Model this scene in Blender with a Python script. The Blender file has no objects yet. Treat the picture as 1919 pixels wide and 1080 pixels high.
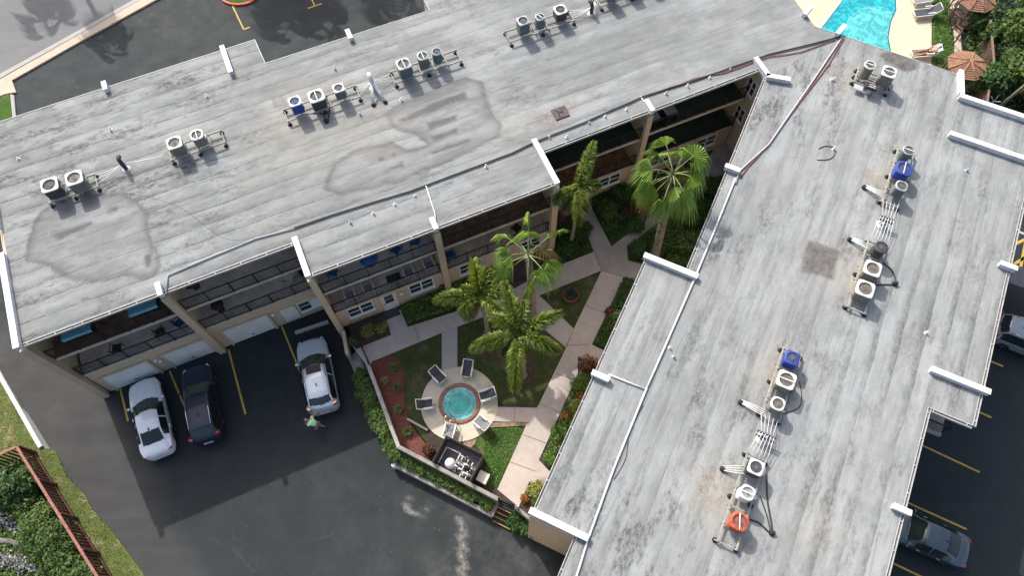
import bpy, bmesh, math, random
import numpy as np
from mathutils import Vector, Matrix, noise as mnoise
from mathutils.geometry import tessellate_polygon
R = math.radians
random.seed(7)
rng = np.random.default_rng(7)
SC = bpy.context.scene
# ---------------------------------------------------------------- camera
F_PX, TILT, ROLL, ZC = 1405.0, R(24.47), R(-1.45), 42.3
_ct, _st, _cr, _sr = math.cos(TILT), math.sin(TILT), math.cos(ROLL), math.sin(ROLL)
_r0 = Vector((1, 0, 0)); _u0 = Vector((0, _ct, _st)); BACK = Vector((0, -_st, _ct))
RIGHT = _r0 * _cr + _u0 * _sr
UP = -_r0 * _sr + _u0 * _cr
camd = bpy.data.cameras.new("camera"); cam = bpy.data.objects.new("camera", camd)
SC.collection.objects.link(cam)
m = Matrix((RIGHT, UP, BACK)).transposed().to_4x4(); m.translation = Vector((0, 0, ZC))
cam.matrix_world = m
camd.sensor_width = 36.0; camd.lens = 36.0 * F_PX / 1919.0; camd.clip_end = 2000; camd.clip_start = 0.5
SC.camera = cam
# ---------------------------------------------------------------- light
SUN = Vector((-0.524, 0.90, 1.0)).normalized()
sund = bpy.data.lights.new("sun", 'SUN'); sun = bpy.data.objects.new("sun", sund)
SC.collection.objects.link(sun)
sun.rotation_euler = SUN.to_track_quat('Z', 'Y').to_euler()
sund.energy = 2.8; sund.angle = R(0.55); sund.color = (1.0, 0.975, 0.92)
W = bpy.data.worlds.new("World"); SC.world = W; W.use_nodes = True
wn = W.node_tree.nodes; wl = W.node_tree.links
bg = wn['Background']; sky = wn.new('ShaderNodeTexSky'); sky.sky_type = 'NISHITA'; sky.sun_disc = False
sky.sun_elevation = math.asin(SUN.z); sky.sun_rotation = math.atan2(SUN.x, SUN.y) % (2 * math.pi)
sky.air_density = 1.0; sky.dust_density = 5.0; sky.ozone_density = 0.4
wl.new(sky.outputs[0], bg.inputs[0]); bg.inputs[1].default_value = 0.15
SC.view_settings.view_transform = 'Standard'; SC.view_settings.look = 'None'
SC.view_settings.exposure = 0.70; SC.view_settings.gamma = 1.0

# ---------------------------------------------------------------- frames
AA, AB = R(22.0), R(63.39)
def FA(u, v, z=0.0): return Vector((u * math.cos(AA) - v * math.sin(AA), u * math.sin(AA) + v * math.cos(AA), z))
def FB(u, v, z=0.0): return Vector((u * math.cos(AB) - v * math.sin(AB), u * math.sin(AB) + v * math.cos(AB), z))
def inv(p, a): return (p.x * math.cos(a) + p.y * math.sin(a), -p.x * math.sin(a) + p.y * math.cos(a))
def G(px, py, z=0.0):
    """real position of a surveyed point at height z"""
    d = RIGHT * ((px - 959.5) / F_PX) - UP * ((py - 540) / F_PX) - BACK
    s = (z - ZC) / d.z
    return Vector((d.x * s, d.y * s, z))
def GA(px, py, z=0.0): return inv(G(px, py, z), AA)
def GB(px, py, z=0.0): return inv(G(px, py, z), AB)
H = 8.4      # roof height
CZ = 0.9     # courtyard height above the parking lot

# ---------------------------------------------------------------- materials
MATS = {}
class NT:
    def __init__(s, name, rough=0.8, metal=0.0, spec=0.5):
        s.m = bpy.data.materials.new(name); s.m.use_nodes = True
        s.n = s.m.node_tree.nodes; s.l = s.m.node_tree.links
        s.b = s.n['Principled BSDF']; s.set('Roughness', rough); s.set('Metallic', metal); s.set('Specular IOR Level', spec)
    def set(s, k, v):
        if isinstance(v, bpy.types.NodeSocket): s.l.new(v, s.b.inputs[k])
        else: s.b.inputs[k].default_value = v
    def _in(s, sock, v):
        if isinstance(v, bpy.types.NodeSocket): s.l.new(v, sock)
        elif isinstance(v, tuple) and len(v) == 3 and sock.type == 'RGBA': sock.default_value = (*v, 1)
        else: sock.default_value = v
    def pos(s): return s.n.new('ShaderNodeNewGeometry').outputs['Position']
    def obj(s): return s.n.new('ShaderNodeTexCoord').outputs['Object']
    def mapv(s, v, rotz=0.0, scale=(1, 1, 1), loc=(0, 0, 0)):
        a = s.n.new('ShaderNodeMapping'); a.inputs['Rotation'].default_value = (0, 0, rotz)
        a.inputs['Scale'].default_value = scale; a.inputs['Location'].default_value = loc
        s.l.new(v, a.inputs['Vector']); return a.outputs[0]
    def noise(s, v, scale, detail=4, rough=0.6, dist=0.0):
        a = s.n.new('ShaderNodeTexNoise'); a.inputs['Scale'].default_value = scale; a.inputs['Detail'].default_value = detail
        a.inputs['Roughness'].default_value = rough; a.inputs['Distortion'].default_value = dist
        if v is not None: s.l.new(v, a.inputs['Vector'])
        return a.outputs[0]
    def math(s, op, a, b=0.0, c=None, clamp=False):
        n = s.n.new('ShaderNodeMath'); n.operation = op; n.use_clamp = clamp
        s._in(n.inputs[0], a); s._in(n.inputs[1], b)
        if c is not None: s._in(n.inputs[2], c)
        return n.outputs[0]
    def rng(s, v, a, b, c=0.0, d=1.0, smooth=False):
        n = s.n.new('ShaderNodeMapRange')
        if smooth: n.interpolation_type = 'SMOOTHSTEP'
        s.l.new(v, n.inputs[0])
        for i, x in enumerate((a, b, c, d)): n.inputs[1 + i].default_value = x
        return n.outputs[0]
    def mix(s, f, a, b, mode='MIX'):
        n = s.n.new('ShaderNodeMix'); n.data_type = 'RGBA'; n.blend_type = mode
        s._in(n.inputs[0], f); s._in(n.inputs[6], a); s._in(n.inputs[7], b)
        return n.outputs[2]
    def sep(s, v):
        n = s.n.new('ShaderNodeSeparateXYZ'); s.l.new(v, n.inputs[0]); return n.outputs
    def attr(s, name):
        n = s.n.new('ShaderNodeAttribute'); n.attribute_name = name; return n.outputs['Fac']
    def bump(s, h, strength=0.3, dist=0.02):
        n = s.n.new('ShaderNodeBump'); n.inputs['Strength'].default_value = strength; n.inputs['Distance'].default_value = dist
        s.l.new(h, n.inputs['Height']); s.l.new(n.outputs[0], s.b.inputs['Normal'])

def simple(name, col, rough=0.7, var=0.12, scale=3.0, metal=0.0, spec=0.5, bump=0.0, coat=0.0, dirt=None):
    if name in MATS: return MATS[name]
    t = NT(name, rough, metal, spec)
    p = t.pos(); n1 = t.noise(p, scale, 5, 0.65)
    c2 = tuple(max(0, c * (1 - 2.2 * var)) for c in col); c1 = tuple(min(1, c * (1 + var)) for c in col)
    c = t.mix(t.rng(n1, 0.3, 0.7), c2, c1)
    if dirt: c = t.mix(t.rng(t.noise(p, scale * 0.4, 6, 0.7), 0.5, 0.75, 0, 0.7), c, dirt)
    t.set('Base Color', c)
    if bump: t.bump(t.noise(p, scale * 12, 3), bump, 0.02)
    if coat: t.set('Coat Weight', coat)
    MATS[name] = t.m; return t.m

# ---------------------------------------------------------------- mesh builder
class MB:
    def __init__(s): s.v = []; s.f = []; s.mi = []; s.sm = []
    def add(s, vs, fs, mi=0, smooth=False):
        o = len(s.v); s.v += [tuple(v) for v in vs]
        for f in fs: s.f.append(tuple(i + o for i in f)); s.mi.append(mi); s.sm.append(smooth)
    def obox(s, c, ax, ay, az, mi=0):
        """box from a centre and three half-axis vectors"""
        c = Vector(c); ax, ay, az = Vector(ax), Vector(ay), Vector(az)
        vs = [c + ax * i + ay * j + az * k for k in (-1, 1) for j in (-1, 1) for i in (-1, 1)]
        s.add(vs, [(0, 2, 3, 1), (4, 5, 7, 6), (0, 1, 5, 4), (2, 6, 7, 3), (0, 4, 6, 2), (1, 3, 7, 5)], mi)
    def box(s, x0, x1, y0, y1, z0, z1, mi=0):
        s.obox(((x0 + x1) / 2, (y0 + y1) / 2, (z0 + z1) / 2), ((x1 - x0) / 2, 0, 0), (0, (y1 - y0) / 2, 0), (0, 0, (z1 - z0) / 2), mi)
    def fbox(s, F, u0, u1, v0, v1, z0, z1, mi=0):
        e1 = F(1, 0) ; e2 = F(0, 1)
        c = F((u0 + u1) / 2, (v0 + v1) / 2, (z0 + z1) / 2)
        s.obox(c, e1 * (abs(u1 - u0) / 2), e2 * (abs(v1 - v0) / 2), (0, 0, (z1 - z0) / 2), mi)
    def prism(s, pts, z0, z1, mi=0, top=True, bottom=True):
        pts = [Vector((p[0], p[1], 0)) for p in pts]
        a = sum(pts[i].x * pts[(i + 1) % len(pts)].y - pts[(i + 1) % len(pts)].x * pts[i].y for i in range(len(pts)))
        if a < 0: pts = pts[::-1]
        n = len(pts); vs = [(p.x, p.y, z0) for p in pts] + [(p.x, p.y, z1) for p in pts]
        fs = [(i, (i + 1) % n, n + (i + 1) % n, n + i) for i in range(n)] if z1 > z0 else []
        if top: fs.append(tuple(range(n, 2 * n)))
        if bottom and z1 > z0: fs.append(tuple(range(n - 1, -1, -1)))
        s.add(vs, fs, mi)
    def tube(s, pts, r, n=8, mi=0, smooth=True, cap=True):
        pts = [Vector(p) for p in pts]; rs = r if isinstance(r, (list, tuple)) else [r] * len(pts)
        rings = []; up = Vector((0, 0, 1)); prev = None
        for i, p in enumerate(pts):
            d = (pts[min(i + 1, len(pts) - 1)] - pts[max(i - 1, 0)])
            d = d.normalized() if d.length > 1e-9 else Vector((0, 0, 1))
            if prev is None:
                a = d.cross(up) if abs(d.z) < 0.95 else d.cross(Vector((1, 0, 0)))
            else: a = prev - d * prev.dot(d)
            a.normalize(); prev = a; b = d.cross(a)
            rings.append([p + (a * math.cos(2 * math.pi * k / n) + b * math.sin(2 * math.pi * k / n)) * rs[i] for k in range(n)])
        vs = [v for ring in rings for v in ring]
        fs = [(i * n + k, i * n + (k + 1) % n, (i + 1) * n + (k + 1) % n, (i + 1) * n + k) for i in range(len(pts) - 1) for k in range(n)]
        if cap: fs += [tuple(range(n - 1, -1, -1)), tuple((len(pts) - 1) * n + k for k in range(n))]
        s.add(vs, fs, mi, smooth)
    def lathe(s, c, prof, n=24, mi=0, smooth=True, cap=True, sq=None):
        """prof = [(radius, z)]; sq: squareness exponent for rounded-square sections"""
        c = Vector(c); vs = []
        def rad(a):
            if not sq: return 1.0
            return 1.0 / (abs(math.cos(a)) ** sq + abs(math.sin(a)) ** sq) ** (1.0 / sq)
        for r, z in prof:
            for k in range(n):
                a = 2 * math.pi * (k + 0.5) / n; q = rad(a) * r
                vs.append((c.x + q * math.cos(a), c.y + q * math.sin(a), c.z + z))
        fs = [(i * n + k, i * n + (k + 1) % n, (i + 1) * n + (k + 1) % n, (i + 1) * n + k) for i in range(len(prof) - 1) for k in range(n)]
        if cap: fs += [tuple(range(n - 1, -1, -1)), tuple((len(prof) - 1) * n + k for k in range(n))]
        s.add(vs, fs, mi, smooth)
    def build(s, name, mats, parent=None, loc=None, weld=False):
        mats = mats if isinstance(mats, (list, tuple)) else [mats]
        L = Vector(loc) if loc is not None else (Vector(parent['_o']) if parent is not None and '_o' in parent else Vector((0, 0, 0)))
        me = bpy.data.meshes.new(name)
        me.from_pydata([(x - L.x, y - L.y, z - L.z) for x, y, z in s.v], [], s.f)
        for mm in mats: me.materials.append(mm)
        me.polygons.foreach_set('material_index', s.mi); me.polygons.foreach_set('use_smooth', s.sm); me.update()
        o = bpy.data.objects.new(name, me); SC.collection.objects.link(o)
        if parent is not None: o.parent = parent
        else: o.location = L
        return o
ORIG = []
def thing(name, label, cat, loc=(0, 0, 0), rotz=0.0, group=None, world=False):
    """An Empty at the thing's base.  world=True: its meshes are given in scene coordinates"""
    o = bpy.data.objects.new(name, None); SC.collection.objects.link(o)
    o.location = loc; o.rotation_euler = (0, 0, rotz); o.empty_display_size = 0.2
    o['label'] = label; o['category'] = cat
    if group: o['group'] = group
    if world: o['_o'] = tuple(loc); ORIG.append(o)
    return o
def tag(o, label=None, cat=None, group=None, kind=None):
    if label: o['label'] = label
    if cat: o['category'] = cat
    if group: o['group'] = group
    if kind: o['kind'] = kind
    return o
def copy_tree(o, parent=None):
    c = o.copy(); SC.collection.objects.link(c); c.parent = parent
    for ch in list(o.children): copy_tree(ch, c)
    return c
def sub(parent, name, mb, mats):
    """part whose mesh is given in the parent's own coordinates"""
    return mb.build(name, mats, parent, loc=(0, 0, 0)) if '_o' not in parent else mb.build(name, mats, parent)
def poly_px(pts, z): return [G(x, y, z) for x, y in pts]
def sheet(name, pts, z, mat, thick=0.0, kind='structure'):
    mb = MB(); mb.prism(pts, z - thick, z); o = mb.build(name, mat)
    o['kind'] = kind; return o
def inside(px, py, poly):
    c = np.zeros(px.shape, bool); n = len(poly)
    for i in range(n):
        x1, y1 = poly[i][0], poly[i][1]; x2, y2 = poly[(i + 1) % n][0], poly[(i + 1) % n][1]
        if y1 == y2: continue
        t = ((y1 > py) != (y2 > py)) & (px < (x2 - x1) * (py - y1) / (y2 - y1) + x1); c ^= t
    return c
def sdist(px, py, poly):
    """signed distance, positive inside"""
    d = np.full(px.shape, 1e9); n = len(poly)
    for i in range(n):
        x1, y1 = poly[i][0], poly[i][1]; x2, y2 = poly[(i + 1) % n][0], poly[(i + 1) % n][1]
        L2 = (x2 - x1) ** 2 + (y2 - y1) ** 2 + 1e-12
        t = np.clip(((px - x1) * (x2 - x1) + (py - y1) * (y2 - y1)) / L2, 0, 1)
        d = np.minimum(d, np.hypot(px - x1 - t * (x2 - x1), py - y1 - t * (y2 - y1)))
    return np.where(inside(px, py, poly), d, -d)
def vnoise(x, y, s, seed=0, oct=3):
    """value noise, numpy"""
    out = np.zeros(x.shape); amp = 1.0; tot = 0
    for o in range(oct):
        X = x / s * 2 ** o + 37.1 * seed; Y = y / s * 2 ** o + 11.7 * seed
        i = np.floor(X).astype(int); j = np.floor(Y).astype(int); fx = X - i; fy = Y - j
        fx = fx * fx * (3 - 2 * fx); fy = fy * fy * (3 - 2 * fy)
        def h(a, b):
            k = (a * 374761393 + b * 668265263 + seed * 974711) & 0x7fffffff
            k = ((k ^ (k >> 13)) * 1274126177) & 0x7fffffff
            return (k % 100003) / 100003.0
        out += amp * ((h(i, j) * (1 - fx) + h(i + 1, j) * fx) * (1 - fy) + (h(i, j + 1) * (1 - fx) + h(i + 1, j + 1) * fx) * fy)
        tot += amp; amp *= 0.5
    return out / tot
def grid_sheet(name, pts, z, ang, step, mat, fn, parent=None, kind=None):
    """flat polygon cut into a fine grid aligned with ang; fn(x,y)->dict of per-vertex surface attributes"""
    bm = bmesh.new(); P = [Vector((p[0], p[1], z)) for p in pts]
    a = sum(P[i].x * P[(i + 1) % len(P)].y - P[(i + 1) % len(P)].x * P[i].y for i in range(len(P)))
    if a < 0: P = P[::-1]
    bm.faces.new([bm.verts.new(p) for p in P])
    e1 = Vector((math.cos(ang), math.sin(ang), 0)); e2 = Vector((-e1.y, e1.x, 0))
    for e, off in ((e1, 0.013), (e2, 0.017)):
        ds = [p.dot(e) for p in P]; t = math.floor(min(ds) / step) * step + step + off
        while t < max(ds):
            bmesh.ops.bisect_plane(bm, geom=bm.verts[:] + bm.edges[:] + bm.faces[:], plane_co=e * t, plane_no=e, dist=1e-5)
            t += step
    me = bpy.data.meshes.new(name); bm.to_mesh(me); bm.free(); me.materials.append(mat)
    co = np.zeros(len(me.vertices) * 3); me.vertices.foreach_get('co', co); co = co.reshape(-1, 3)
    for k, val in fn(co[:, 0], co[:, 1]).items():
        at = me.attributes.new(k, 'FLOAT', 'POINT'); at.data.foreach_set('value', val.astype(np.float32))
    o = bpy.data.objects.new(name, me); SC.collection.objects.link(o)
    if parent is not None: o.parent = parent; o.location = Vector((0, 0, 0)) - Vector(parent.get('_o', (0, 0, 0)))
    if kind: o['kind'] = kind
    return o
# ================================================================ surface materials
def roof_mat(name, ang, scallop):
    t = NT(name, 0.85, 0, 0.3)
    p = t.mapv(t.pos(), -ang)                       # x along the wing, y across
    fine = t.noise(p, 13, 6, 0.85)
    gran = t.rng(t.noise(t.mapv(p, 0, (0.6, 1, 1)), 5.5, 9, 0.92), 0.45, 0.55)
    hair = t.noise(t.mapv(p, 0, (0.12, 2.4, 1)), 2.2, 6, 0.75)
    mid = t.noise(t.mapv(p, 0, (0.45, 1.0, 1)), 1.3, 7, 0.7)
    cloud = t.noise(t.mapv(p, 0, (0.5, 1.0, 1), (3, 9, 0)), 0.45, 6, 0.65)
    LO, HI = ((0.238, 0.252, 0.254), (0.335, 0.355, 0.358)) if scallop else ((0.190, 0.203, 0.205), (0.278, 0.296, 0.299))
    col = t.mix(t.rng(mid, 0.36, 0.62), LO, HI)
    col = t.mix(t.rng(cloud, 0.38, 0.60, 0.4, 0), col, tuple(c * 0.78 for c in LO))
    col = t.mix(t.rng(cloud, 0.50, 0.66, 0, 0.6), col, (0.335, 0.357, 0.362))
    warm = t.noise(p, 0.25, 4); col = t.mix(t.rng(warm, 0.5, 0.72, 0, 0.5), col, (0.305, 0.29, 0.275))
    y = t.sep(p)[1]; x = t.sep(p)[0]; PW = 1.0 if scallop else 0.93
    wob = t.noise(p, 0.3, 2); yy = t.math('ADD', y, t.math('MULTIPLY', wob, 0.35))
    row = t.math('FLOOR', t.math('DIVIDE', yy, PW)); fr = t.math('FRACT', t.math('DIVIDE', yy, PW))
    # each roll has its own tone
    wnz = t.n.new('ShaderNodeTexWhiteNoise'); wnz.noise_dimensions = '1D'; t.l.new(row, wnz.inputs['W'])
    col = t.mix(1.0, col, t.rng(wnz.outputs[0], 0, 1, 0.93, 1.05), 'MULTIPLY')
    seam = t.rng(t.math('ABSOLUTE', t.math('SUBTRACT', fr, 0.5)), 0.455, 0.488, 0, 1)
    seam = t.math('MULTIPLY', seam, t.rng(t.noise(t.mapv(p, 0, (0.5, 1, 1)), 1.3, 8, 0.85), 0.44, 0.56, 0.1, 1.0))
    # dirt that collects along one side of each lap, soft towards the middle of the sheet
    rag = t.math('MULTIPLY', t.math('SUBTRACT', t.noise(t.mapv(p, 0, (0.5, 1, 1)), 2.2, 8, 0.8), 0.5), 0.9)
    lap = t.rng(t.math('ADD', fr, rag), 0.02, 0.50, 1.0, 0.0, True)
    lap = t.math('MULTIPLY', lap, t.rng(t.noise(t.mapv(p, 0, (0.22, 0.6, 1)), 0.9, 4, 0.6), 0.34, 0.52, 0.25, 1.0))
    lap = t.math('MULTIPLY', lap, t.math('ADD', t.math('MULTIPLY', gran, 0.6), 0.32))
    col = t.mix(t.math('MULTIPLY', t.math('MULTIPLY', lap, t.attr('lap')), 1.0, clamp=True), col, (0.082, 0.087, 0.086))
    col = t.mix(t.rng(hair, 0.50, 0.62, 0, 0.38), col, (0.12, 0.126, 0.126))
    # black mould: granular, in drifts
    mold = t.noise(t.mapv(p, 0, (0.5, 1.2, 1)), 0.8, 9, 0.78)
    mm = t.math('MULTIPLY', t.math('MULTIPLY', t.rng(mold, 0.50, 0.60), t.math('ADD', t.math('MULTIPLY', gran, 0.85), 0.1)), t.attr('mold'))
    col = t.mix(t.math('MULTIPLY', mm, 0.85, clamp=True), col, (0.055, 0.058, 0.056))
    col = t.mix(t.math('MULTIPLY', t.math('MULTIPLY', seam, t.attr('seam')), 0.9), col, (0.045, 0.048, 0.048))
    col = t.mix(t.rng(fine, 0.40, 0.62, 0.0, 0.3), col, (0.13, 0.137, 0.136))
    # ponding tide marks, wet film, rust: kept as attributes of the surface
    edgebreak = t.rng(t.noise(p, 3.5, 5, 0.7), 0.3, 0.65, 0.7, 1.0)
    washc = t.mix(t.rng(t.noise(t.mapv(p, 0, (0.45, 1.2, 1)), 1.0, 7, 0.7), 0.42, 0.58), (0.125, 0.132, 0.137), (0.235, 0.246, 0.258))
    washc = t.mix(t.math('MULTIPLY', seam, 0.6), washc, (0.07, 0.075, 0.078))
    col = t.mix(t.math('MULTIPLY', t.attr('wash'), 0.85), col, washc)
    col = t.mix(t.math('MULTIPLY', t.math('MULTIPLY', t.attr('ring'), edgebreak), 1.0, clamp=True), col, (0.065, 0.067, 0.068))
    wet = t.math('MULTIPLY', t.attr('wet'), t.rng(t.noise(t.mapv(p, 0, (1.5, 1, 1)), 3.0, 6, 0.8), 0.30, 0.44))
    col = t.mix(t.math('MULTIPLY', wet, 0.92), col, (0.058, 0.062, 0.062))
    rust = t.math('MULTIPLY', t.attr('rust'), t.rng(t.noise(p, 4, 8, 0.9), 0.47, 0.58))
    col = t.mix(t.math('MULTIPLY', rust, 0.9), col, (0.16, 0.085, 0.05))
    col = t.mix(t.math('MULTIPLY', t.attr('tan'), t.rng(mid, 0.3, 0.6, 0.2, 0.7)), col, (0.34, 0.315, 0.255))
    patch = t.math('MULTIPLY', t.attr('patch'), 0.86, clamp=True)
    col = t.mix(patch, col, t.mix(t.rng(t.noise(p, 2.5, 6, 0.8), 0.4, 0.6), (0.075, 0.073, 0.07), (0.15, 0.14, 0.132)))
    t.set('Base Color', col)
    t.set('Roughness', t.rng(t.attr('wash'), 0, 1, 0.85, 0.6))
    t.bump(t.math('ADD', t.math('MULTIPLY', fine, 0.4), t.math('MULTIPLY', t.math('MULTIPLY', seam, t.attr('seam')), -0.8)), 0.25, 0.02)
    return t.m
M_roofA = roof_mat("roof_membrane_long", AA, 0); M_roofB = roof_mat("roof_membrane_short", AB, 1)

def asphalt_mat(name, base, pale):
    t = NT(name, 0.8, 0, 0.4); p = t.pos()
    big = t.noise(p, 0.10, 4, 0.6, 0.1); mid = t.noise(p, 0.7, 8, 0.75); fine = t.noise(p, 30, 3)
    drag = t.noise(t.mapv(p, R(55), (0.12, 0.9, 1)), 0.7, 5, 0.65)
    c = t.mix(t.rng(big, 0.3, 0.7), tuple(b * 0.82 for b in base), tuple(b * 1.22 for b in base))
    c = t.mix(t.rng(mid, 0.45, 0.8, 0, 0.5), c, tuple(b * 1.5 for b in base))
    c = t.mix(t.rng(drag, 0.5, 0.75, 0, 0.4), c, tuple(b * 1.6 for b in base))
    c = t.mix(t.rng(fine, 0.3, 0.7, 0, 0.35), c, tuple(b * 0.6 for b in base))
    speck = t.rng(t.noise(p, 9, 2, 0.5), 0.735, 0.76); c = t.mix(t.math('MULTIPLY', speck, 0.5), c, (0.3, 0.3, 0.29))
    if pale:
        a = t.math('MULTIPLY', t.attr('pale'), t.rng(t.noise(p, 0.45, 8, 0.72, 0.15), 0.42, 0.74, 0, 0.32))
        c = t.mix(a, c, (0.22, 0.22, 0.215))
        c = t.mix(t.math('MULTIPLY', t.attr('mark'), t.rng(t.noise(p, 4, 5, 0.8), 0.36, 0.6)), c, (0.30, 0.295, 0.275))
        c = t.mix(t.math('MULTIPLY', t.attr('grime'), 0.75), c, t.mix(t.rng(drag, 0.35, 0.65), (0.033, 0.0325, 0.0325), (0.053, 0.0525, 0.052)))
    vo = t.n.new('ShaderNodeTexVoronoi'); vo.feature = 'DISTANCE_TO_EDGE'; vo.inputs['Scale'].default_value = 0.22
    wv = t.n.new('ShaderNodeVectorMath'); wv.operation = 'ADD'; t.l.new(p, wv.inputs[0])
    wc = t.n.new('ShaderNodeTexNoise'); wc.inputs['Scale'].default_value = 0.9; wc.inputs['Detail'].default_value = 6; t.l.new(p, wc.inputs['Vector']); t.l.new(wc.outputs['Color'], wv.inputs[1]); t.l.new(wv.outputs[0], vo.inputs['Vector'])
    crack = t.math('MULTIPLY', t.rng(vo.outputs['Distance'], 0.0, 0.012, 1, 0), t.rng(t.noise(p, 0.3, 4), 0.48, 0.6))
    c = t.mix(t.math('MULTIPLY', crack, 0.45), c, tuple(b * 2.6 for b in base) if pale else tuple(b * 0.45 for b in base))
    if pale: c = t.mix(t.math('MULTIPLY', t.attr('oil'), t.rng(t.noise(p, 5, 5, 0.8), 0.3, 0.6)), c, (0.008, 0.009, 0.010))
    t.set('Base Color', c); t.set('Roughness', t.rng(mid, 0.3, 0.7, 0.7, 0.9)); t.bump(fine, 0.3, 0.01); return t.m
M_asph = asphalt_mat("asphalt", (0.0155, 0.0225, 0.0265), False)
M_asphp = asphalt_mat("asphalt_worn", (0.0142, 0.0200, 0.0222), True)
M_road = asphalt_mat("road_concrete", (0.150, 0.155, 0.160), False)

def grass_mat(name, c1, c2, c3, dry=0.3):
    t = NT(name, 0.95, 0, 0.15); p = t.pos()
    n1 = t.noise(p, 1.1, 6, 0.7); n2 = t.noise(p, 22, 4, 0.75); n3 = t.noise(p, 0.7, 7, 0.75, 0.1)
    c = t.mix(t.rng(n1, 0.35, 0.65), c1, c2); c = t.mix(t.rng(n2, 0.35, 0.68, 0, 0.8), c, tuple(x * 0.42 for x in c1))
    c = t.mix(t.rng(n3, 0.52, 0.66, 0, dry), c, c3)
    t.set('Base Color', c); t.bump(n2, 0.9, 0.05); return t.m
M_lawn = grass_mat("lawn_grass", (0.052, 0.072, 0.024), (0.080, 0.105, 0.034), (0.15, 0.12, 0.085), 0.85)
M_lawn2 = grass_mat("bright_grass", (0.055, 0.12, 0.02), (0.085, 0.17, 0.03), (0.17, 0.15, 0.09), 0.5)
M_verge = grass_mat("verge_grass", (0.10, 0.135, 0.035), (0.15, 0.185, 0.055), (0.30, 0.235, 0.145), 0.95)
M_wild = grass_mat("wild_grass", (0.03, 0.07, 0.012), (0.06, 0.12, 0.025), (0.12, 0.11, 0.06), 0.5)
M_soil = simple("soil", (0.055, 0.042, 0.032), 0.95, 0.3, 4, bump=0.6)
M_mulch = simple("red_mulch", (0.17, 0.058, 0.042), 0.95, 0.25, 9, bump=0.9)
M_mulchd = simple("brown_mulch", (0.075, 0.048, 0.038), 0.95, 0.25, 9, bump=0.8)
def path_mat(name, c1, c2, stain):
    t = NT(name, 0.85, 0, 0.3); p = t.pos()
    n1 = t.noise(p, 0.8, 7, 0.7); n2 = t.noise(p, 18, 4, 0.7); n3 = t.noise(p, 2.2, 8, 0.8, 0.5)
    c = t.mix(t.rng(n1, 0.3, 0.7), c1, c2); c = t.mix(t.rng(n3, 0.52, 0.8, 0, 0.8), c, stain)
    c = t.mix(t.rng(n2, 0.35, 0.7, 0, 0.2), c, tuple(x * 0.6 for x in c1)); t.set('Base Color', c); t.bump(n2, 0.15, 0.01); return t.m
M_path = path_mat("path_concrete", (0.40, 0.345, 0.31), (0.50, 0.44, 0.40), (0.23, 0.205, 0.19))
M_path2 = path_mat("plain_concrete", (0.33, 0.325, 0.31), (0.40, 0.39, 0.375), (0.24, 0.235, 0.22))
M_deck = path_mat("cream_deck", (0.50, 0.47, 0.37), (0.585, 0.55, 0.445), (0.40, 0.36, 0.27))
M_pdeck = path_mat("pool_deck", (0.54, 0.465, 0.335), (0.60, 0.52, 0.385), (0.44, 0.365, 0.255))
M_walk = path_mat("sidewalk_concrete", (0.42, 0.36, 0.28), (0.52, 0.45, 0.36), (0.22, 0.18, 0.14))
M_white = simple("white_paint", (0.64, 0.66, 0.665), 0.6, 0.08, 3, dirt=(0.38, 0.38, 0.355))
M_trim = simple("edge_metal", (0.66, 0.66, 0.64), 0.45, 0.06, 2)
M_gutter = simple("gutter_inside", (0.16, 0.155, 0.15), 0.7, 0.2, 3)
def stucco_mat():
    t = NT("tan_stucco", 0.9, 0, 0.2); p = t.pos()
    n = t.noise(p, 1.0, 6, 0.7); v = t.noise(t.mapv(p, 0, (1.6, 1.6, 0.25)), 1.4, 6, 0.75); f = t.noise(p, 30, 3)
    c = t.mix(t.rng(n, 0.3, 0.7), (0.47, 0.375, 0.265), (0.55, 0.445, 0.325)); c = t.mix(t.rng(v, 0.52, 0.78, 0, 0.55), c, (0.27, 0.215, 0.155))
    t.set('Base Color', c); t.bump(f, 0.25, 0.01); return t.m
M_stucco = stucco_mat()
M_slab = simple("balcony_slab_edge", (0.50, 0.44, 0.34), 0.8, 0.1, 1.5)
M_floor = simple("balcony_floor", (0.60, 0.53, 0.45), 0.85, 0.18, 1.3, dirt=(0.27, 0.21, 0.16))
M_green = simple("green_turf_carpet", (0.022, 0.05, 0.042), 0.95, 0.15, 3)
M_brown = simple("brown_floor", (0.21, 0.12, 0.07), 0.8, 0.3, 2)
M_soffit = simple("soffit", (0.55, 0.49, 0.41), 0.9, 0.1, 2)
M_rail = simple("black_iron", (0.018, 0.016, 0.015), 0.5, 0.1, 5)
M_glass = simple("window_glass", (0.022, 0.04, 0.045), 0.08, 0.1, 1.0, spec=0.8)
M_frame = simple("white_frame", (0.70, 0.71, 0.70), 0.5, 0.04, 3)
M_door = simple("white_door", (0.62, 0.64, 0.62), 0.5, 0.05, 3)
M_gdoor = simple("garage_door_paint", (0.66, 0.69, 0.66), 0.6, 0.06, 1.5, dirt=(0.5, 0.5, 0.46))
M_wallc = simple("grey_garden_wall", (0.27, 0.255, 0.235), 0.9, 0.15, 2, bump=0.3, dirt=(0.15, 0.14, 0.13))
M_yel = simple("yellow_paint", (0.50, 0.34, 0.06), 0.75, 0.14, 3, dirt=(0.2, 0.16, 0.07))
M_redk = simple("red_kerb_paint", (0.50, 0.10, 0.06), 0.7, 0.2, 3)
M_stop = simple("wheel_stop_concrete", (0.40, 0.40, 0.39), 0.85, 0.12, 4)

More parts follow.
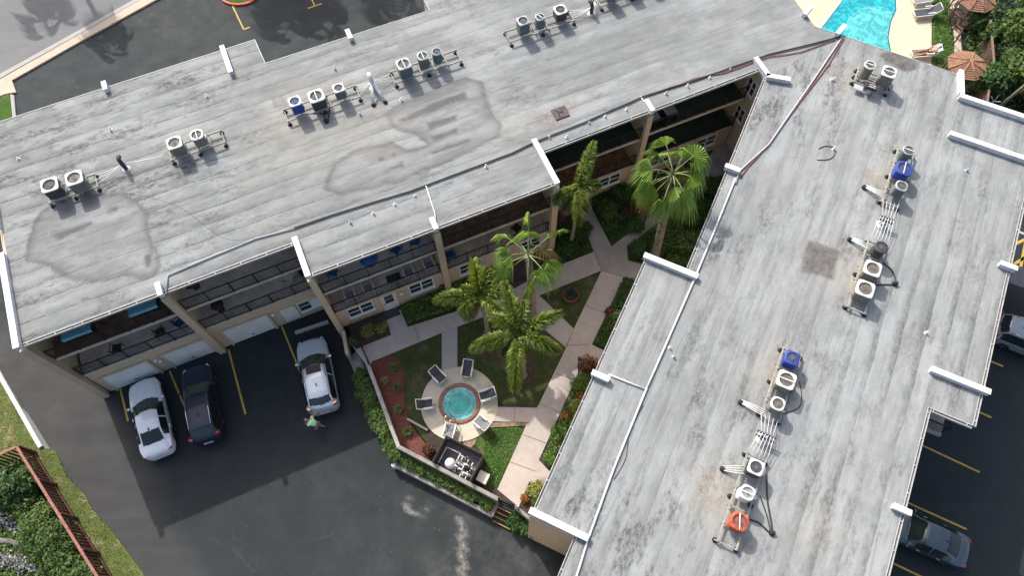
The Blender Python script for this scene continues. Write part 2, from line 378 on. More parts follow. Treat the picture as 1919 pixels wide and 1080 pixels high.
# ================================================================ the ground
sheet("ground", [(-300, -300), (300, -300), (300, 300), (-300, 300)], -0.12, M_wild)
sheet("parking_lot", [(-70, -60), (95, -60), (95, 75), (-70, 75)], -0.006, M_asph)
lot = poly_px([(-60, 590), (20, 560), (200, 640), (640, 560), (700, 700), (760, 860), (1000, 960), (1100, 1060), (1100, 1200), (240, 1200), (80, 850), (-60, 620)], 0)
blobs = [((868, 925), 1.6, 1.0), ((880, 950), 2.2, 0.7), ((1000, 1000), 3.2, 1.0), ((930, 1060), 3.5, 0.8), ((850, 1075), 2.2, 1.0), ((790, 940), 2.4, 0.45), ((700, 1060), 3, 0.35), ((560, 900), 2.5, 0.25), ((960, 980), 2.0, 0.9), ((240, 1020), 2.0, 0.4), ((200, 960), 2.0, 0.35)]
def lot_fn(x, y):
    pale = np.zeros(x.shape); mark = np.zeros(x.shape); grime = np.zeros(x.shape)
    for (c, r, a) in blobs:
        q = G(*c, 0); d = np.hypot(x - q.x, y - q.y) + (vnoise(x, y, 1.2, 3) - 0.5) * r
        pale = np.maximum(pale, a * np.clip(1.25 - d / r, 0, 1))
    # a dried puddle outline and the strip of an old concrete joint
    c = G(784, 944, 0)
    d = np.hypot(x - c.x, (y - c.y)); ang = np.arctan2(y - c.y, x - c.x)
    ring = np.clip(1 - np.abs(d - 0.62) / 0.16, 0, 1) * np.clip(0.7 - 1.4 * np.sin(ang + 0.5), 0, 1)
    mark = np.maximum(mark, ring)
    s = sdist(x, y, [tuple(G(*p, 0))[:2] for p in [(860, 970), (872, 972), (874, 1120), (862, 1120)]])
    mark = np.maximum(mark, 0.75 * np.clip(s / 0.1 + 0.6, 0, 1))
    # the driveway lane is older and browner than the resealed bays
    dl = sdist(x, y, [tuple(G(*p, 0))[:2] for p in [(-300, 560), (120, 640), (235, 790), (330, 1010), (420, 1200), (0, 1300), (-600, 1100)]])
    grime = np.clip(dl / 1.6 + 0.5 + (vnoise(x, y, 2.5, 12) - 0.5), 0, 1)
    oil = np.zeros(x.shape)
    for (px, py, r) in ((500, 640, .35), (492, 690, .25), (610, 690, .3), (520, 820, .3), (440, 880, .2), (640, 880, .35), (330, 905, .25), (700, 960, .3), (560, 1000, .25)):
        q = G(px, py, 0); oil = np.maximum(oil, 0.8 * np.clip(1.4 - np.hypot(x - q.x, (y - q.y)) / r, 0, 1))
    # tyre tracks sweeping into the bays
    for k, pts in enumerate(([(180, 720), (240, 880), (320, 1000), (380, 1200)], [(520, 700), (560, 860), (700, 980), (900, 1120)], [(100, 690), (190, 860), (290, 1020), (360, 1180)])):
        P = [tuple(G(*p, 0))[:2] for p in pts]; d = np.full(x.shape, 1e9)
        for a, b in zip(P[:-1], P[1:]):
            L2 = (b[0] - a[0]) ** 2 + (b[1] - a[1]) ** 2; tt = np.clip(((x - a[0]) * (b[0] - a[0]) + (y - a[1]) * (b[1] - a[1])) / L2, 0, 1)
            d = np.minimum(d, np.hypot(x - a[0] - tt * (b[0] - a[0]), y - a[1] - tt * (b[1] - a[1])))
        pale = np.maximum(pale, 0.35 * np.clip(1 - np.abs(d - 0.75) / 0.3, 0, 1) * vnoise(x, y, 3, 30 + k))
    return dict(pale=pale, mark=mark, grime=grime, oil=oil)
grid_sheet("worn_parking_area", lot, 0.0, AA, 0.3, M_asphp, lot_fn, kind='structure')
def line(name, a, b, w, mat=M_yel, z=0.006):
    """flat painted line on the asphalt"""
    a, b = G(*a, z), G(*b, z); d = (b - a).normalized(); n = Vector((-d.y, d.x, 0)) * w / 2
    mb = MB(); mb.prism([a + n, b + n, b - n, a - n], z - 0.002, z + 0.001); o = mb.build(name, mat); o['kind'] = 'structure'; return o
for a, b in [((318, 696), (348, 768)), ((428, 655), (460, 777)), ((528, 612), (570, 716)), ((225, 728), (240, 790)),
             ((1715, 829), (1836, 886)), ((1690, 938), (1812, 993)), ((1664, 1052), (1790, 1112)), ((1755, 737), (1858, 783)), ((1790, 650), (1880, 687)),
             ((433, 5), (457, 55)), ((457, 55), (468, 50)), ((578, -14), (590, 10)), ((577, 15), (603, 6))]:
    line("parking_line", a, b, 0.11)
# yellow hatching of the no-parking bay beyond the short wing
for a, b in [((1893, 462), (1960, 430)), ((1893, 500), (1925, 480)), ((1913, 500), (1925, 440)), ((1880, 520), (1940, 500))]:
    line("bay_hatching", a, b, 0.18)
line("white_bay_line", (1895, 428), (1940, 447), 0.16, M_stop)
# road, strip of pavement and verge on the far side
road = poly_px([(-200, 262), (0, 163), (285, -1), (420, -80), (420, -300), (-500, -300)], 0.02)
sheet("road", road, 0.02, M_road, 0.02)
sheet("sidewalk", poly_px([(-200, 250), (0, 148), (262, 0), (400, -76), (430, -72), (290, 0), (150, 77), (22, 150), (30, 172), (8, 176), (-200, 262)], 0.12), 0.12, M_walk, 0.13)
sheet("kerb", poly_px([(-200, 230), (0, 138), (248, 0), (390, -82), (398, -77), (261, 0), (0, 146), (-200, 247)], 0.10), 0.10, M_path2, 0.11)
sheet("lawn", poly_px([(-200, 270), (0, 172), (19, 178), (24, 220), (22, 260), (-200, 330)], 0.08), 0.08, M_lawn2, 0.1)
sheet("kerb", poly_px([(19, 176), (26, 178), (30, 225), (24, 226)], 0.12), 0.12, M_path2, 0.13)
# red kerbed planting island
isl = [G(445 + 34 * math.cos(a), -8 + 16 * math.sin(a), 0.14) for a in [i * math.pi / 12 for i in range(24)]]
isl2 = [G(445 + 28 * math.cos(a), -8 + 12.5 * math.sin(a), 0.16) for a in [i * math.pi / 12 for i in range(24)]]
sheet("kerb", isl, 0.14, M_redk, 0.14); sheet("island_lawn", isl2, 0.16, M_lawn2, 0.05)
# left side verge
verge = poly_px([(-120, 560), (0, 703), (66, 822), (80, 842), (104, 846), (125, 895), (160, 930), (172, 955), (212, 1000), (250, 1050), (285, 1100), (340, 1180), (-300, 1300), (-400, 800)], 0.06)
sheet("verge", verge, 0.06, M_verge, 0.08)
def bar_obj(name, a, b, w, z0, z1, mat):
    a, b = Vector((a.x, a.y, 0)), Vector((b.x, b.y, 0)); d = (b - a).normalized(); n = Vector((-d.y, d.x, 0)) * w / 2
    mb = MB(); mb.prism([a + n, b + n, b - n, a - n], z0, z1); return mb.build(name, mat)
o = bar_obj("kerb", G(-60, 600, 0.2), G(75, 838, 0.2), 0.22, 0, 0.2, M_white); o['kind'] = 'structure'
sheet("gutter_apron", poly_px([(33, 757), (76, 832), (84, 842), (94, 842), (78, 816), (52, 775)], 0.03), 0.03, M_soil if False else M_road, 0.03)
# ---------------------------------------------------------------- courtyard
ctr = [FA(-3.2, 19.2), FA(10.3, 19.2), FA(10.3, 21.4), FA(24.0, 21.4), FA(27, 20), FB(30, -3), FB(4.6, -3), FB(4.6, 1.0)]
low = [G(985, 972, CZ), G(975, 951, CZ), G(935, 935, CZ), G(745, 838, CZ), G(683, 690, CZ), G(668, 655, CZ), G(652, 612, CZ)]
sheet("courtyard_soil", ctr + low, CZ - 0.02, M_soil, CZ)
Z1, Z2 = CZ, CZ + 0.03
lawnB = lambda n, pts, mt=M_lawn: sheet(n, poly_px(pts, Z1), Z1, mt, 0.01)
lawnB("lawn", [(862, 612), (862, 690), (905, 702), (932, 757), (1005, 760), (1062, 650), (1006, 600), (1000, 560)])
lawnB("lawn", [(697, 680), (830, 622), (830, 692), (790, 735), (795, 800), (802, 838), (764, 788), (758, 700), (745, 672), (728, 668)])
lawnB("lawn", [(1010, 553), (1127, 507), (1075, 615)])
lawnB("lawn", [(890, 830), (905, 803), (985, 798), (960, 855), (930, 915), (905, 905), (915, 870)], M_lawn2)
lawnB("groundcover", [(1102, 372), (1150, 345), (1250, 340), (1225, 395), (1146, 462)], M_wild)
lawnB("groundcover", [(1040, 440), (1086, 400), (1110, 470), (1040, 500)], M_wild)
lawnB("groundcover", [(1175, 462), (1245, 408), (1330, 330), (1400, 320), (1290, 520), (1175, 490)], M_wild)
lawnB("groundcover", [(1166, 518), (1260, 540), (1180, 670), (1108, 646)], M_wild)
lawnB("groundcover", [(742, 560), (930, 485), (940, 556), (764, 612)], M_wild)
lawnB("sandy_soil", [(925, 792), (1000, 790), (985, 800), (905, 805), (890, 832), (872, 850), (868, 826)], simple("sandy_dirt", (0.30, 0.22, 0.15), 0.95, 0.25, 4, bump=0.5))
pth = lambda n, pts, mt=M_path, dz=0: sheet(n, poly_px(pts, Z2 + dz), Z2 + dz, mt, 0.06)
pth("path", [(650, 634), (690, 690), (697, 678), (835, 621), (1000, 558), (1127, 507), (1113, 472), (1022, 508), (930, 560), (764, 613), (750, 580), (722, 592), (733, 628), (690, 645), (668, 655)])
pth("path", [(1127.5, 507), (1170, 520), (1109, 646), (1142, 662), (1128, 690), (1083, 668), (1083, 700), (1010, 863), (1034, 888), (1060, 870), (1040, 930), (993, 902), (972, 951), (932, 918), (985, 800), (1010, 758), (1062, 650), (1075, 617)], M_path, 0.004)
pth("path", [(999, 560), (1010, 553), (1075, 616), (1060, 651), (1003, 603)], M_path, 0.008)
pth("path", [(828, 622), (857, 612), (857, 694), (828, 696)], M_path2, 0.008)
pth("path", [(928, 763), (1012, 765), (1000, 792), (920, 790)], M_path, 0.012)
pth("path", [(1113, 472), (1085, 400), (1080, 350), (1098, 350), (1104, 380), (1146, 462), (1235, 392), (1310, 318), (1345, 270), (1420, 260), (1380, 320), (1240, 412), (1175, 462), (1177, 488), (1260, 510), (1240, 540), (1127, 507)], simple("shaded_path_concrete", (0.30, 0.275, 0.26), 0.85, 0.1, 1.2, dirt=(0.2, 0.19, 0.18)), 0.016)  # darker copy of the path concrete, with the shade put into its colour
# dark doormat and red mulch bed
SPA = G(861, 757, CZ); SPR = 2.18
disc = [SPA + Vector((SPR * math.cos(a), SPR * math.sin(a), 0)) for a in [i * 2 * math.pi / 64 for i in range(64)]]
sheet("spa_deck", disc, Z2 + 0.02, M_deck, 0.1)
lawnB("mulch_bed", [(695, 682), (728, 668), (745, 672), (758, 700), (757, 745), (764, 785), (802, 835), (806, 868), (745, 838)], M_mulch)
for c, r in (((925, 648), 1.0), ((980, 690), 0.92), ((1006, 632), 0.9)):
    q = G(*c, Z1); sheet("palm_bed", [q + Vector((r * math.cos(i * math.pi / 16), r * math.sin(i * math.pi / 16), 0)) for i in range(32)], Z1 + 0.02, M_mulchd, 0.02)
sheet("planting_bed", poly_px([(655, 614), (722, 591), (732, 628), (688, 645), (670, 645)], Z1), Z1 + 0.01, M_mulchd, 0.02)
M_joint = simple("dark_path_joint", (0.22, 0.195, 0.175), 0.95, 0.1, 3)  # own dark tone of the joint lines across the paths
for a, b in [((1127, 507), (1168, 519)), ((1113, 473), (1127, 506)), ((776, 608), (786, 641)), ((870, 577), (880, 604)), ((955, 551), (965, 574)), ((1095, 572), (1142, 590)), ((1063, 648), (1105, 645)), ((1040, 700), (1078, 712)), ((1012, 757), (1054, 776)), ((980, 815), (1026, 832)), ((955, 866), (1004, 884)), ((1035, 580), (1018, 606)), ((965, 764), (963, 790))]:
    line("path_joint", a, b, 0.035, M_joint, Z2 + 0.018)
# ---------------------------------------------------------------- pool terrace beyond the roof
pool = [(1520, 80), (1545, 47), (1590, -12), (1600, -40), (1665, -45), (1676, -10), (1678, 18), (1668, 40), (1663, 70), (1668, 96), (1672, 120), (1600, 130)]
sheet("pool_terrace", poly_px([(1440, -60), (1747, -60), (1747, 60), (1745, 140), (1700, 200), (1500, 200)], 0.05), 0.05, M_pdeck, 0.1)
sheet("garden_lawn", poly_px([(1747, -60), (1784, -60), (1780, 10), (1788, 70), (1790, 130), (1780, 200), (1735, 200), (1745, 140)], 0.05), 0.05, M_lawn2, 0.06)
sheet("garden_path", poly_px([(1784, -60), (1800, -60), (1797, 10), (1800, 60), (1805, 130), (1789, 130), (1788, 70), (1780, 10)], 0.07), 0.07, M_walk, 0.07)
def water_mat(name, c, c2):
    t = NT(name, 0.06, 0, 0.5); p = t.pos()
    t.set('Base Color', t.mix(t.rng(t.noise(p, 1.6, 3, 0.6, 1.5), 0.42, 0.60), tuple(x * 0.72 for x in c), c2)); t.bump(t.noise(p, 2.5, 3), 0.12, 0.03); return t.m
M_pool = water_mat("pool_water", (0.012, 0.33, 0.40), (0.02, 0.40, 0.46))
M_pools = water_mat("pool_water_shallow", (0.07, 0.42, 0.45), (0.10, 0.49, 0.52))
M_coping = simple("pool_coping", (0.60, 0.58, 0.52), 0.7, 0.08, 3)
sheet("pool_coping", poly_px([(1512, 80), (1540, 42), (1586, -14), (1596, -48), (1670, -52), (1681, -10), (1683, 18), (1672, 41), (1667, 70), (1672, 96), (1680, 125), (1600, 140)], 0.07), 0.07, M_coping, 0.02)
pc = (sum(p[0] for p in pool) / len(pool), sum(p[1] for p in pool) / len(pool))
sheet("pool_tile_band", poly_px([(x + 2.2 * (1 if x > pc[0] else -1), y) for x, y in pool], 0.079), 0.079, simple("pool_tile", (0.03, 0.10, 0.13), 0.3, 0.2, 9), 0.005)
sheet("pool_water", poly_px(pool, 0.085), 0.085, M_pool, 0.01)
sheet("shallow_pool_water", poly_px([(1582, 52), (1592, 30), (1612, 15), (1640, 10), (1662, 14), (1674, 22), (1668, 40), (1663, 70), (1668, 96), (1672, 120), (1600, 130)], 0.092), 0.092, M_pools, 0.005)
# ================================================================ the apartment building
BL = thing("apartment_building", "three storey tan apartment building with two long grey flat roofed wings meeting at an angle", "building", tuple(FA(24, 22)), world=True)
apex_u, apex_v = inv(FB(36.6, -3.5), AA)
def toA(u, v): return inv(FB(u, v), AA)
seamA, seamB = FB(31.75, -0.57), FB(36.6, -3.5)
chamf = FB(36.58, -2.0); ch2 = FB(38.09, -0.33); ch3 = ch2 + (ch2 - FB(36.55, -1.97)).normalized() * 9
RA = [FA(-17.15, 21.05), FA(-3.35, 21.15), FA(-3.35, 19.07), FA(10.32, 19.05), FA(10.32, 21.15), FA(24.15, 21.32), FA(24.15, 20.6), seamA, seamB, chamf, ch2, ch3, FA(30, 35.1), FA(8.52, 35.1), FA(8.5, 33.06), FA(-1.64, 33.12), FA(-1.72, 35.1), FA(-17.15, 35.1)]
RB = [seamA, seamB, FB(36.5, -10.55), FB(34.8, -10.62), FB(34.8, -15.05), FB(16.44, -15.05), FB(16.44, -13.04), FB(-8, -13.04), FB(-8, -0.7), FB(4.39, -0.7), FB(4.39, 1.37), FB(18.15, 1.37), FB(18.15, -0.7)]
w2 = lambda pts: [tuple(G(*p, H))[:2] for p in pts]
S1 = w2([(52, 470), (62, 422), (80, 395), (110, 372), (160, 362), (230, 363), (262, 375), (283, 400), (275, 425), (284, 450), (300, 475), (302, 500), (290, 520), (270, 525), (230, 520), (172, 532), (130, 520), (90, 500), (46, 493)])
S2 = w2([(612, 332), (625, 305), (670, 280), (735, 265), (765, 279), (800, 270), (772, 252), (735, 238), (722, 215), (735, 200), (780, 180), (830, 158), (870, 147), (905, 153), (912, 180), (925, 215), (943, 235), (938, 256), (900, 276), (862, 294), (800, 318), (740, 342), (690, 357), (640, 366), (604, 355)])
WET = [w2(p) for p in ([(738, 226), (800, 196), (872, 168), (880, 186), (820, 206), (760, 230)], [(798, 230), (860, 212), (856, 226), (805, 244)], [(806, 256), (860, 236), (862, 250), (812, 268)],
       [(800, 285), (880, 255), (885, 266), (812, 292)], [(712, 322), (757, 300), (756, 313), (718, 326)], [(704, 295), (720, 290), (724, 300), (708, 306)], [(732, 284), (744, 280), (744, 292), (732, 297)],
       [(90, 440), (170, 412), (182, 420), (112, 452)], [(200, 388), (225, 382), (222, 396), (200, 402)], [(268, 478), (285, 474), (285, 500), (272, 504)])]
DRAIN = [w2(p) for p in ([(373, 174), (402, 166), (406, 182), (378, 190)], [(20, 288), (50, 282), (55, 300), (24, 306)], [(508, 184), (532, 178), (540, 198), (514, 204)], [(822, 78), (845, 72), (850, 88), (828, 94)])]
BPATCH = [w2(p) for p in ([(1515, 450), (1577, 470), (1562, 527), (1498, 508)],)]
BDAM = w2([(1650, 98), (1668, 95), (1715, 112), (1724, 118), (1722, 130), (1706, 136), (1690, 134), (1656, 114)])
BPL = [w2(p) for p in ([(1714, 604), (1752, 612), (1745, 644), (1708, 634)],)]
def gauss(x, y, px, py, r):
    q = G(px, py, H); return np.exp(-((x - q.x) ** 2 + (y - q.y) ** 2) / (2 * r * r))
def polyl(x, y, pts, w):
    d = np.full(x.shape, 1e9); P = w2(pts)
    for a, b in zip(P[:-1], P[1:]):
        L2 = (b[0] - a[0]) ** 2 + (b[1] - a[1]) ** 2
        t = np.clip(((x - a[0]) * (b[0] - a[0]) + (y - a[1]) * (b[1] - a[1])) / L2, 0, 1)
        d = np.minimum(d, np.hypot(x - a[0] - t * (b[0] - a[0]), y - a[1] - t * (b[1] - a[1])))
    return np.clip(1.2 - d / w, 0, 1)
def roofA_fn(x, y):
    u = x * math.cos(AA) + y * math.sin(AA); v = -x * math.sin(AA) + y * math.cos(AA)
    nz = (vnoise(x, y, 0.9, 5) - 0.5) * 0.35
    ring = np.zeros(x.shape); wash = np.zeros(x.shape)
    for S in (S1, S2):
        d = sdist(x, y, S) + nz
        ring = np.maximum(ring, np.clip((d + 0.06) / 0.12, 0, 1) * (0.55 * np.exp(-np.clip(d, 0, 9) / 0.28) + 0.45 * np.exp(-np.clip(d, 0, 9) / 1.0)))
        wash = np.maximum(wash, np.clip(d / 0.25, 0, 1) * 0.8)
    wet = np.zeros(x.shape)
    for Wp in WET: wet = np.maximum(wet, np.clip((sdist(x, y, Wp) + nz * 0.5) / 0.12, 0, 1))
    patch = np.zeros(x.shape)
    for D in DRAIN: d = sdist(x, y, D); patch = np.maximum(patch, np.clip(d / 0.1, 0, 1) * 0.35 + np.clip(1 - np.abs(d - 0.05) / 0.1, 0, 1) * 0.4)
    rust = gauss(x, y, 1032, 222, 0.45) + gauss(x, y, 1065, 200, 0.35) + 0.5 * gauss(x, y, 628, 175, 0.5)
    tan = 0.5 * gauss(x, y, 550, 245, 1.8) + 0.35 * gauss(x, y, 680, 235, 2.0) + 0.3 * gauss(x, y, 960, 235, 1.5) + 0.3 * gauss(x, y, 460, 345, 0.6)
    mold = np.clip(0.45 + 0.9 * np.clip((2 - u) / 12, 0, 1) * np.clip((v - 26) / 6, 0, 1) + 0.5 * np.clip((-4 - u) / 6, 0, 1) + 1.5 * (vnoise(x, y, 4.0, 9) - 0.45), 0, 1.4)
    mold *= np.clip(1.25 - (u - 8) / 14, 0.25, 1)
    mold = mold * (1 - 0.6 * wash)
    lap = np.clip(0.72 - (u + 5) / 40 + 1.4 * (vnoise(x, y, 6, 2) - 0.5), 0.08, 0.9) * (1 - 0.5 * wash)
    return dict(ring=ring, wash=wash, wet=wet, patch=patch, rust=np.clip(rust, 0, 1), tan=np.clip(tan, 0, 1), mold=mold, lap=lap, seam=np.clip(0.95 - (u + 2) / 30 + (vnoise(x, y, 5, 21) - 0.5) * 0.8, 0.15, 1))
def roofB_fn(x, y):
    u = x * math.cos(AB) + y * math.sin(AB); v = -x * math.sin(AB) + y * math.cos(AB)
    nz = (vnoise(x, y, 0.9, 5) - 0.5) * 0.3
    z = np.zeros(x.shape); patch = z.copy()
    for D in BPATCH: patch = np.maximum(patch, np.clip(sdist(x, y, D) / 0.08, 0, 1))
    patch = np.maximum(patch, np.clip((sdist(x, y, BDAM) + nz * 0.3) / 0.1, 0, 1) * 1.15)
    for D in BPL: patch = np.maximum(patch, np.clip(1 - np.abs(sdist(x, y, D)) / 0.1, 0, 1) * 0.6)
    patch = np.maximum(patch, polyl(x, y, [(1652, 105), (1712, 127)], 0.06) * 1.3)
    rust = 1.1 * gauss(x, y, 1543, 478, 0.55) + 0.9 * gauss(x, y, 1636, 340, 0.5) + 0.7 * gauss(x, y, 1615, 480, 0.4) + 0.5 * gauss(x, y, 1450, 690, 0.6) + 0.8 * gauss(x, y, 1345, 905, 0.6) + 0.7 * gauss(x, y, 1330, 935, 0.5) + 0.6 * gauss(x, y, 1325, 890, 0.4)
    tan = 0.9 * gauss(x, y, 1600, 525, 0.8) + 0.7 * gauss(x, y, 1360, 935, 1.0) + 0.6 * gauss(x, y, 1450, 700, 0.7) + 0.45 * gauss(x, y, 1530, 1000, 1.0) + 0.5 * gauss(x, y, 1590, 150, 0.9) + 0.5 * gauss(x, y, 1640, 325, 0.7)
    mold = 0.6 + 1.4 * (vnoise(x, y, 3.5, 4) - 0.45) + 0.7 * (gauss(x, y, 1785, 150, 1.0) + gauss(x, y, 1500, 150, 2.0) + gauss(x, y, 1120, 1060, 2.0) + gauss(x, y, 1560, 760, 1.2) + gauss(x, y, 1300, 450, 1.3))
    lap = np.clip(0.5 + 0.6 * np.clip((-8.0 - v) / 2.0, 0, 1) + 0.6 * np.clip((v + 1.0) / 1.5, 0, 1), 0, 1) * np.clip(0.75 + (vnoise(x, y, 5, 8) - 0.5), 0, 1)
    return dict(ring=z, wash=z, wet=z, patch=np.clip(patch, 0, 1.3), rust=np.clip(rust, 0, 1), tan=np.clip(tan, 0, 1), mold=np.clip(mold, 0, 1.3), lap=lap, seam=np.clip(0.22 + 0.0 * v + (vnoise(x, y, 4, 22) - 0.5) * 0.8, 0.0, 0.8))
grid_sheet("roof", RA, H, AA, 0.14, M_roofA, roofA_fn, parent=BL)
grid_sheet("roof", RB, H, AB, 0.16, M_roofB, roofB_fn, parent=BL)
# roof deck below the membrane
mb = MB(); mb.prism(RA, H - 0.3, H - 0.01); mb.prism(RB, H - 0.301, H - 0.011); mb.build("roof_deck", M_soffit, BL)
# gutter and metal edge round the roof outline
def off_poly(pts, d):
    """shift a counter-clockwise outline outwards"""
    n = len(pts); out = []
    for i in range(n):
        p0, p1, p2 = pts[i - 1], pts[i], pts[(i + 1) % n]
        a = (p1 - p0); b = (p2 - p1); a.z = b.z = 0; a.normalize(); b.normalize()
        na = Vector((a.y, -a.x, 0)); nb = Vector((b.y, -b.x, 0)); k = (na + nb); k /= max(0.3, 1 + na.dot(nb))
        out.append(Vector((p1.x, p1.y, 0)) + k * d)
    return out
def edge_run(pts, idx, gutter=True):
    """pts: outline (any winding), idx: edges to dress"""
    P = [Vector((p.x, p.y, 0)) for p in pts]
    a = sum(P[i].x * P[(i + 1) % len(P)].y - P[(i + 1) % len(P)].x * P[i].y for i in range(len(P)))
    sgn = 1 if a > 0 else -1
    rim = MB(); gut = MB()
    for i in idx:
        p, q = P[i], P[(i + 1) % len(P)]; d = (q - p).normalized(); n = Vector((d.y, -d.x, 0)) * sgn
        L = (q - p).length
        def bar(o0, o1, z0, z1, m, ext=0.0):
            c = (p + q) / 2 + n * (o0 + o1) / 2; c.z = (z0 + z1) / 2
            m.obox(c, d * (L / 2 + ext), n * ((o1 - o0) / 2), (0, 0, (z1 - z0) / 2))
        bar(-0.012, 0.018, H - 0.10, H + 0.02, rim, 0.0)
        if gutter:
            bar(0.02, 0.12, H - 0.14, H - 0.06, gut, 0.0); bar(0.12, 0.15, H - 0.14, H + 0.004, rim, 0.0)
            k = int(L / 1.35)
            for j in range(k + 1):
                c = p + d * (0.25 + j * (L - 0.5) / max(1, k)) + n * 0.07; c.z = H + 0.005
                rim.obox(c, d * 0.02, n * 0.06, (0, 0, 0.006))
    return rim, gut
M_rim = simple("weathered_edge_metal", (0.47, 0.47, 0.46), 0.5, 0.12, 4, dirt=(0.3, 0.29, 0.27))
r1, g1 = edge_run(RA, [0, 2, 4]); r1.build("roof_gutter", M_rim, BL); g1.build("gutter_channel", M_gutter, BL)
r1, g1 = edge_run(RA, [7 + 1, 9, 10, 12, 13, 14, 15, 16, 17], gutter=False); r1.build("roof_edging", M_rim, BL)
r1, g1 = edge_run(RB, [4, 5, 6, 8, 10, 12]); r1.build("roof_gutter", M_rim, BL); g1.build("gutter_channel", M_gutter, BL)
r1, g1 = edge_run(RB, [1, 3, 7, 11], gutter=False); r1.build("roof_edging", M_rim, BL)
# raised white wall caps
def cap(p, q, w=0.36, h=0.33, name="parapet"):
    p, q = Vector((p.x, p.y, 0)), Vector((q.x, q.y, 0)); d = (q - p); L = d.length; d.normalize(); n = Vector((-d.y, d.x, 0))
    w *= 0.66; h *= 0.9; mb = MB(); c = (p + q) / 2; c.z = H + h / 2 - 0.02; mb.obox(c, d * (L / 2), n * (w / 2), (0, 0, h / 2))
    c2 = c.copy(); c2.z = H + h - 0.005; mb.obox(c2, d * (L / 2 + 0.02), n * (w / 2 + 0.02), (0, 0, 0.02))
    return mb.build(name, M_white, BL)
cap(FA(-17.28, 20.8), FA(-17.28, 26.35), 0.40); cap(FA(-17.28, 28.0), FA(-17.28, 29.7), 0.40)
for u, v0, v1 in ((-10.32, 20.78, 21.5), (3.5, 18.8, 19.5), (17.1, 20.95, 21.75), (-10.42, 34.7, 35.3), (3.46, 32.65, 33.35), (9.6, 34.8, 35.4)):
    cap(FA(u, v0), FA(u, v1), 0.34, 0.34)
cap(FA(-3.32, 18.85), FA(-3.32, 21.25), 0.38); cap(FA(10.32, 18.8), FA(10.32, 21.85), 0.38); cap(FA(-3.6, 33.05), FA(-3.6, 35.15), 0.36)
cap(FA(24.2, 20.5), FA(24.2, 21.9), 0.36); cap(FA(24.1, 20.55), FA(25.15, 19.78), 0.36)
cap(FB(4.42, -1.12), FB(4.42, 1.62), 0.38); cap(FB(18.15, -1.2), FB(18.15, 1.62), 0.38)
cap(FB(18.23, -15.35), FB(18.23, -12.68), 0.36); cap(FB(32.03, -15.4), FB(32.03, -10.65), 0.36)
cap(FB(34.8, -15.4), FB(34.8, -10.62), 0.36); cap(FB(34.98, -10.68), FB(36.6, -10.32), 0.36)
cap(FB(25.2, -15.35), FB(25.2, -14.55), 0.34, 0.34); cap(FB(11.3, -13.3), FB(11.3, -12.55), 0.34, 0.34)
cap(FB(24.95, -1.15), FB(24.95, -0.35), 0.34, 0.34); cap(FB(11.35, 0.75), FB(11.35, 1.6), 0.36, 0.36)
q = G(1512, 24, H); cap(q - Vector((0.3, 0.35, 0)), q + Vector((0.3, 0.35, 0)), 0.34, 0.34)
q = G(1573, 61, H); cap(q - Vector((0.28, 0.32, 0)), q + Vector((0.28, 0.32, 0)), 0.34, 0.34)
# ---------------------------------------------------------------- walls
S1Z, S2Z = 3.15, 5.85
def fw(name, F, boxes, mat=M_stucco):
    mb = MB()
    for b in boxes: mb.fbox(F, *b)
    return mb.build(name, mat, BL)
BAYS = [(-17.15, -10.32, 21.10, 0.0), (-10.32, -3.32, 21.12, 0.0), (-3.32, 3.5, 19.10, CZ), (3.5, 10.32, 19.10, CZ), (10.32, 17.1, 21.22, CZ), (17.1, 24.2, 21.34, CZ)]
D = 1.95
# fin walls between the bays: face the courtyard, run back to the flats
FINS = [(-17.28, 20.85, 0.36), (-10.32, 20.80, 0.40), (-3.32, 18.85, 0.34), (3.5, 18.82, 0.36), (10.32, 18.82, 0.36), (17.1, 20.98, 0.36)]
for u, v0, w in FINS:
    fw("dividing_wall", FA, [(u - w / 2, u + w / 2, v0, 24.0, 0, H - 0.31)])
fw("wall", FA, [(-17.45, -17.1, 24.0, 34.9, 0, H - 0.31)])
# back face of the long wing, its ends, and the short wing
fw("wall", FA, [(-17.1, -1.9, 34.6, 34.85, 0, H - 0.31), (-1.9, -1.7, 32.6, 34.6, 0, H - 0.31), (-1.7, 8.6, 32.6, 32.85, 0, H - 0.31), (8.6, 8.8, 32.6, 34.6, 0, H - 0.31), (8.8, 29, 34.6, 34.85, 0, H - 0.31)])
fw("wall", FB, [(-7.7, 19.2, -12.8, -12.55, 0, H - 0.31), (19.0, 19.2, -14.7, -12.8, 0, H - 0.31), (19.0, 34.6, -14.9, -14.7, 0, H - 0.31), (34.6, 34.72, -14.9, -10.7, 0, H - 0.31), (34.6, 36.3, -10.7, -10.5, 0, H - 0.31), (36.3, 36.42, -10.5, -3.6, 0, H - 0.31)])
fw("wall", FB, [(-7.7, 4.3, -1.0, -0.8, 0, H - 0.31), (4.25, 4.5, -1.0, 1.3, 0, H - 0.31), (4.5, 18.0, 1.05, 1.3, 0, H - 0.31), (17.95, 18.2, -0.95, 1.3, 0, H - 0.31), (18.2, 31.5, -1.0, -0.8, 0, H - 0.31), (-7.9, -7.7, -12.8, -0.8, 0, H - 0.31)])
# visible end wall: plastered panel flush with the roof cap
fw("end_wall", FB, [(4.22, 4.40, -1.05, 1.55, 0, H - 0.03)], M_stucco)
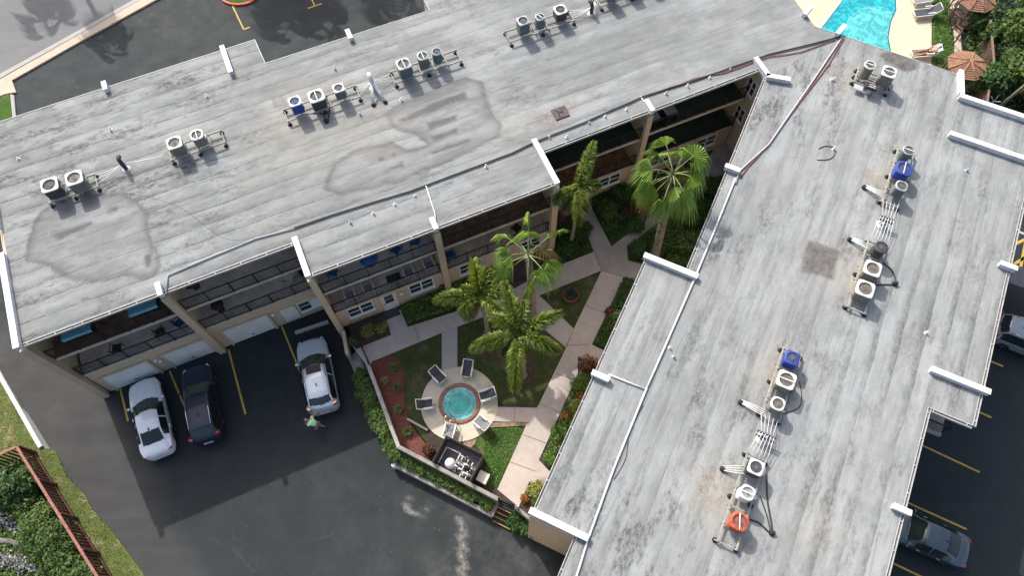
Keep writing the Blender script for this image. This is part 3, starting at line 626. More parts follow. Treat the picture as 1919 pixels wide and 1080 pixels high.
# angled corner where the wings meet, with two stacked windows
fw("corner_wall", FA, [(24.2, 24.45, 19.85, 24.0, 0, H - 0.31), (24.45, 25.3, 19.6, 19.85, 0, H - 0.31)])
def window(F, u0, u1, v, z0, z1, panes=2, name="window", out=-1, axis='u'):
    """white framed window on a wall; axis says along which frame axis it runs"""
    fr = MB(); gl = MB(); t = 0.055
    def fb(m, a0, a1, d0, d1, zz0, zz1):
        d0, d1 = (v + out * d0, v + out * d1); d0, d1 = min(d0, d1), max(d0, d1)
        if axis == 'u': m.fbox(F, a0, a1, d0, d1, zz0, zz1)
        else: m.fbox(F, d0, d1, a0, a1, zz0, zz1)
    w = (u1 - u0)
    for a, b, c, d in [(u0, u1, z0 - t, z0), (u0, u1, z1, z1 + t), (u0 - t, u0, z0 - t, z1 + t), (u1, u1 + t, z0 - t, z1 + t)]: fb(fr, a, b, 0.0, 0.07, c, d)
    for k in range(1, panes):
        x = u0 + w * k / panes; fb(fr, x - 0.045, x + 0.045, 0.0, 0.065, z0, z1)
    for k in range(panes):
        x0 = u0 + w * k / panes + 0.045; x1 = u0 + w * (k + 1) / panes - 0.045
        fb(fr, x0, x1, 0.0, 0.05, (z0 + z1) / 2 - 0.02, (z0 + z1) / 2 + 0.02)
    fb(gl, u0, u1, 0.002, 0.02, z0, z1)
    fb(fr, u0 - 0.1, u1 + 0.1, 0.0, 0.12, z0 - t - 0.05, z0 - t)
    o = fr.build(name, M_frame, BL); p = gl.build("pane", M_glass, o, loc=BL['_o'])
    return o
window(FA, 20.98, 21.68, 24.2, 6.25, 7.35, 2, axis='v'); window(FA, 20.98, 21.68, 24.2, 3.75, 4.8, 2, axis='v')
def rail(F, u0, u1, v, z, name="balcony_railing"):
    mb = MB(); mb.fbox(F, u0, u1, v - 0.025, v + 0.025, z + 1.02, z + 1.07); mb.fbox(F, u0, u1, v - 0.02, v + 0.02, z + 0.08, z + 0.115)
    n = int((u1 - u0) / 0.125)
    for i in range(n): x = u0 + (i + 0.5) * (u1 - u0) / n; mb.fbox(F, x - 0.011, x + 0.011, v - 0.011, v + 0.011, z + 0.1, z + 1.03)
    k = max(1, round((u1 - u0) / 1.4))
    for i in range(k + 1): x = u0 + 0.03 + i * (u1 - u0 - 0.06) / k; mb.fbox(F, x - 0.028, x + 0.028, v - 0.035, v + 0.035, z - 0.12, z + 1.07)
    return mb.build(name, M_rail, BL)
FLOORS = {4: (M_green, M_brown), 5: (M_green, M_green), 0: (M_brown, M_floor), 3: (M_brown, M_floor)}
for i, (u0, u1, v, gz) in enumerate(BAYS):
    a, b = u0 + 0.19, u1 - 0.19
    up, lo = FLOORS.get(i, (M_floor, M_floor))
    fw("wall", FA, [(a - 0.02, b + 0.02, v + D, v + D + 0.2, S1Z, H - 0.31)])                     # back wall of the balconies
    fw("ground_floor_wall", FA, [(a - 0.02, b + 0.02, v + 0.04, v + 0.24, gz, S1Z - 0.2)])
    for z, fm in ((S1Z, lo), (S2Z, up)):
        fw("balcony_slab", FA, [(a, b, v - 0.02, v + D, z - 0.2, z - 0.012)], M_slab)
        fw("balcony_floor", FA, [(a + 0.01, b - 0.01, v + 0.09, v + D - 0.01, z - 0.011, z)], fm)
        rail(FA, a, b, v + 0.02, z)
    # doors and windows of the flats behind the balconies
    for z in (S1Z, S2Z):
        for k in (0, 1):
            c = a + (b - a) * (0.28 + 0.44 * k)
            window(FA, c - 1.25, c - 0.15, v + D, z + 0.95, z + 2.0, 1)
            dm = MB(); dm.fbox(FA, c + 0.2, c + 1.05, v + D - 0.05, v + D, z, z + 2.05); dr = dm.build("door", M_door, BL)
            hm = MB(); hm.fbox(FA, c + 0.26, c + 0.30, v + D - 0.09, v + D - 0.05, z + 0.95, z + 1.05); hm.build("handle", M_rail, dr, loc=BL['_o'])
def garage(u0, u1, v, z0, z1):
    mb = MB(); n = 4
    for k in range(n): mb.fbox(FA, u0, u1, v - 0.005 * 0, v + 0.03, z0 + (z1 - z0) * k / n + 0.008, z0 + (z1 - z0) * (k + 1) / n - 0.008)
    mb.fbox(FA, u0, u1, v + 0.004, v + 0.035, z0, z1)
    o = mb.build("garage_door", M_gdoor, BL)
    h = MB(); h.fbox(FA, (u0 + u1) / 2 - 0.1, (u0 + u1) / 2 + 0.1, v - 0.03, v, z0 + 0.35, z0 + 0.4); h.build("handle", M_rail, o, loc=BL['_o'])
    s = MB(); s.fbox(FA, u0 - 0.12, u0, v - 0.06, v + 0.03, 0, z1 + 0.1); s.fbox(FA, u1, u1 + 0.12, v - 0.06, v + 0.03, 0, z1 + 0.1); s.fbox(FA, u0, u1, v - 0.06, v + 0.03, z1, z1 + 0.1); s.build("door_surround", M_stucco, BL)
garage(-16.55, -14.0, 21.08, 0.1, 2.1); garage(-13.1, -10.7, 21.08, 0.1, 2.1); garage(-9.55, -6.95, 21.10, 0.1, 2.15)
dm = MB(); dm.fbox(FA, -6.2, -5.3, 21.09, 21.13, 0.35, 1.95); dm.build("service_door", M_gdoor, BL)
window(FA, -5.1, -4.45, 21.15, 0.85, 1.95, 1)
window(FA, -2.45, -1.05, 19.13, 1.85, 3.0 - 0.08, 2); window(FA, 1.3, 2.68, 19.13, 1.85, 2.92, 2); window(FA, 4.45, 5.75, 19.13, 1.85, 2.92, 2)
window(FA, 14.6, 16.0, 21.25, 1.9, 2.85, 2); window(FA, 21.6, 22.9, 21.37, 1.9, 2.85, 2); window(FA, 8.4, 9.6, 19.13, 1.85, 2.9, 2); window(FA, 18.2, 19.6, 21.37, 1.9, 2.85, 2); window(FA, 11.2, 12.5, 21.25, 1.9, 2.85, 2)
def front_door(u0, u1, v, z0):
    mb = MB(); mb.fbox(FA, u0, u1, v - 0.06, v, z0, z0 + 2.08); o = mb.build("front_door", M_door, BL)
    g = MB(); g.fbox(FA, u0 + 0.2, u1 - 0.2, v - 0.075, v - 0.06, z0 + 0.95, z0 + 1.4); g.fbox(FA, u0 + 0.2, u1 - 0.2, v - 0.075, v - 0.06, z0 + 1.46, z0 + 1.88); g.build("pane", M_glass, o, loc=BL['_o'])
    g = MB(); g.fbox(FA, u0 + 0.07, u0 + 0.12, v - 0.12, v - 0.06, z0 + 0.9, z0 + 1.0); g.build("handle", M_rail, o, loc=BL['_o'])
front_door(-0.5, 0.42, 19.14, CZ + 0.04); front_door(6.75, 7.65, 19.14, CZ + 0.04); front_door(20.2, 21.1, 21.38, CZ + 0.04)
for u, v, z in ((0.75, 19.0, 2.55), (-13.55, 21.0, 1.9), (-6.6, 21.0, 2.0), (-13.4, 21.0, 1.6)):
    mb = MB(); mb.lathe(FA(u, v, z), [(0.03, -0.08), (0.09, -0.05), (0.09, 0.06), (0.03, 0.1)], 10); mb.fbox(FA, u - 0.03, u + 0.03, v, v + 0.16, z - 0.03, z + 0.03); mb.build("wall_lamp", M_frame, BL)
# window air conditioner in the wall by the wide bay
mb = MB(); mb.fbox(FA, -4.35, -3.75, 20.75, 21.16, 1.35, 1.8)
for k in range(6): mb.fbox(FA, -4.32, -3.78, 20.735, 20.75, 1.39 + 0.065 * k, 1.42 + 0.065 * k)
mb.build("window_air_conditioner", M_frame, BL)
# balcony seen in the notch of the short wing
for z in (S1Z, S2Z):
    mb = MB(); mb.fbox(FB, 16.5, 18.98, -14.9, -12.82, z - 0.22, z); mb.build("balcony_slab", M_slab, BL)
    mb = MB(); mb.fbox(FB, 16.56, 18.98, -14.84, -12.82, z, z + 0.012); mb.build("balcony_floor", M_floor, BL)
    mb = MB()
    for i in range(17): x = -14.82 + i * 0.12; mb.fbox(FB, 16.58, 16.605, x, x + 0.025, z + 0.1, z + 1.03)
    mb.fbox(FB, 16.57, 16.62, -14.86, -12.85, z + 1.03, z + 1.08)
    for i in range(19): x = 16.62 + i * 0.125; mb.fbox(FB, x, x + 0.025, -14.82, -14.795, z + 0.1, z + 1.03)
    mb.fbox(FB, 16.57, 18.95, -14.85, -14.79, z + 1.03, z + 1.08); mb.build("balcony_railing", M_rail, BL)
# floors inside, so that no daylight shows through the flats
fw("inner_floor", FA, [(-17.0, 24.0, 24.05, 32.5, S1Z - 0.2, S1Z)], M_floor)
# ================================================================ roof equipment
M_acw = simple("condenser_cap_white", (0.66, 0.67, 0.66), 0.5, 0.06, 3); M_acg = simple("condenser_cap_grey", (0.33, 0.36, 0.36), 0.5, 0.08, 3)
M_acb = simple("louvre_beige", (0.20, 0.18, 0.14), 0.6, 0.15, 4); M_acd = simple("louvre_dark", (0.05, 0.052, 0.05), 0.6, 0.2, 4)
M_acgr = simple("louvre_green_grey", (0.12, 0.145, 0.14), 0.6, 0.15, 4); M_acbl = simple("blue_coating", (0.022, 0.06, 0.34), 0.6, 0.3, 5, dirt=(0.06, 0.08, 0.20))
M_acor = simple("orange_rusty_paint", (0.50, 0.10, 0.04), 0.7, 0.3, 6, dirt=(0.25, 0.06, 0.03)); M_fanb = simple("fan_blade", (0.17, 0.165, 0.155), 0.5, 0.15, 6)
M_guard = simple("wire_guard", (0.16, 0.16, 0.16), 0.6, 0.1, 5); M_fanr = simple("fan_blade_rusty", (0.17, 0.085, 0.055), 0.7, 0.3, 8); M_dark = simple("dark_interior", (0.012, 0.012, 0.012), 0.9, 0.1, 4)
M_wood = simple("weathered_beam", (0.34, 0.325, 0.29), 0.85, 0.2, 6, dirt=(0.25, 0.21, 0.17)); M_rub = simple("rubber_foot", (0.02, 0.02, 0.02), 0.8, 0.1, 5)
M_pipe = simple("white_pipe_insulation", (0.64, 0.65, 0.64), 0.7, 0.08, 6); M_cable = simple("black_cable", (0.03, 0.03, 0.035), 0.6, 0.1, 5)
M_redc = simple("red_cable", (0.28, 0.07, 0.06), 0.6, 0.1, 5); M_galv = simple("galvanised_conduit", (0.42, 0.43, 0.45), 0.5, 0.1, 5)
M_rustp = simple("rusty_plate", (0.10, 0.08, 0.07), 0.8, 0.3, 6)
def condenser(label, px, py, w, h, z0, ang, cap, body, fan, rnd, bars, group):
    q = G(px, py, z0 + h)
    t = thing("air_conditioner", label, "air conditioner", (q.x, q.y, z0), ang, group)
    sq = 2.0 if rnd == 2 else (3.2 if rnd == 1 else 7.0)
    r = w / 2 / (1.0 if rnd == 2 else 0.5 ** 0 )
    mb = MB()
    # louvred casing: stacked thin ribs
    prof = []; n = int(h / 0.055)
    for k in range(n):
        z = 0.03 + (h - 0.09) * k / n; dz = (h - 0.09) / n
        prof += [(r * 0.965, z), (r * 0.93, z + dz * 0.3), (r * 0.93, z + dz * 0.55), (r * 0.965, z + dz * 0.62)]
    mb.lathe((0, 0, 0), prof, 32, 0, False, True, sq)
    sub(t, "casing", mb, body)
    mb = MB(); mb.lathe((0, 0, 0), [(r * 0.97, h - 0.07), (r, h - 0.06), (r, h - 0.012), (r * 0.975, h), (r * 0.93, h + 0.004)], 32, 0, False, False, sq)
    # annular lid between the rounded square rim and the round opening
    N = 32; vs = []; ro = r * 0.80
    for k in range(N):
        a = 2 * math.pi * (k + 0.5) / N; qd = 1.0 / (abs(math.cos(a)) ** sq + abs(math.sin(a)) ** sq) ** (1.0 / sq)
        vs.append((qd * r * 0.93 * math.cos(a), qd * r * 0.93 * math.sin(a), h + 0.004))
    for k in range(N):
        a = 2 * math.pi * (k + 0.5) / N; vs.append((ro * math.cos(a), ro * math.sin(a), h + 0.02))
    for k in range(N):
        a = 2 * math.pi * (k + 0.5) / N; vs.append((ro * 0.97 * math.cos(a), ro * 0.97 * math.sin(a), h - 0.2))
    mb.add(vs, [(k, (k + 1) % N, N + (k + 1) % N, N + k) for k in range(N)] + [(N + k, N + (k + 1) % N, 2 * N + (k + 1) % N, 2 * N + k) for k in range(N)])
    top = sub(t, "top_cover", mb, cap)
    mb = MB(); mb.lathe((0, 0, 0), [(ro * 0.97, h - 0.26), (ro * 0.97, h - 0.255)], 24); sub(t, "fan_well", mb, M_dark)
    mb = MB(); mb.lathe((0, 0, 0), [(ro * 0.25, h - 0.2), (ro * 0.25, h - 0.09), (ro * 0.12, h - 0.07)], 12)
    nb = 3 + int(rng.integers(0, 2)); a0 = rng.random() * 6
    for b in range(nb):
        vs = []
        for i in range(5):
            rr = ro * (0.22 + 0.68 * i / 4); wd = 0.35 + 0.22 * i / 4
            for sgn in (-1, 1):
                a = a0 + 2 * math.pi * b / nb + sgn * wd; vs.append((rr * math.cos(a), rr * math.sin(a), h - 0.14 + sgn * 0.045))
        mb.add(vs, [(2 * i, 2 * i + 1, 2 * i + 3, 2 * i + 2) for i in range(4)])
    sub(t, "fan", mb, fan)
    mb = MB()
    for k in range(4):
        rr = ro * (0.28 + 0.22 * k); mb.tube([(rr * math.cos(2 * math.pi * i / 20), rr * math.sin(2 * math.pi * i / 20), h + 0.03 - 0.01 * k) for i in range(21)], 0.006, 4, cap=False)
    for k in range(8):
        a = k * math.pi / 8; mb.tube([(ro * math.cos(a), ro * math.sin(a), h + 0.01), (0, 0, h + 0.035), (-ro * math.cos(a), -ro * math.sin(a), h + 0.01)], 0.006, 4, cap=False)
    sub(t, "fan_guard", mb, M_guard)
    if bars:
        a = rng.random() * 3.14 if bars == 1 else 1.57
        mb = MB(); mb.obox((0, 0, h + 0.045), (ro * math.cos(a) * 1.1, ro * math.sin(a) * 1.1, 0), (-0.02 * math.sin(a), 0.02 * math.cos(a), 0), (0, 0, 0.008)); sub(t, "brace", mb, M_acw)
    mb = MB(); mb.box(r * 0.93, r * 0.93 + 0.07, -0.16, 0.12, 0.1, 0.42); sub(t, "service_panel", mb, cap if cap != M_acw else M_galv)
    return t
def platform(F, u0, u1, v0, v1, z, label, group, angf):
    """beams on rubber feet that carry a row of condensers"""
    c = F((u0 + u1) / 2, (v0 + v1) / 2, H)
    t = thing("equipment_platform", label, "platform", tuple(c), 0, group, world=True)
    for v in (v0, v1):
        mb = MB(); mb.fbox(F, u0, u1, v - 0.035, v + 0.035, z - 0.08, z); mb.build("rail", M_wood, t)
    k = max(2, int((u1 - u0) / 0.75))
    for i in range(k + 1):
        x = u0 + 0.05 + (u1 - u0 - 0.1) * i / k
        mb = MB(); mb.fbox(F, x - 0.025, x + 0.025, v0 - 0.12, v1 + 0.12, z - 0.16, z - 0.08); mb.build("cross_beam", M_wood, t)
    k = max(2, int((u1 - u0) / 1.5))
    for i in range(k + 1):
        x = u0 + 0.08 + (u1 - u0 - 0.16) * i / k
        for v in (v0 - 0.05, v1 + 0.05):
            p = F(x, v, H); mb = MB(); mb.lathe(p, [(0.13, 0.0), (0.12, 0.05), (0.05, 0.06), (0.05, z - H - 0.18)], 10); mb.build("foot", M_rub, t)
    return t
GR = "condensers standing in rows on the flat roof"
ZP = H + 0.34
def row(F, ang, units, name, lblp, ext0=0.25, ext1=0.25, dv=0.42):
    us = []; vs = []
    for (lb, px, py, w, h, cap_, body, fan, rnd, bars) in units:
        condenser(lb, px, py, w, h, ZP, ang, cap_, body, fan, rnd, bars, GR)
        u, v = inv(G(px, py, ZP + h), AA if F is FA else AB); us.append(u); vs.append(v)
    vm = sum(vs) / len(vs)
    platform(F, min(us) - 0.45 - ext0, max(us) + 0.45 + ext1, vm - dv, vm + dv, ZP - 0.004, lblp, "platforms under the condensers", ang)
    return min(us) - 0.45 - ext0, max(us) + 0.45 + ext1, vm
r1 = row(FA, AA, [("grey capped condenser nearest the west end of the long roof", 92, 346, .86, .74, M_acw, M_acd, M_fanb, 0, 0), ("white capped condenser with tan fan, second from the west end of the long roof", 138, 333, .86, .74, M_acw, M_acb, M_fanr, 0, 0)], "a", "pale beam platform under the westmost pair of condensers", 0.1, 0.35)
r2 = row(FA, AA, [("beige louvred condenser with dark red fan left of the twin with a crossbar", 326, 267, .78, .74, M_acw, M_acb, M_fanr, 0, 0), ("beige condenser with a white bar across its fan beside an empty frame", 368, 252, .68, .72, M_acw, M_acb, M_dark, 1, 2)], "b", "platform with an empty white frame end under two beige condensers", 0.15, 0.75)
r3 = row(FA, AA, [("bright blue condenser with white cap on the long roof", 552, 189, .66, .78, M_acw, M_acbl, M_fanb, 0, 0), ("largest white capped condenser next to the blue one", 592, 179, .84, .74, M_acw, M_acd, M_fanb, 0, 2), ("small white condenser with green grey sides next to the pipe tripod", 634, 164, .60, .70, M_acw, M_acgr, M_fanb, 0, 0)], "c", "platform carrying the blue condenser and two white ones", 0.35, 0.55)
r4 = row(FA, AA, [("wide grey condenser with dark fan right of the pipe tripod", 756, 119, .78, .80, M_acg, M_acgr, M_dark, 0, 2), ("tall grey condenser in the middle of its three, crossbar on top", 792, 104, .62, .85, M_acg, M_acgr, M_fanb, 1, 2), ("round green grey condenser with yellow sticker before the empty frame", 818, 96, .56, .80, M_acg, M_acgr, M_dark, 2, 0)], "d", "platform with an empty frame end under three grey condensers", 0.35, 0.85)
r5 = row(FA, AA, [("dark condenser with rusty fan at the left end of the upper row", 980, 38, .66, .85, M_acg, M_acgr, M_fanr, 0, 0), ("small grey condenser with a white bar between the rusty one and the white capped one", 1012, 31, .54, .78, M_acg, M_acgr, M_fanb, 1, 1), ("white capped condenser at the right end of the upper row", 1050, 17, .70, .62, M_acw, M_acd, M_fanb, 0, 0)], "e", "platform under the three condensers at the top edge of the long roof", 0.55, 0.3)
r6 = row(FA, AA, [("dark condenser by the far edge, left of its two neighbours", 1145, -22, .66, .74, M_acg, M_acgr, M_fanb, 0, 0), ("middle condenser of the furthest group", 1183, -38, .66, .74, M_acw, M_acd, M_fanb, 0, 0), ("furthest condenser of the long roof", 1222, -52, .60, .74, M_acw, M_acd, M_fanb, 1, 0)], "f", "platform of the furthest condensers on the long roof", 0.3, 0.3)
r7 = row(FB, AB, [("round topped beige condenster with brown fan near the swimming pool".replace("condenster", "condenser"), 1631, 121, .62, .95, M_acw, M_acb, M_fanr, 2, 2), ("square brown sided condenser with white crossbar near the swimming pool", 1667, 134, .76, .90, M_acw, M_acb, M_fanb, 0, 2)], "g", "rusty platform under the pair of condensers near the swimming pool", 0.1, 0.1, 0.9)
r8 = row(FB, AB, [("round grey green condenser behind the blue one on the short wing", 1703, 281, .62, .70, M_acg, M_acgr, M_fanb, 2, 1), ("wide bright blue condenser with a light strap", 1695, 315, .84, .60, M_acbl, M_acbl, M_acbl, 1, 1), ("grey condenser with black fan in front of the wide blue one", 1690, 348, .60, .72, M_acg, M_acgr, M_dark, 1, 0)], "h", "platform under the wide blue condenser and its two grey neighbours", 0.3, 0.1)
r9 = row(FB, AB, [("white rimmed condenser nearest the rusty dark roof patch, front of three", 1622, 541, .84, .66, M_acw, M_acb, M_fanr, 0, 0), ("white rimmed condenser in the middle behind the front one", 1636, 503, .80, .66, M_acw, M_acb, M_fanr, 0, 0), ("black condenser with a yellow sticker behind two white rimmed ones", 1652, 463, .68, .66, M_acd, M_acd, M_fanb, 2, 0)], "i", "platform under the black condenser and two white rimmed ones", 0.45, 0.2)
r10 = row(FB, AB, [("white condenser with pale fan, front of the row behind the pipe rack", 1458, 757, .62, .66, M_acw, M_acb, M_acw, 1, 0), ("large brown sided condenser with dark fan behind the small white one", 1474, 712, .82, .66, M_acw, M_acb, M_fanb, 0, 1), ("small square blue condenser at the back of its row", 1485, 671, .68, .60, M_acbl, M_acbl, M_acbl, 0, 0)], "j", "platform under the small blue condenser and two white topped ones", 0.1, 0.2)
r11 = row(FB, AB, [("orange rusty condenser at the front end of the short wing row", 1386, 978, .76, .62, M_acor, M_acor, M_fanb, 1, 1), ("white condenser with a crossbar behind the orange one", 1401, 924, .62, .74, M_acw, M_acw, M_acw, 1, 2), ("pale grey condenser in front of the white pipe rack", 1417, 876, .66, .66, M_acw, M_acd, M_fanb, 0, 0)], "k", "platform under the orange condenser and two pale ones", 0.6, 0.25)
# yellow stickers
def pipe(name, pts, r, mat, label, cat, group=None, n=6):
    mb = MB()
    if isinstance(pts[0], (Vector, tuple)): pts = [pts]
    for p in pts: mb.tube(p, r, n)
    o = mb.build(name, mat, loc=tuple(pts[0][0])); tag(o, label, cat, group); return o
# pipe outlets (bent hoods where the refrigerant lines dive through the roof)
def outlet(px, py, hgt, label, legs=(), w=0.22, tone=M_cable):
    q = G(px, py, H); t = thing("pipe_outlet", label, "pipe hood", tuple(q), 0, "pipe hoods on the roof", world=True)
    mb = MB(); mb.tube([q, q + Vector((0, 0, hgt * 0.8)), q + Vector((-0.04, 0.06, hgt)), q + Vector((-0.10, 0.22, hgt + 0.02)), q + Vector((-0.12, 0.32, hgt - 0.12))], w / 2, 8); mb.build("hood", tone, t)
    mb = MB(); mb.lathe(q, [(0.26, 0.004), (0.25, 0.02), (w * 0.6, 0.1)], 12); mb.build("flashing", M_galv, t)
    for (lx, ly) in legs:
        g = G(lx, ly, H); mb = MB()
        for o in (-0.05, 0.0, 0.05): mb.tube([q + Vector((o, 0, hgt * 0.8)), (q + g) / 2 + Vector((o, 0.0, hgt * 0.4)), g + Vector((o, 0, 0.15))], 0.028, 6)
        mb.build("pipe_bundle", M_pipe, t); mb = MB(); mb.lathe(g, [(0.13, 0.003), (0.12, 0.1), (0.07, 0.16)], 10); mb.build("foot", M_rub, t)
    return t
outlet(238, 318, 0.85, "bent pipe hood between the two westmost condenser groups")
outlet(700, 166, 0.95, "white legged pipe tripod between the grey and the blue condensers", [(700, 197), (722, 192)], 0.26, M_acw)
outlet(1108, 26, 0.8, "bent pipe hood right of the upper condenser row")
def lines(name, pairs, label, r=0.02):
    mb = MB()
    for a, b, sag in pairs:
        m1 = a.lerp(b, 0.35); m2 = a.lerp(b, 0.7); m1.z -= sag; m2.z -= sag
        mb.tube([a, m1, m2, b], r, 5)
    o = mb.build(name, M_pipe, loc=tuple(pairs[0][0])); tag(o, label, "pipes", "white pipe runs between the condensers"); return o
def Fz(F, u, v, z): return F(u, v, z)
def fan_lines(F, u0, v0, p, n, spread, sag=0.08, z=ZP):
    out = []
    for i in range(n):
        k = (i - (n - 1) / 2) * spread; out.append((F(u0, v0 + k, z), p + Vector((0.02 * i, 0.03 * i, -0.05 * i)), sag))
    return out
p1 = G(238, 318, H) + Vector((0, 0, 0.6)); p3 = G(700, 166, H) + Vector((0, 0, 0.7)); p5 = G(1108, 26, H) + Vector((0, 0, 0.6))
lines("refrigerant_lines", fan_lines(FA, r1[1], r1[2], p1, 3, 0.3) , "white pipes from the westmost condensers to the bent hood")
lines("refrigerant_lines", fan_lines(FA, r2[0], r2[2], p1, 2, 0.1), "white pipes from the beige condensers down to the bent hood")
lines("refrigerant_lines", fan_lines(FA, r3[1], r3[2], p3, 4, 0.22), "white pipes from the small white condenser to the pipe tripod")
lines("refrigerant_lines", fan_lines(FA, r4[0], r4[2], p3, 3, 0.28), "white pipes from the wide grey condenser to the pipe tripod")
lines("refrigerant_lines", fan_lines(FA, r5[1], r5[2], p5, 4, 0.2), "white pipes from the upper condenser row to its bent hood")
lines("refrigerant_lines", fan_lines(FA, r6[0], r6[2], p5, 4, 0.2), "white pipes from the furthest condensers to the bent hood")
# pipe racks of the short wing: a raised crossbar with a bundle of pipes over it
def rack(px, py, label, wdt=0.75, hgt=0.62, nbar=5):
    q = G(px, py, H + hgt); u, v = inv(q, AB); t = thing("pipe_rack", label, "pipe rack", (q.x, q.y, H), 0, "pipe racks on the short wing", world=True)
    mb = MB(); mb.fbox(FB, u - 0.05, u + 0.05, v - wdt / 2, v + wdt / 2, H + hgt - 0.04, H + hgt); mb.fbox(FB, u - 0.22, u - 0.14, v - wdt / 2, v + wdt / 2, H + hgt - 0.12, H + hgt - 0.05); mb.build("crossbar", M_cable, t)
    for s in (-1, 1):
        mb = MB(); mb.tube([FB(u - 0.1, v + s * 0.12, H), FB(u - 0.1, v + s * 0.12, H + hgt - 0.08)], 0.045, 8); mb.build("post", M_cable, t)
    mb = MB(); mb.lathe(FB(u - 0.1, v, H), [(0.32, 0.004), (0.3, 0.03), (0.16, 0.1)], 12); mb.build("flashing", M_galv, t)
    return u, v, H + hgt
def rack_lines(R0, ends, label):
    u, v, z = R0; mb = MB(); k = len(ends)
    for i, (eu, ev, ez) in enumerate(ends):
        o = ((k - 1) / 2 - i) * 0.13
        mb.tube([FB(eu, ev, ez), FB((eu * 2 + u) / 3, (ev * 2 + v + o) / 3, (ez * 2 + z) / 3 + 0.03), FB(u, v + o, z + 0.03)], 0.014, 5)
    o = mb.build("refrigerant_lines", M_pipe, loc=tuple(FB(u, v, z))); tag(o, label, "pipes", "white pipe runs between the condensers")
R8 = rack(1663, 408, "black crossbar rack carrying white pipes between the blue condenser and the black one")
rack_lines(R8, [(r8[0] + 0.1, r8[2] + 0.4 - 0.2 * i, ZP + 0.02) for i in range(5)], "white pipes fanning from the wide blue condenser group to its rack")
rack_lines(R8, [(r9[1] - 0.1, r9[2] + 0.4 - 0.18 * i, ZP + 0.02) for i in range(6)], "white pipes fanning from the black condenser to its rack")
R10 = rack(1437, 815, "black crossbar rack with white pipes between the two front condenser rows", 0.85)
rack_lines(R10, [(r10[0] + 0.1, r10[2] + 0.45 - 0.2 * i, ZP + 0.02) for i in range(5)], "white pipes from the small blue condenser row to the rack")
rack_lines(R10, [(r11[1] - 0.1, r11[2] + 0.45 - 0.18 * i, ZP + 0.02) for i in range(6)], "white pipes from the orange condenser row up to the rack")
for (ax, ay), (bx, by), lb in (((1619, 352), (1668, 372), "pipe arm on a black foot left of the grey condenser behind the rack"), ((1592, 450), (1640, 468), "pipe arm on a black foot left of the black condenser"),
                            ((1388, 755), (1446, 782), "pipe arm on a black foot left of the white condenser"), ((1354, 880), (1400, 882), "pipe arm on a black foot left of the pale grey condenser")):
    a, b = G(ax, ay, H), G(bx, by, H + 0.4); t = thing("pipe_run", lb, "pipe run", tuple(a), 0, "low pipe runs beside the racks", world=True)
    mb = MB()
    for o in (-0.09, -0.03, 0.03, 0.09): mb.tube([a + Vector((0, o, 0.16)), a.lerp(b, 0.4) + Vector((0, o * 1.6, 0.12)), b + Vector((0, o * 2, 0.0))], 0.02, 5)
    mb.build("pipe_bundle", M_pipe, t); mb = MB(); mb.lathe(a, [(0.14, 0.003), (0.13, 0.14), (0.06, 0.2)], 10); mb.build("foot", M_rub, t)
# cables looping away from the units
def cable(pts, label, r=0.02, mat=M_cable, z=0.03, grp="loose cables on the roof"):
    P = [G(x, y, H) for x, y in pts]; Q = []
    for i in range(len(P) - 1):
        a, b, c, d = P[max(i - 1, 0)], P[i], P[i + 1], P[min(i + 2, len(P) - 1)]
        for k in range(6):
            s = k / 6; Q.append(0.5 * ((2 * b) + (c - a) * s + (2 * a - 5 * b + 4 * c - d) * s * s + (3 * b - a - 3 * c + d) * s ** 3))
    Q.append(P[-1]); Q = [Vector((q.x, q.y, H + z)) for q in Q]
    return pipe("cable", Q, r, mat, label, "cable", grp)
cable([(1654, 492), (1672, 510), (1678, 532), (1655, 534), (1630, 536)], "black cable looping right of the white rimmed condensers", 0.035)
cable([(1436, 890), (1438, 940), (1446, 998), (1420, 980), (1395, 972)], "thick black hoses ending right of the orange condenser", 0.04)
cable([(1424, 930), (1436, 965), (1444, 996)], "short black hose beside the white condenser", 0.03)
cable([(1468, 776), (1496, 765), (1502, 745), (1498, 715)], "thin black cable curling round the large brown condenser", 0.02)
cable([(610, 180), (618, 200), (612, 232), (606, 215), (585, 212)], "black hoses hanging below the large white condenser", 0.04)
cable([(1531, 300), (1552, 299), (1563, 291), (1562, 278), (1548, 274), (1534, 279)], "curved strip of black hose lying alone on the short wing", 0.02)
cable([(230, 362), (260, 366), (330, 385), (380, 420), (410, 442), (440, 450), (480, 447)], "thin dark cable snaking over the west part of the long roof", 0.005)
for px, py, lb in ((612, 228, "black junction block at the end of hoses below the white condenser"), (1446, 1000, "black junction block right of the orange condenser"), (1676, 533, "black junction block right of the front white rimmed condenser")):
    q = G(px, py, H); mb = MB(); mb.lathe(q, [(0.14, 0.004), (0.13, 0.1), (0.08, 0.15)], 8); mb.box(q.x - 0.12, q.x + 0.12, q.y - 0.05, q.y + 0.05, H + 0.06, H + 0.2); tag(mb.build("junction_block", M_rub, loc=tuple(q)), lb, "junction block", "junction blocks on the roof")
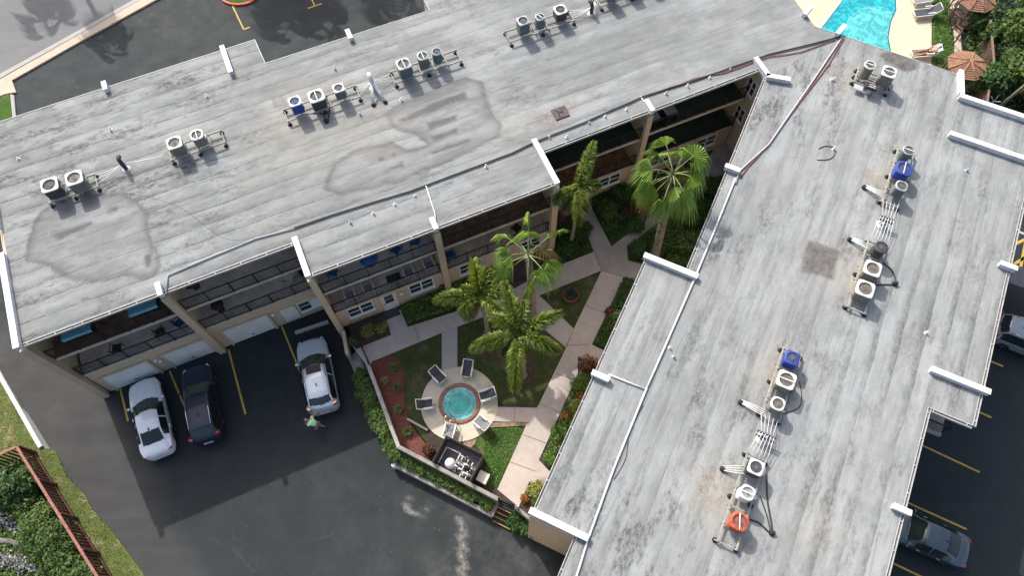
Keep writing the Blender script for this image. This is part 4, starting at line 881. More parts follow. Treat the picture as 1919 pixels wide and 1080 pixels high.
# conduits along the roof
def conduit(pts, r, mat, label, z=0.07, wob=0.0):
    P = [G(x, y, H) for x, y in pts]; Q = []
    for a, b in zip(P[:-1], P[1:]):
        n = max(1, int((b - a).length / 0.8))
        for k in range(n):
            q = a.lerp(b, k / n); Q.append(Vector((q.x + rng.normal() * wob, q.y + rng.normal() * wob, H + z)))
    Q.append(Vector((P[-1].x, P[-1].y, H + z))); return pipe("conduit", Q, r, mat, label, "conduit", "long conduits along the roof")
conduit([(313, 548), (315, 517), (400, 481), (480, 448), (552, 429)], 0.04, M_galv, "grey conduit starting at the stub wall over the garages")
conduit([(552, 429), (620, 405), (700, 380), (768, 360), (880, 318), (960, 288), (1003, 267)], 0.045, M_cable, "black conduit along the middle of the long roof front")
conduit([(1003, 267), (1100, 228), (1205, 182), (1290, 155), (1350, 135), (1440, 103), (1573, 70)], 0.045, M_cable, "black conduit running on to the peak of the roof", wob=0.01)
conduit([(1215, 180), (1270, 160), (1300, 148), (1355, 138), (1440, 108), (1500, 98), (1565, 75)], 0.028, M_redc, "sagging red cable beside the black conduit", 0.05, 0.025)
conduit([(1578, 70), (1523, 152), (1440, 272), (1385, 322), (1378, 345)], 0.05, M_galv, "white conduit from the roof peak down the short wing")
conduit([(1582, 72), (1552, 122), (1525, 158), (1440, 268), (1386, 335)], 0.028, M_redc, "red cable looping beside the white conduit", 0.05, 0.02)
conduit([(1378, 335), (1340, 430), (1300, 527), (1255, 630), (1212, 728)], 0.05, M_pipe, "white conduit along the courtyard side of the short wing")
conduit([(1212, 728), (1150, 880), (1102, 1012), (1078, 1090), (1060, 1140)], 0.05, M_pipe, "white conduit at the lower end of the short wing")
conduit([(1140, 703), (1210, 731)], 0.045, M_pipe, "short white branch conduit from the stub wall")
conduit([(798, 348), (815, 400), (818, 422)], 0.03, M_pipe, "thin white branch conduit to the middle stub wall")
conduit([(1200, 182), (1212, 200)], 0.03, M_pipe, "tiny white branch conduit at the stub wall by the tall palm")
cable([(1205, 760), (1180, 810), (1172, 860), (1150, 900)], "thin wire lying beside the white conduit of the short wing", 0.012)
# small plumbing vents
M_vent = simple("vent_white", (0.60, 0.61, 0.60), 0.6, 0.08, 5)
vents = [(657, 418), (700, 401), (740, 384), (778, 368), (1029, 258), (1062, 258), (1104, 231), (1134, 219), (1174, 206), (1248, 176), (1288, 162), (1330, 146), (1368, 131), (911, 313), (388, 181), (628, 130), (1562, 280), (1562, 150), (1811, 320), (1735, 625), (1255, 653), (1262, 670), (35, 298), (208, 244), (675, 215), (752, 188), (1558, 150)]
for i, (px, py) in enumerate(vents):
    q = G(px, py, H); mb = MB(); hh = 0.12 + 0.12 * rng.random()
    mb.lathe(q, [(0.11, 0.003), (0.10, 0.02), (0.045, 0.04), (0.045, hh)], 8)
    o = mb.build("vent_pipe", M_vent if i % 3 else M_galv, loc=tuple(q)); tag(o, "short plumbing vent pipe standing on the grey roof membrane", "vent pipe", "small vent pipes scattered over the roof")
# rusty hatch plate
q = G(1050, 212, H); u, v = inv(q, AA); t = thing("roof_hatch", "dark rusty hatch plate lying flat on the long roof", "roof hatch", tuple(q), 0, world=True)
mb = MB(); mb.fbox(FA, u - 0.42, u + 0.42, v - 0.36, v + 0.36, H + 0.005, H + 0.07); mb.build("plate", M_rustp, t)
mb = MB(); mb.fbox(FA, u - 0.15, u - 0.11, v - 0.2, v + 0.2, H + 0.07, H + 0.1); mb.fbox(FA, u + 0.1, u + 0.14, v - 0.2, v + 0.2, H + 0.07, H + 0.1); mb.fbox(FA, u - 0.11, u + 0.1, v - 0.02, v + 0.02, H + 0.07, H + 0.1); mb.build("handle", M_rub, t)
# electrical box near the pool-side condensers
q = G(1625, 176, H); u, v = inv(q, AB); t = thing("disconnect_box", "dark disconnect box with white tray beside the pool side condensers", "electrical box", tuple(q), 0, world=True)
mb = MB(); mb.fbox(FB, u - 0.12, u + 0.2, v - 0.32, v + 0.32, H + 0.45, H + 0.62); mb.build("box", M_cable, t)
mb = MB(); mb.fbox(FB, u - 0.04, u + 0.0, v - 0.2, v + 0.16, H + 0.62, H + 0.625); mb.fbox(FB, u + 0.1, u + 0.14, v - 0.2, v + 0.16, H + 0.62, H + 0.625); mb.build("label_plate", M_acw, t)
mb = MB(); mb.tube([FB(u, v, H), FB(u, v, H + 0.46)], 0.12, 10); mb.build("post", M_galv, t)
mb = MB(); mb.fbox(FB, u - 0.2, u + 0.15, v + 0.35, v + 0.85, H + 0.25, H + 0.3); mb.build("tray", M_galv, t)
# ================================================================ vehicles
def paint(name, col, met=0.2, rough=0.25):
    if name in MATS: return MATS[name]
    if max(col) < 0.06: rough = 0.45
    t = NT(name, rough, met, 0.5); p = t.obj(); n = t.noise(p, 3, 4)
    t.set('Base Color', t.mix(t.rng(n, 0.3, 0.7), tuple(c * 0.9 for c in col), col)); t.set('Coat Weight', 0.7 if max(col) > 0.06 else 0.15); t.set('Coat Roughness', 0.08); MATS[name] = t.m; return t.m
M_tyre = simple("tyre_rubber", (0.015, 0.015, 0.015), 0.85, 0.1, 5); M_rim = simple("wheel_rim", (0.4, 0.4, 0.42), 0.35, 0.05, 5, metal=0.8)
M_cglass = simple("car_glass", (0.012, 0.018, 0.018), 0.06, 0.1, 1, spec=0.7); M_cglass2 = simple("windscreen_glass", (0.035, 0.05, 0.042), 0.08, 0.2, 2, spec=0.7)
M_tail = simple("tail_light", (0.35, 0.012, 0.02), 0.25, 0.1, 5, coat=0.8); M_head = simple("headlight_glass", (0.55, 0.57, 0.58), 0.15, 0.05, 5)
M_chrome = simple("chrome", (0.65, 0.66, 0.68), 0.2, 0.03, 5, metal=0.9); M_blackt = simple("black_trim", (0.015, 0.015, 0.016), 0.5, 0.05, 5)
SED = dict(st=[(2.38, .30, .46, .20, .52), (2.34, .50, .52, .38, .60), (2.25, .66, .58, .52, .68), (2.08, .80, .66, .62, .78), (1.85, .875, .72, .67, .85), (1.6, .90, .76, .70, .90), (1.0, .915, .86, .74, .985), (0.86, .915, .875, .745, 1.0), (0.15, .915, .91, .60, 1.36), (0.0, .915, .915, .59, 1.40), (-0.5, .915, .93, .59, 1.43), (-1.0, .915, .95, .575, 1.39), (-1.12, .915, .955, .575, 1.365), (-1.78, .90, .975, .64, 1.09), (-1.9, .89, .975, .66, 1.07), (-2.10, .85, .94, .66, 1.04), (-2.26, .77, .86, .60, .98), (-2.34, .66, .76, .5, .88), (-2.38, .45, .6, .35, .7)], ws=(0.90, 0.13), rw=(-1.08, -1.76), roof=(0.13, -1.08), side=(0.55, -1.45), wb=1.38)
SUV = dict(st=[(2.30, .34, .52, .24, .62), (2.26, .54, .60, .42, .72), (2.16, .72, .70, .56, .84), (1.98, .84, .79, .66, .96), (1.75, .895, .84, .70, 1.02), (1.5, .91, .88, .72, 1.06), (1.1, .93, .95, .76, 1.12), (1.0, .93, .96, .765, 1.13), (0.32, .935, .99, .66, 1.52), (0.15, .935, 1.0, .65, 1.58), (-0.5, .935, 1.01, .655, 1.64), (-1.4, .93, 1.02, .64, 1.62), (-1.72, .925, 1.02, .63, 1.59), (-2.1, .90, 1.0, .68, 1.22), (-2.2, .84, .98, .67, 1.12), (-2.28, .74, .86, .60, 1.0), (-2.33, .5, .6, .4, .75)], ws=(1.03, 0.30), rw=(-1.74, -2.08), roof=(0.30, -1.74), side=(0.65, -1.9), wb=1.35)
def car(label, name, prof, col, c, ang, L=4.75, roof_extra=None, glassroof=False):
    st = np.array(prof['st']); K = L / (st[0, 0] - st[-1, 0])
    t = thing(name, label, "car", (c[0], c[1], 0.0), ang)
    xs = np.linspace(st[0, 0], st[-1, 0], 120)
    S = np.array([[np.interp(x, st[::-1, 0], st[::-1, k]) for k in range(1, 5)] for x in xs])
    ker = np.array([1, 3, 1.]) / 5
    for k in range(4):
        e = np.pad(S[:, k], 1, mode='edge'); S[:, k] = np.convolve(e, ker, 'valid')
    wb = prof['wb']; VS = []; NS = 26
    def half(x, w, zb, wr, zr):
        # control polyline of the half section: sill, flank, belt, roof edge, roof
        sx = 0.24
        ctl = [(w * 0.93, sx), (w, sx + 0.16), (w, zb - 0.16), (w * 0.965, zb), (wr + 0.03, zr - 0.075), (wr - 0.05, zr - 0.02), (wr * 0.6, zr + 0.015), (0, zr + 0.03)]
        return ctl
    SEG = [0, 2, 4, 3, 6, 2, 4, 5]
    rows = []; seg_id = []
    for x, (w, zb, wr, zr) in zip(xs, S):
        ctl = half(x, w, zb, wr, zr); pts = []; ids = []
        for i in range(7):
            n = (2, 3, 2, 6, 2, 3, 4)[i]
            for k in range(n): f = k / n; pts.append((ctl[i][0] * (1 - f) + ctl[i + 1][0] * f, ctl[i][1] * (1 - f) + ctl[i + 1][1] * f)); ids.append(i)
        pts.append(ctl[-1]); rows.append(pts); seg_id = ids
    n = len(rows[0]); parts = {k: MB() for k in ('body', 'windscreen', 'rear_window', 'side_window1', 'side_window-1')}
    def wheelcut(x, y, z):
        for wx in (wb, -wb):
            if math.hypot(x - wx, z - 0.33) < 0.38 and abs(y) > 0.6: return True
        return False
    for side in (1, -1):
        for i in range(len(xs) - 1):
            xm = (xs[i] + xs[i + 1]) / 2
            for j in range(n - 1):
                q = [(xs[i] * K, side * rows[i][j][0], rows[i][j][1]), (xs[i + 1] * K, side * rows[i + 1][j][0], rows[i + 1][j][1]), (xs[i + 1] * K, side * rows[i + 1][j + 1][0], rows[i + 1][j + 1][1]), (xs[i] * K, side * rows[i][j + 1][0], rows[i][j + 1][1])]
                if side < 0: q = q[::-1]
                s = seg_id[j]; key = 'body'; zc = (q[0][2] + q[2][2]) / 2; yc = q[0][1]
                if s <= 1 and wheelcut(xm, yc, zc): continue
                lo = 8  # first row of the glasshouse
                if s == 3 and prof['side'][1] < xm < prof['side'][0] and 7 <= j <= 12 and abs(xm + 0.42) > 0.045: key = 'side_window%d' % side
                cv = 0.20 * (yc / 0.7) ** 2; cr_ = 0.10 * (yc / 0.7) ** 2
                if s >= 4 and prof['ws'][1] - 0.07 < xm + cv - 0.09 and xm + cv < prof['ws'][0] + 0.08: key = 'windscreen'
                if s >= 5 and prof['rw'][1] < xm - cr_ < prof['rw'][0]: key = 'rear_window'
                if glassroof and s >= 5 and -0.3 < xm < 0.0 and key == 'body': key = 'rear_window' if s >= 6 else 'body'
                parts[key].add(q, [(0, 1, 2, 3)], 0, True)
    # close front, rear and floor
    b = parts['body']
    for e in (0, -1):
        ring = [(xs[e] * K, p[0], p[1]) for p in rows[e]] + [(xs[e] * K, -p[0], p[1]) for p in rows[e][::-1][1:]]
        b.add(ring, [tuple(range(len(ring)))], 0)
    b.box(-2.1 * K, 2.1 * K, -0.60, 0.60, 0.2, 0.42)
    M = paint(*col)
    bo = b.build('body', M, t, loc=(0, 0, 0))
    me = bo.data; bm = bmesh.new(); bm.from_mesh(me); bmesh.ops.remove_doubles(bm, verts=bm.verts, dist=1e-4); bmesh.ops.recalc_face_normals(bm, faces=bm.faces); bm.to_mesh(me); bm.free()
    for k, nm, mt in (('windscreen', 'windscreen', M_cglass2), ('rear_window', 'rear_window', M_cglass), ('side_window1', 'side_window', M_cglass), ('side_window-1', 'side_window', M_cglass)):
        o = parts[k].build(nm, mt, t, loc=(0, 0, 0)); me = o.data; bm = bmesh.new(); bm.from_mesh(me); bmesh.ops.remove_doubles(bm, verts=bm.verts, dist=1e-4); bmesh.ops.recalc_face_normals(bm, faces=bm.faces); bm.to_mesh(me); bm.free()
    for sx in (wb, -wb):
        for sy in (0.80, -0.80):
            mb = MB(); N = 20
            prof2 = [(0.20, -0.10), (0.31, -0.11), (0.335, -0.08), (0.335, 0.08), (0.31, 0.11), (0.20, 0.10)]
            vs = [(sx * K + r * math.cos(2 * math.pi * k / N), sy + o, 0.335 + r * math.sin(2 * math.pi * k / N)) for r, o in prof2 for k in range(N)]
            mb.add(vs, [(i * N + k, i * N + (k + 1) % N, (i + 1) * N + (k + 1) % N, (i + 1) * N + k) for i in range(5) for k in range(N)], 0, True)
            w = mb.build("wheel", M_tyre, t, loc=(0, 0, 0)); mb = MB()
            s = 1 if sy > 0 else -1
            for k in range(5):
                a = 2 * math.pi * k / 5; mb.obox((sx * K + 0.11 * math.cos(a), sy + s * 0.07, 0.335 + 0.11 * math.sin(a)), (0.11 * math.cos(a), 0, 0.11 * math.sin(a)), (-0.03 * math.sin(a), 0, 0.03 * math.cos(a)), (0, 0.02, 0))
            mb.build("rim", M_rim, w, loc=(0, 0, 0))
    zb = float(np.interp(2.0, st[::-1, 0], st[::-1, 2]))
    for s in (1, -1):
        mb = MB(); mb.obox((2.10 * K, s * 0.69, zb - 0.06), (0.13, -s * 0.07, -0.02), (0.02, s * 0.05, 0), (0.01, 0, 0.04)); mb.build("headlight", M_head, t, loc=(0, 0, 0))
        mb = MB(); zt = 0.86 if prof is SED else 1.05
        mb.obox(((-2.22 if prof is SED else -2.14) * K, s * (0.69 if prof is SED else 0.74), zt), (0.07, 0, -0.01), (0.035, s * 0.10, 0), (0, 0, 0.055 if prof is SED else 0.2)); mb.build("tail_light", M_tail, t, loc=(0, 0, 0))
        mb = MB(); mb.obox((0.74 * K, s * 0.975, 0.98 if prof is SED else 1.08), (0.05, 0, 0), (0, 0.075, 0), (0, 0, 0.055)); mb.obox((0.74 * K, s * 0.92, 0.94 if prof is SED else 1.04), (0.03, 0, 0), (0, 0.06, 0), (0, 0, 0.02)); mb.build("wing_mirror", M, t, loc=(0, 0, 0))
    for s in (1, -1):
        mb = MB()
        for x in (0.1, -0.95): mb.obox((x * K, s * 0.925, 0.80), (0.09, 0, 0), (0, 0.012, 0), (0, 0, 0.014))
        mb.build("door_handle", M_chrome, t, loc=(0, 0, 0))
    mb = MB(); mb.obox((2.37 * K, 0, 0.45), (0.02, 0, 0), (0, 0.45, 0), (0, 0, 0.08)); mb.build("grille", M_blackt, t, loc=(0, 0, 0))
    mb = MB(); mb.obox((-2.37 * K, 0, 0.62), (0.012, 0, 0), (0, 0.26, 0), (0, 0, 0.06)); mb.build("licence_plate", M_acw, t, loc=(0, 0, 0))
    mb = MB(); mb.obox((-0.98 * K, 0, (1.45 if prof is SED else 1.69)), (0.09, 0, 0), (0, 0.02, 0), (0, 0, 0.035)); mb.build("antenna", M_blackt, t, loc=(0, 0, 0))
    if roof_extra == 'rails':
        for s in (1, -1): mb = MB(); mb.tube([(0.1 * K, s * 0.62, 1.57), (0.0, s * 0.62, 1.66), (-0.8 * K, s * 0.62, 1.70), (-1.6 * K, s * 0.60, 1.66), (-1.68 * K, s * 0.6, 1.60)], 0.022, 6); mb.build("roof_rail", M_chrome, t, loc=(0, 0, 0))
    if roof_extra == 'sunroof':
        mb = MB(); mb.obox((0.0, 0, 1.655), (0.24, 0, 0), (0, 0.42, 0), (0, 0, 0.012)); mb.build("sunroof", M_blackt, t, loc=(0, 0, 0))
        for s in (1, -1): mb = MB(); mb.tube([(0.1, s * 0.62, 1.59), (-0.8, s * 0.62, 1.67), (-1.6, s * 0.60, 1.62)], 0.02, 6); mb.build("roof_rail", M_chrome, t, loc=(0, 0, 0))
    return t
def place(front, rear, z=0.6):
    a, b = G(*front, z), G(*rear, z); c = (a + b) / 2; d = a - b; return (c.x, c.y), math.atan2(d.y, d.x), d.length
c, a, L = place((267, 712), (301, 855)); car("white four door saloon parked nose first at the garage doors", "parked_car", SED, ("car_paint_white", (0.80, 0.82, 0.84), 0.0), c, a, 4.85)
c, a, L = place((368, 688), (391, 828)); car("black suv with roof rails and navy roof between two yellow lines", "parked_car", SUV, ("car_paint_navy", (0.010, 0.018, 0.042), 0.0), c, a, 4.7, 'rails')
c, a, L = place((583, 640), (608, 768)); car("silver blue suv with open sunroof and red tail lights", "parked_car", SUV, ("car_paint_silver", (0.55, 0.62, 0.70), 0.25), c, a, 4.6, 'sunroof')
tail = G(1812, 1040, 0.7); dv = Vector((math.sin(AB), -math.cos(AB), 0))
c = tail - dv * 2.3; car("dark grey saloon with its nose hidden under the roof edge", "parked_car", SED, ("car_paint_grey", (0.095, 0.12, 0.145), 0.4), (c.x, c.y), math.atan2(-dv.y, -dv.x), 4.7)
rr = G(1864, 606, 1.0); c = rr + dv * 2.3; car("silver grey suv with dark sunroof cut by the right border beside the roof edge", "parked_car", SUV, ("car_paint_teal", (0.30, 0.355, 0.38), 0.2), (c.x, c.y), math.atan2(dv.y, dv.x), 4.6, 'sunroof')
q = G(1920, 520, 2.5); u, v = inv(q, AB); t = thing("carport", "flat grey carport roof on posts beyond the short wing", "carport", (q.x, q.y, 0), 0, world=True)
mb = MB(); mb.fbox(FB, u - 0.7, u + 0.6, v - 6, v + 1.5, 2.38, 2.5); mb.build("roof", simple("carport_grey", (0.16, 0.16, 0.17), 0.8, 0.12, 2), t)
for k in range(3): mb = MB(); mb.fbox(FB, u + 0.3, u + 0.4, v + 1.2 - k * 3, v + 1.3 - k * 3, 0, 2.38); mb.build("post", M_frame, t)
# wheel stop
a, b = G(553, 624, 0.1), G(615, 603, 0.1); o = bar_obj("wheel_stop", a, b, 0.22, 0, 0.13, M_stop); tag(o, "long concrete wheel stop in front of the silver suv", "wheel stop")

# ================================================================ people
M_skin = simple("skin", (0.42, 0.22, 0.15), 0.6, 0.05, 5); M_shirt = simple("green_shirt_cloth", (0.45, 0.88, 0.52), 0.9, 0.06, 8)
M_short = simple("grey_shorts_cloth", (0.13, 0.13, 0.13), 0.9, 0.1, 8); M_hair = simple("grey_hair", (0.28, 0.26, 0.23), 0.9, 0.15, 20); M_hair2 = simple("dark_hair", (0.04, 0.03, 0.025), 0.9, 0.15, 20)
def skin_obj(name, verts, edges, radii, mat, parent, root=0, levels=2):
    me = bpy.data.meshes.new(name); me.from_pydata(verts, edges, []); me.materials.append(mat)
    o = bpy.data.objects.new(name, me); SC.collection.objects.link(o); o.parent = parent
    md = o.modifiers.new("skin", 'SKIN'); md.use_smooth_shade = True
    for i, s in enumerate(me.skin_vertices[0].data): s.radius = radii[i] if isinstance(radii[i], tuple) else (radii[i], radii[i]); s.use_root = (i == root)
    sd = o.modifiers.new("sub", 'SUBSURF'); sd.levels = levels; sd.render_levels = levels
    return o
def person(label, loc, ang, joints, shirt_mat, short_mat, hair_mat, shirt=True):
    """joints: dict of positions; one continuous body, clothing as children"""
    J = joints; t = thing("person", label, "person", loc, ang)
    V = []; Rr = []; E = []; ix = {}
    def add(k, p, r, par=None):
        ix[k] = len(V); V.append(tuple(p)); Rr.append(r)
        if par is not None: E.append((ix[par], ix[k]))
    add('pelvis', J['pelvis'], (0.15, 0.11)); add('waist', J['waist'], (0.13, 0.10), 'pelvis'); add('chest', J['chest'], (0.165, 0.115), 'waist')
    add('neck', J['neck'], (0.058, 0.058), 'chest'); add('head0', J['head0'], (0.075, 0.085), 'neck'); add('head1', J['head1'], (0.085, 0.098), 'head0'); add('head2', J['head2'], (0.05, 0.06), 'head1')
    for s in ('l', 'r'):
        add('sh' + s, J['sh' + s], 0.062, 'chest'); add('el' + s, J['el' + s], 0.042, 'sh' + s); add('wr' + s, J['wr' + s], 0.028, 'el' + s)
        a, b = Vector(J['el' + s]), Vector(J['wr' + s]); d = (b - a).normalized(); side = d.cross(Vector((0, 0, 1)));  side = side.normalized() if side.length > 0.1 else Vector((1, 0, 0))
        add('pa' + s, b + d * 0.07, (0.038, 0.022), 'wr' + s)
        for k, (off, ln) in enumerate(((-0.033, 0.075), (-0.012, 0.09), (0.010, 0.085), (0.030, 0.065))):
            add('f%d%s' % (k, s), b + d * 0.11 + side * off, 0.010, 'pa' + s); add('g%d%s' % (k, s), b + d * (0.11 + ln) + side * off * 1.1 + Vector((0, 0, -0.02)), 0.007, 'f%d%s' % (k, s))
        add('th' + s, b + d * 0.06 - side * 0.05, 0.011, 'pa' + s)
        add('hp' + s, J['hp' + s], 0.095, 'pelvis'); add('kn' + s, J['kn' + s], 0.060, 'hp' + s); add('an' + s, J['an' + s], 0.040, 'kn' + s)
        add('to' + s, J['to' + s], 0.034, 'an' + s)
    body = skin_obj("body", V, E, Rr, M_skin, t)
    hd = Vector(J['head1']); f = Vector(J['face']).normalized(); upv = (Vector(J['head2']) - Vector(J['head0'])).normalized(); sd = f.cross(upv).normalized()
    mb = MB()
    for s in (-1, 1): mb.lathe(hd + f * 0.082 + sd * 0.03 * s, [(0.002, -0.01), (0.012, 0), (0.002, 0.01)], 8)
    mb.build("eyes", M_dark, t, loc=(0, 0, 0)); mb = MB(); mb.tube([hd + f * 0.085 + upv * 0.01, hd + f * 0.108 - upv * 0.02, hd + f * 0.088 - upv * 0.03], 0.012, 6); mb.build("nose", M_skin, t, loc=(0, 0, 0))
    mb = MB()
    for s in (-1, 1): mb.obox(hd + sd * 0.085 * s, f * 0.018, sd * 0.008, upv * 0.03)
    mb.build("ears", M_skin, t, loc=(0, 0, 0))
    mb = MB(); mb.obox(hd + f * 0.088 - upv * 0.05, sd * 0.025, f * 0.004, upv * 0.006); mb.build("mouth", M_tail, t, loc=(0, 0, 0))
    hv = [tuple(hd - f * 0.03 - upv * 0.02), tuple(hd - f * 0.02 + upv * 0.03), tuple(hd + f * 0.015 + upv * 0.055)]
    skin_obj("hair", hv, [(0, 1), (1, 2)], [(0.085, 0.08), (0.093, 0.09), (0.07, 0.06)], hair_mat, t)
    if shirt:
        skin_obj("shirt", [J['waist'] - (Vector(J['chest']) - Vector(J['waist'])) * 0.4, J['waist'], J['chest'], J['shl'], tuple(Vector(J['shl']).lerp(Vector(J['ell']), 0.6)), J['shr'], tuple(Vector(J['shr']).lerp(Vector(J['elr']), 0.6))],
                 [(0, 1), (1, 2), (2, 3), (3, 4), (2, 5), (5, 6)], [(0.19, 0.15), (0.18, 0.15), (0.205, 0.15), 0.085, 0.075, 0.085, 0.075], shirt_mat, t)
    k = 0.75 if shirt else 0.25
    skin_obj("shorts", [J['pelvis'], J['hpl'], tuple(Vector(J['hpl']).lerp(Vector(J['knl']), k)), J['hpr'], tuple(Vector(J['hpr']).lerp(Vector(J['knr']), k))], [(0, 1), (1, 2), (0, 3), (3, 4)], [(0.17, 0.13), 0.115, 0.095, 0.115, 0.095], short_mat, t)
    if shirt:
        for s in ('l', 'r'):
            a, b = Vector(J['an' + s]), Vector(J['to' + s]); mb = MB(); d = (b - a); d.z = 0; d.normalize(); n = Vector((-d.y, d.x, 0))
            mb.obox(a + d * 0.07 - Vector((0, 0, a.z - 0.045)), d * 0.135, n * 0.045, (0, 0, 0.043)); mb.build("shoe", M_blackt, t, loc=(0, 0, 0))
    return t
V_ = Vector
walk = dict(pelvis=V_((0, 0, .92)), waist=V_((0.08, 0, 1.06)), chest=V_((0.25, 0, 1.25)), neck=V_((0.37, 0, 1.36)), head0=V_((0.43, 0, 1.41)), head1=V_((0.49, 0, 1.46)), head2=V_((0.54, 0, 1.52)), face=(1, 0, -0.15),
            shl=V_((0.27, .19, 1.31)), ell=V_((0.36, .24, 1.06)), wrl=V_((0.52, .14, 0.95)), shr=V_((0.24, -.19, 1.31)), elr=V_((0.20, -.42, 1.20)), wrr=V_((0.18, -.66, 1.14)),
            hpl=V_((0.01, .10, .86)), knl=V_((0.20, .11, .50)), anl=V_((0.10, .11, .10)), tol=V_((0.24, .12, .05)), hpr=V_((0, -.10, .86)), knr=V_((-0.02, -.11, .48)), anr=V_((-0.25, -.11, .12)), tor=V_((-0.12, -.12, .05)))
q = G(600, 803, 0.0); person("person in a light green shirt walking behind the silver suv, one arm stretched out", tuple(q), R(165), walk, M_shirt, M_short, M_hair)

# ================================================================ spa
t = thing("spa_pool", "round turquoise spa with a red brick rim and tiny jets", "spa", (SPA.x, SPA.y, CZ), 0)
mb = MB(); mb.lathe((0, 0, 0), [(1.19, 0.04), (1.19, 0.11), (1.17, 0.13), (0.99, 0.13), (0.97, 0.11), (0.97, 0.02)], 56, 0, True, False); sub(t, "brick_rim", mb, simple("spa_brick", (0.30, 0.135, 0.095), 0.8, 0.25, 14))
mb = MB(); mb.lathe((0, 0, 0), [(0.62, 0.055), (0.97, 0.055)], 48, 0, True, False); sub(t, "shallow_water", mb, water_mat("spa_water", (0.10, 0.44, 0.48), (0.15, 0.52, 0.55)))
mb = MB(); mb.lathe((0, 0, 0), [(0.0, 0.054), (0.62, 0.054)], 48, 0, True, False); sub(t, "deep_water", mb, water_mat("spa_water_deep", (0.02, 0.33, 0.32), (0.04, 0.40, 0.37)))
for a in [i * 2 * math.pi / 12 for i in range(12)] + [4.4, 4.6, 5.0, 4.2]:
    r = 0.80 if a not in (4.4, 4.6, 5.0, 4.2) else 0.62; mb = MB(); mb.lathe((r * math.cos(a), r * math.sin(a), 0.056), [(0.030, 0), (0.030, 0.004)], 8); sub(t, "jet", mb, M_cable)
mb = MB()
for o in (0, 0.35): 
    mb.tube([(-0.85 + o * 0.7, -1.15 - o * 0.7, 0.1), (-0.85 + o * 0.7, -1.15 - o * 0.7, 0.75), (-0.70 + o * 0.7, -0.98 - o * 0.7, 0.88), (-0.45 + o * 0.6, -0.70 - o * 0.6, 0.7), (-0.45 + o * 0.6, -0.70 - o * 0.6, 0.0)], 0.022, 6)
sub(t, "handrail", mb, M_chrome)
M_sling = simple("charcoal_sling", (0.055, 0.06, 0.075), 0.8, 0.12, 8); M_slingl = simple("grey_sling", (0.20, 0.20, 0.20), 0.8, 0.12, 8)
def lounge(label, c, ang, sling, group, recline=60, foot=False, z=None):
    """low armchair with white frame; with foot=True a full length sunbed"""
    t = thing("lounge_chair", label, "lounge chair", c, ang, group)
    L = 1.25 if foot else 0.46; w = 0.30 if foot else 0.25
    mb = MB(); mb.box(-0.0, L, -w, w, 0.36, 0.385); sub(t, "seat", mb, sling)
    cr, sr = math.cos(R(recline)), math.sin(R(recline)); bl = 0.75 if foot else 0.6
    mb = MB(); mb.obox((-cr * bl / 2, 0, 0.38 + sr * bl / 2), (-cr * bl / 2, 0, sr * bl / 2), (0, w, 0), (sr * 0.012, 0, cr * 0.012)); sub(t, "backrest", mb, sling)
    for s in (1, -1):
        y = s * (w + 0.035)
        mb = MB(); mb.tube([(L, y, 0.37), (0, y, 0.37), (-cr * bl, y, 0.38 + sr * bl)], 0.03, 6); sub(t, "side_frame", mb, M_frame)
        mb = MB(); mb.box(-0.12, 0.45, y - 0.035, y + 0.035, 0.60, 0.63); sub(t, "armrest", mb, M_frame)
        for x in (-0.08, L - 0.08): mb = MB(); mb.box(x - 0.02, x + 0.02, y - 0.02, y + 0.02, 0, 0.60 if x < 0.6 else 0.37); sub(t, "leg", mb, M_frame)
    mb = MB(); mb.tube([(-cr * bl, -w, 0.38 + sr * bl), (-cr * bl, w, 0.38 + sr * bl)], 0.025, 6); mb.tube([(L, -w, 0.37), (L, w, 0.37)], 0.025, 6); sub(t, "cross_bar", mb, M_frame)
    return t
LG = "white framed chairs round the spa"
for (px, py, lb, sl) in ((820, 704, "white framed chair with dark sling at the upper left of the spa", M_sling), (876, 692, "white framed chair with dark sling at the top of the spa deck", M_sling), (796, 759, "white framed chair with dark sling at the left side of the spa", M_sling),
                         (914, 741, "white framed chair with dark sling at the right side of the spa", M_sling), (904, 795, "sunlit chair with pale grey sling at the lower right of the spa", M_slingl), (842, 810, "sunlit chair with pale grey sling between spa and pump enclosure", M_slingl)):
    q = G(px, py, Z2 + 0.4); d = SPA - q; lounge(lb, (q.x, q.y, Z2 + 0.02), math.atan2(d.y, d.x) + R(4), sl, LG, 42)
q = G(842, 716, Z2); q = G(828 - 10 + 88, 722, Z2)
mb = MB(); q = G(896, 722, Z2 + 0.03); mb.lathe((q.x, q.y, Z2 + 0.02), [(0.13, 0.0), (0.13, 0.008), (0.09, 0.01)], 16); tag(mb.build("skimmer_lid", M_galv, loc=(q.x, q.y, Z2)), "small round grey skimmer lid set in the spa deck", "skimmer lid")
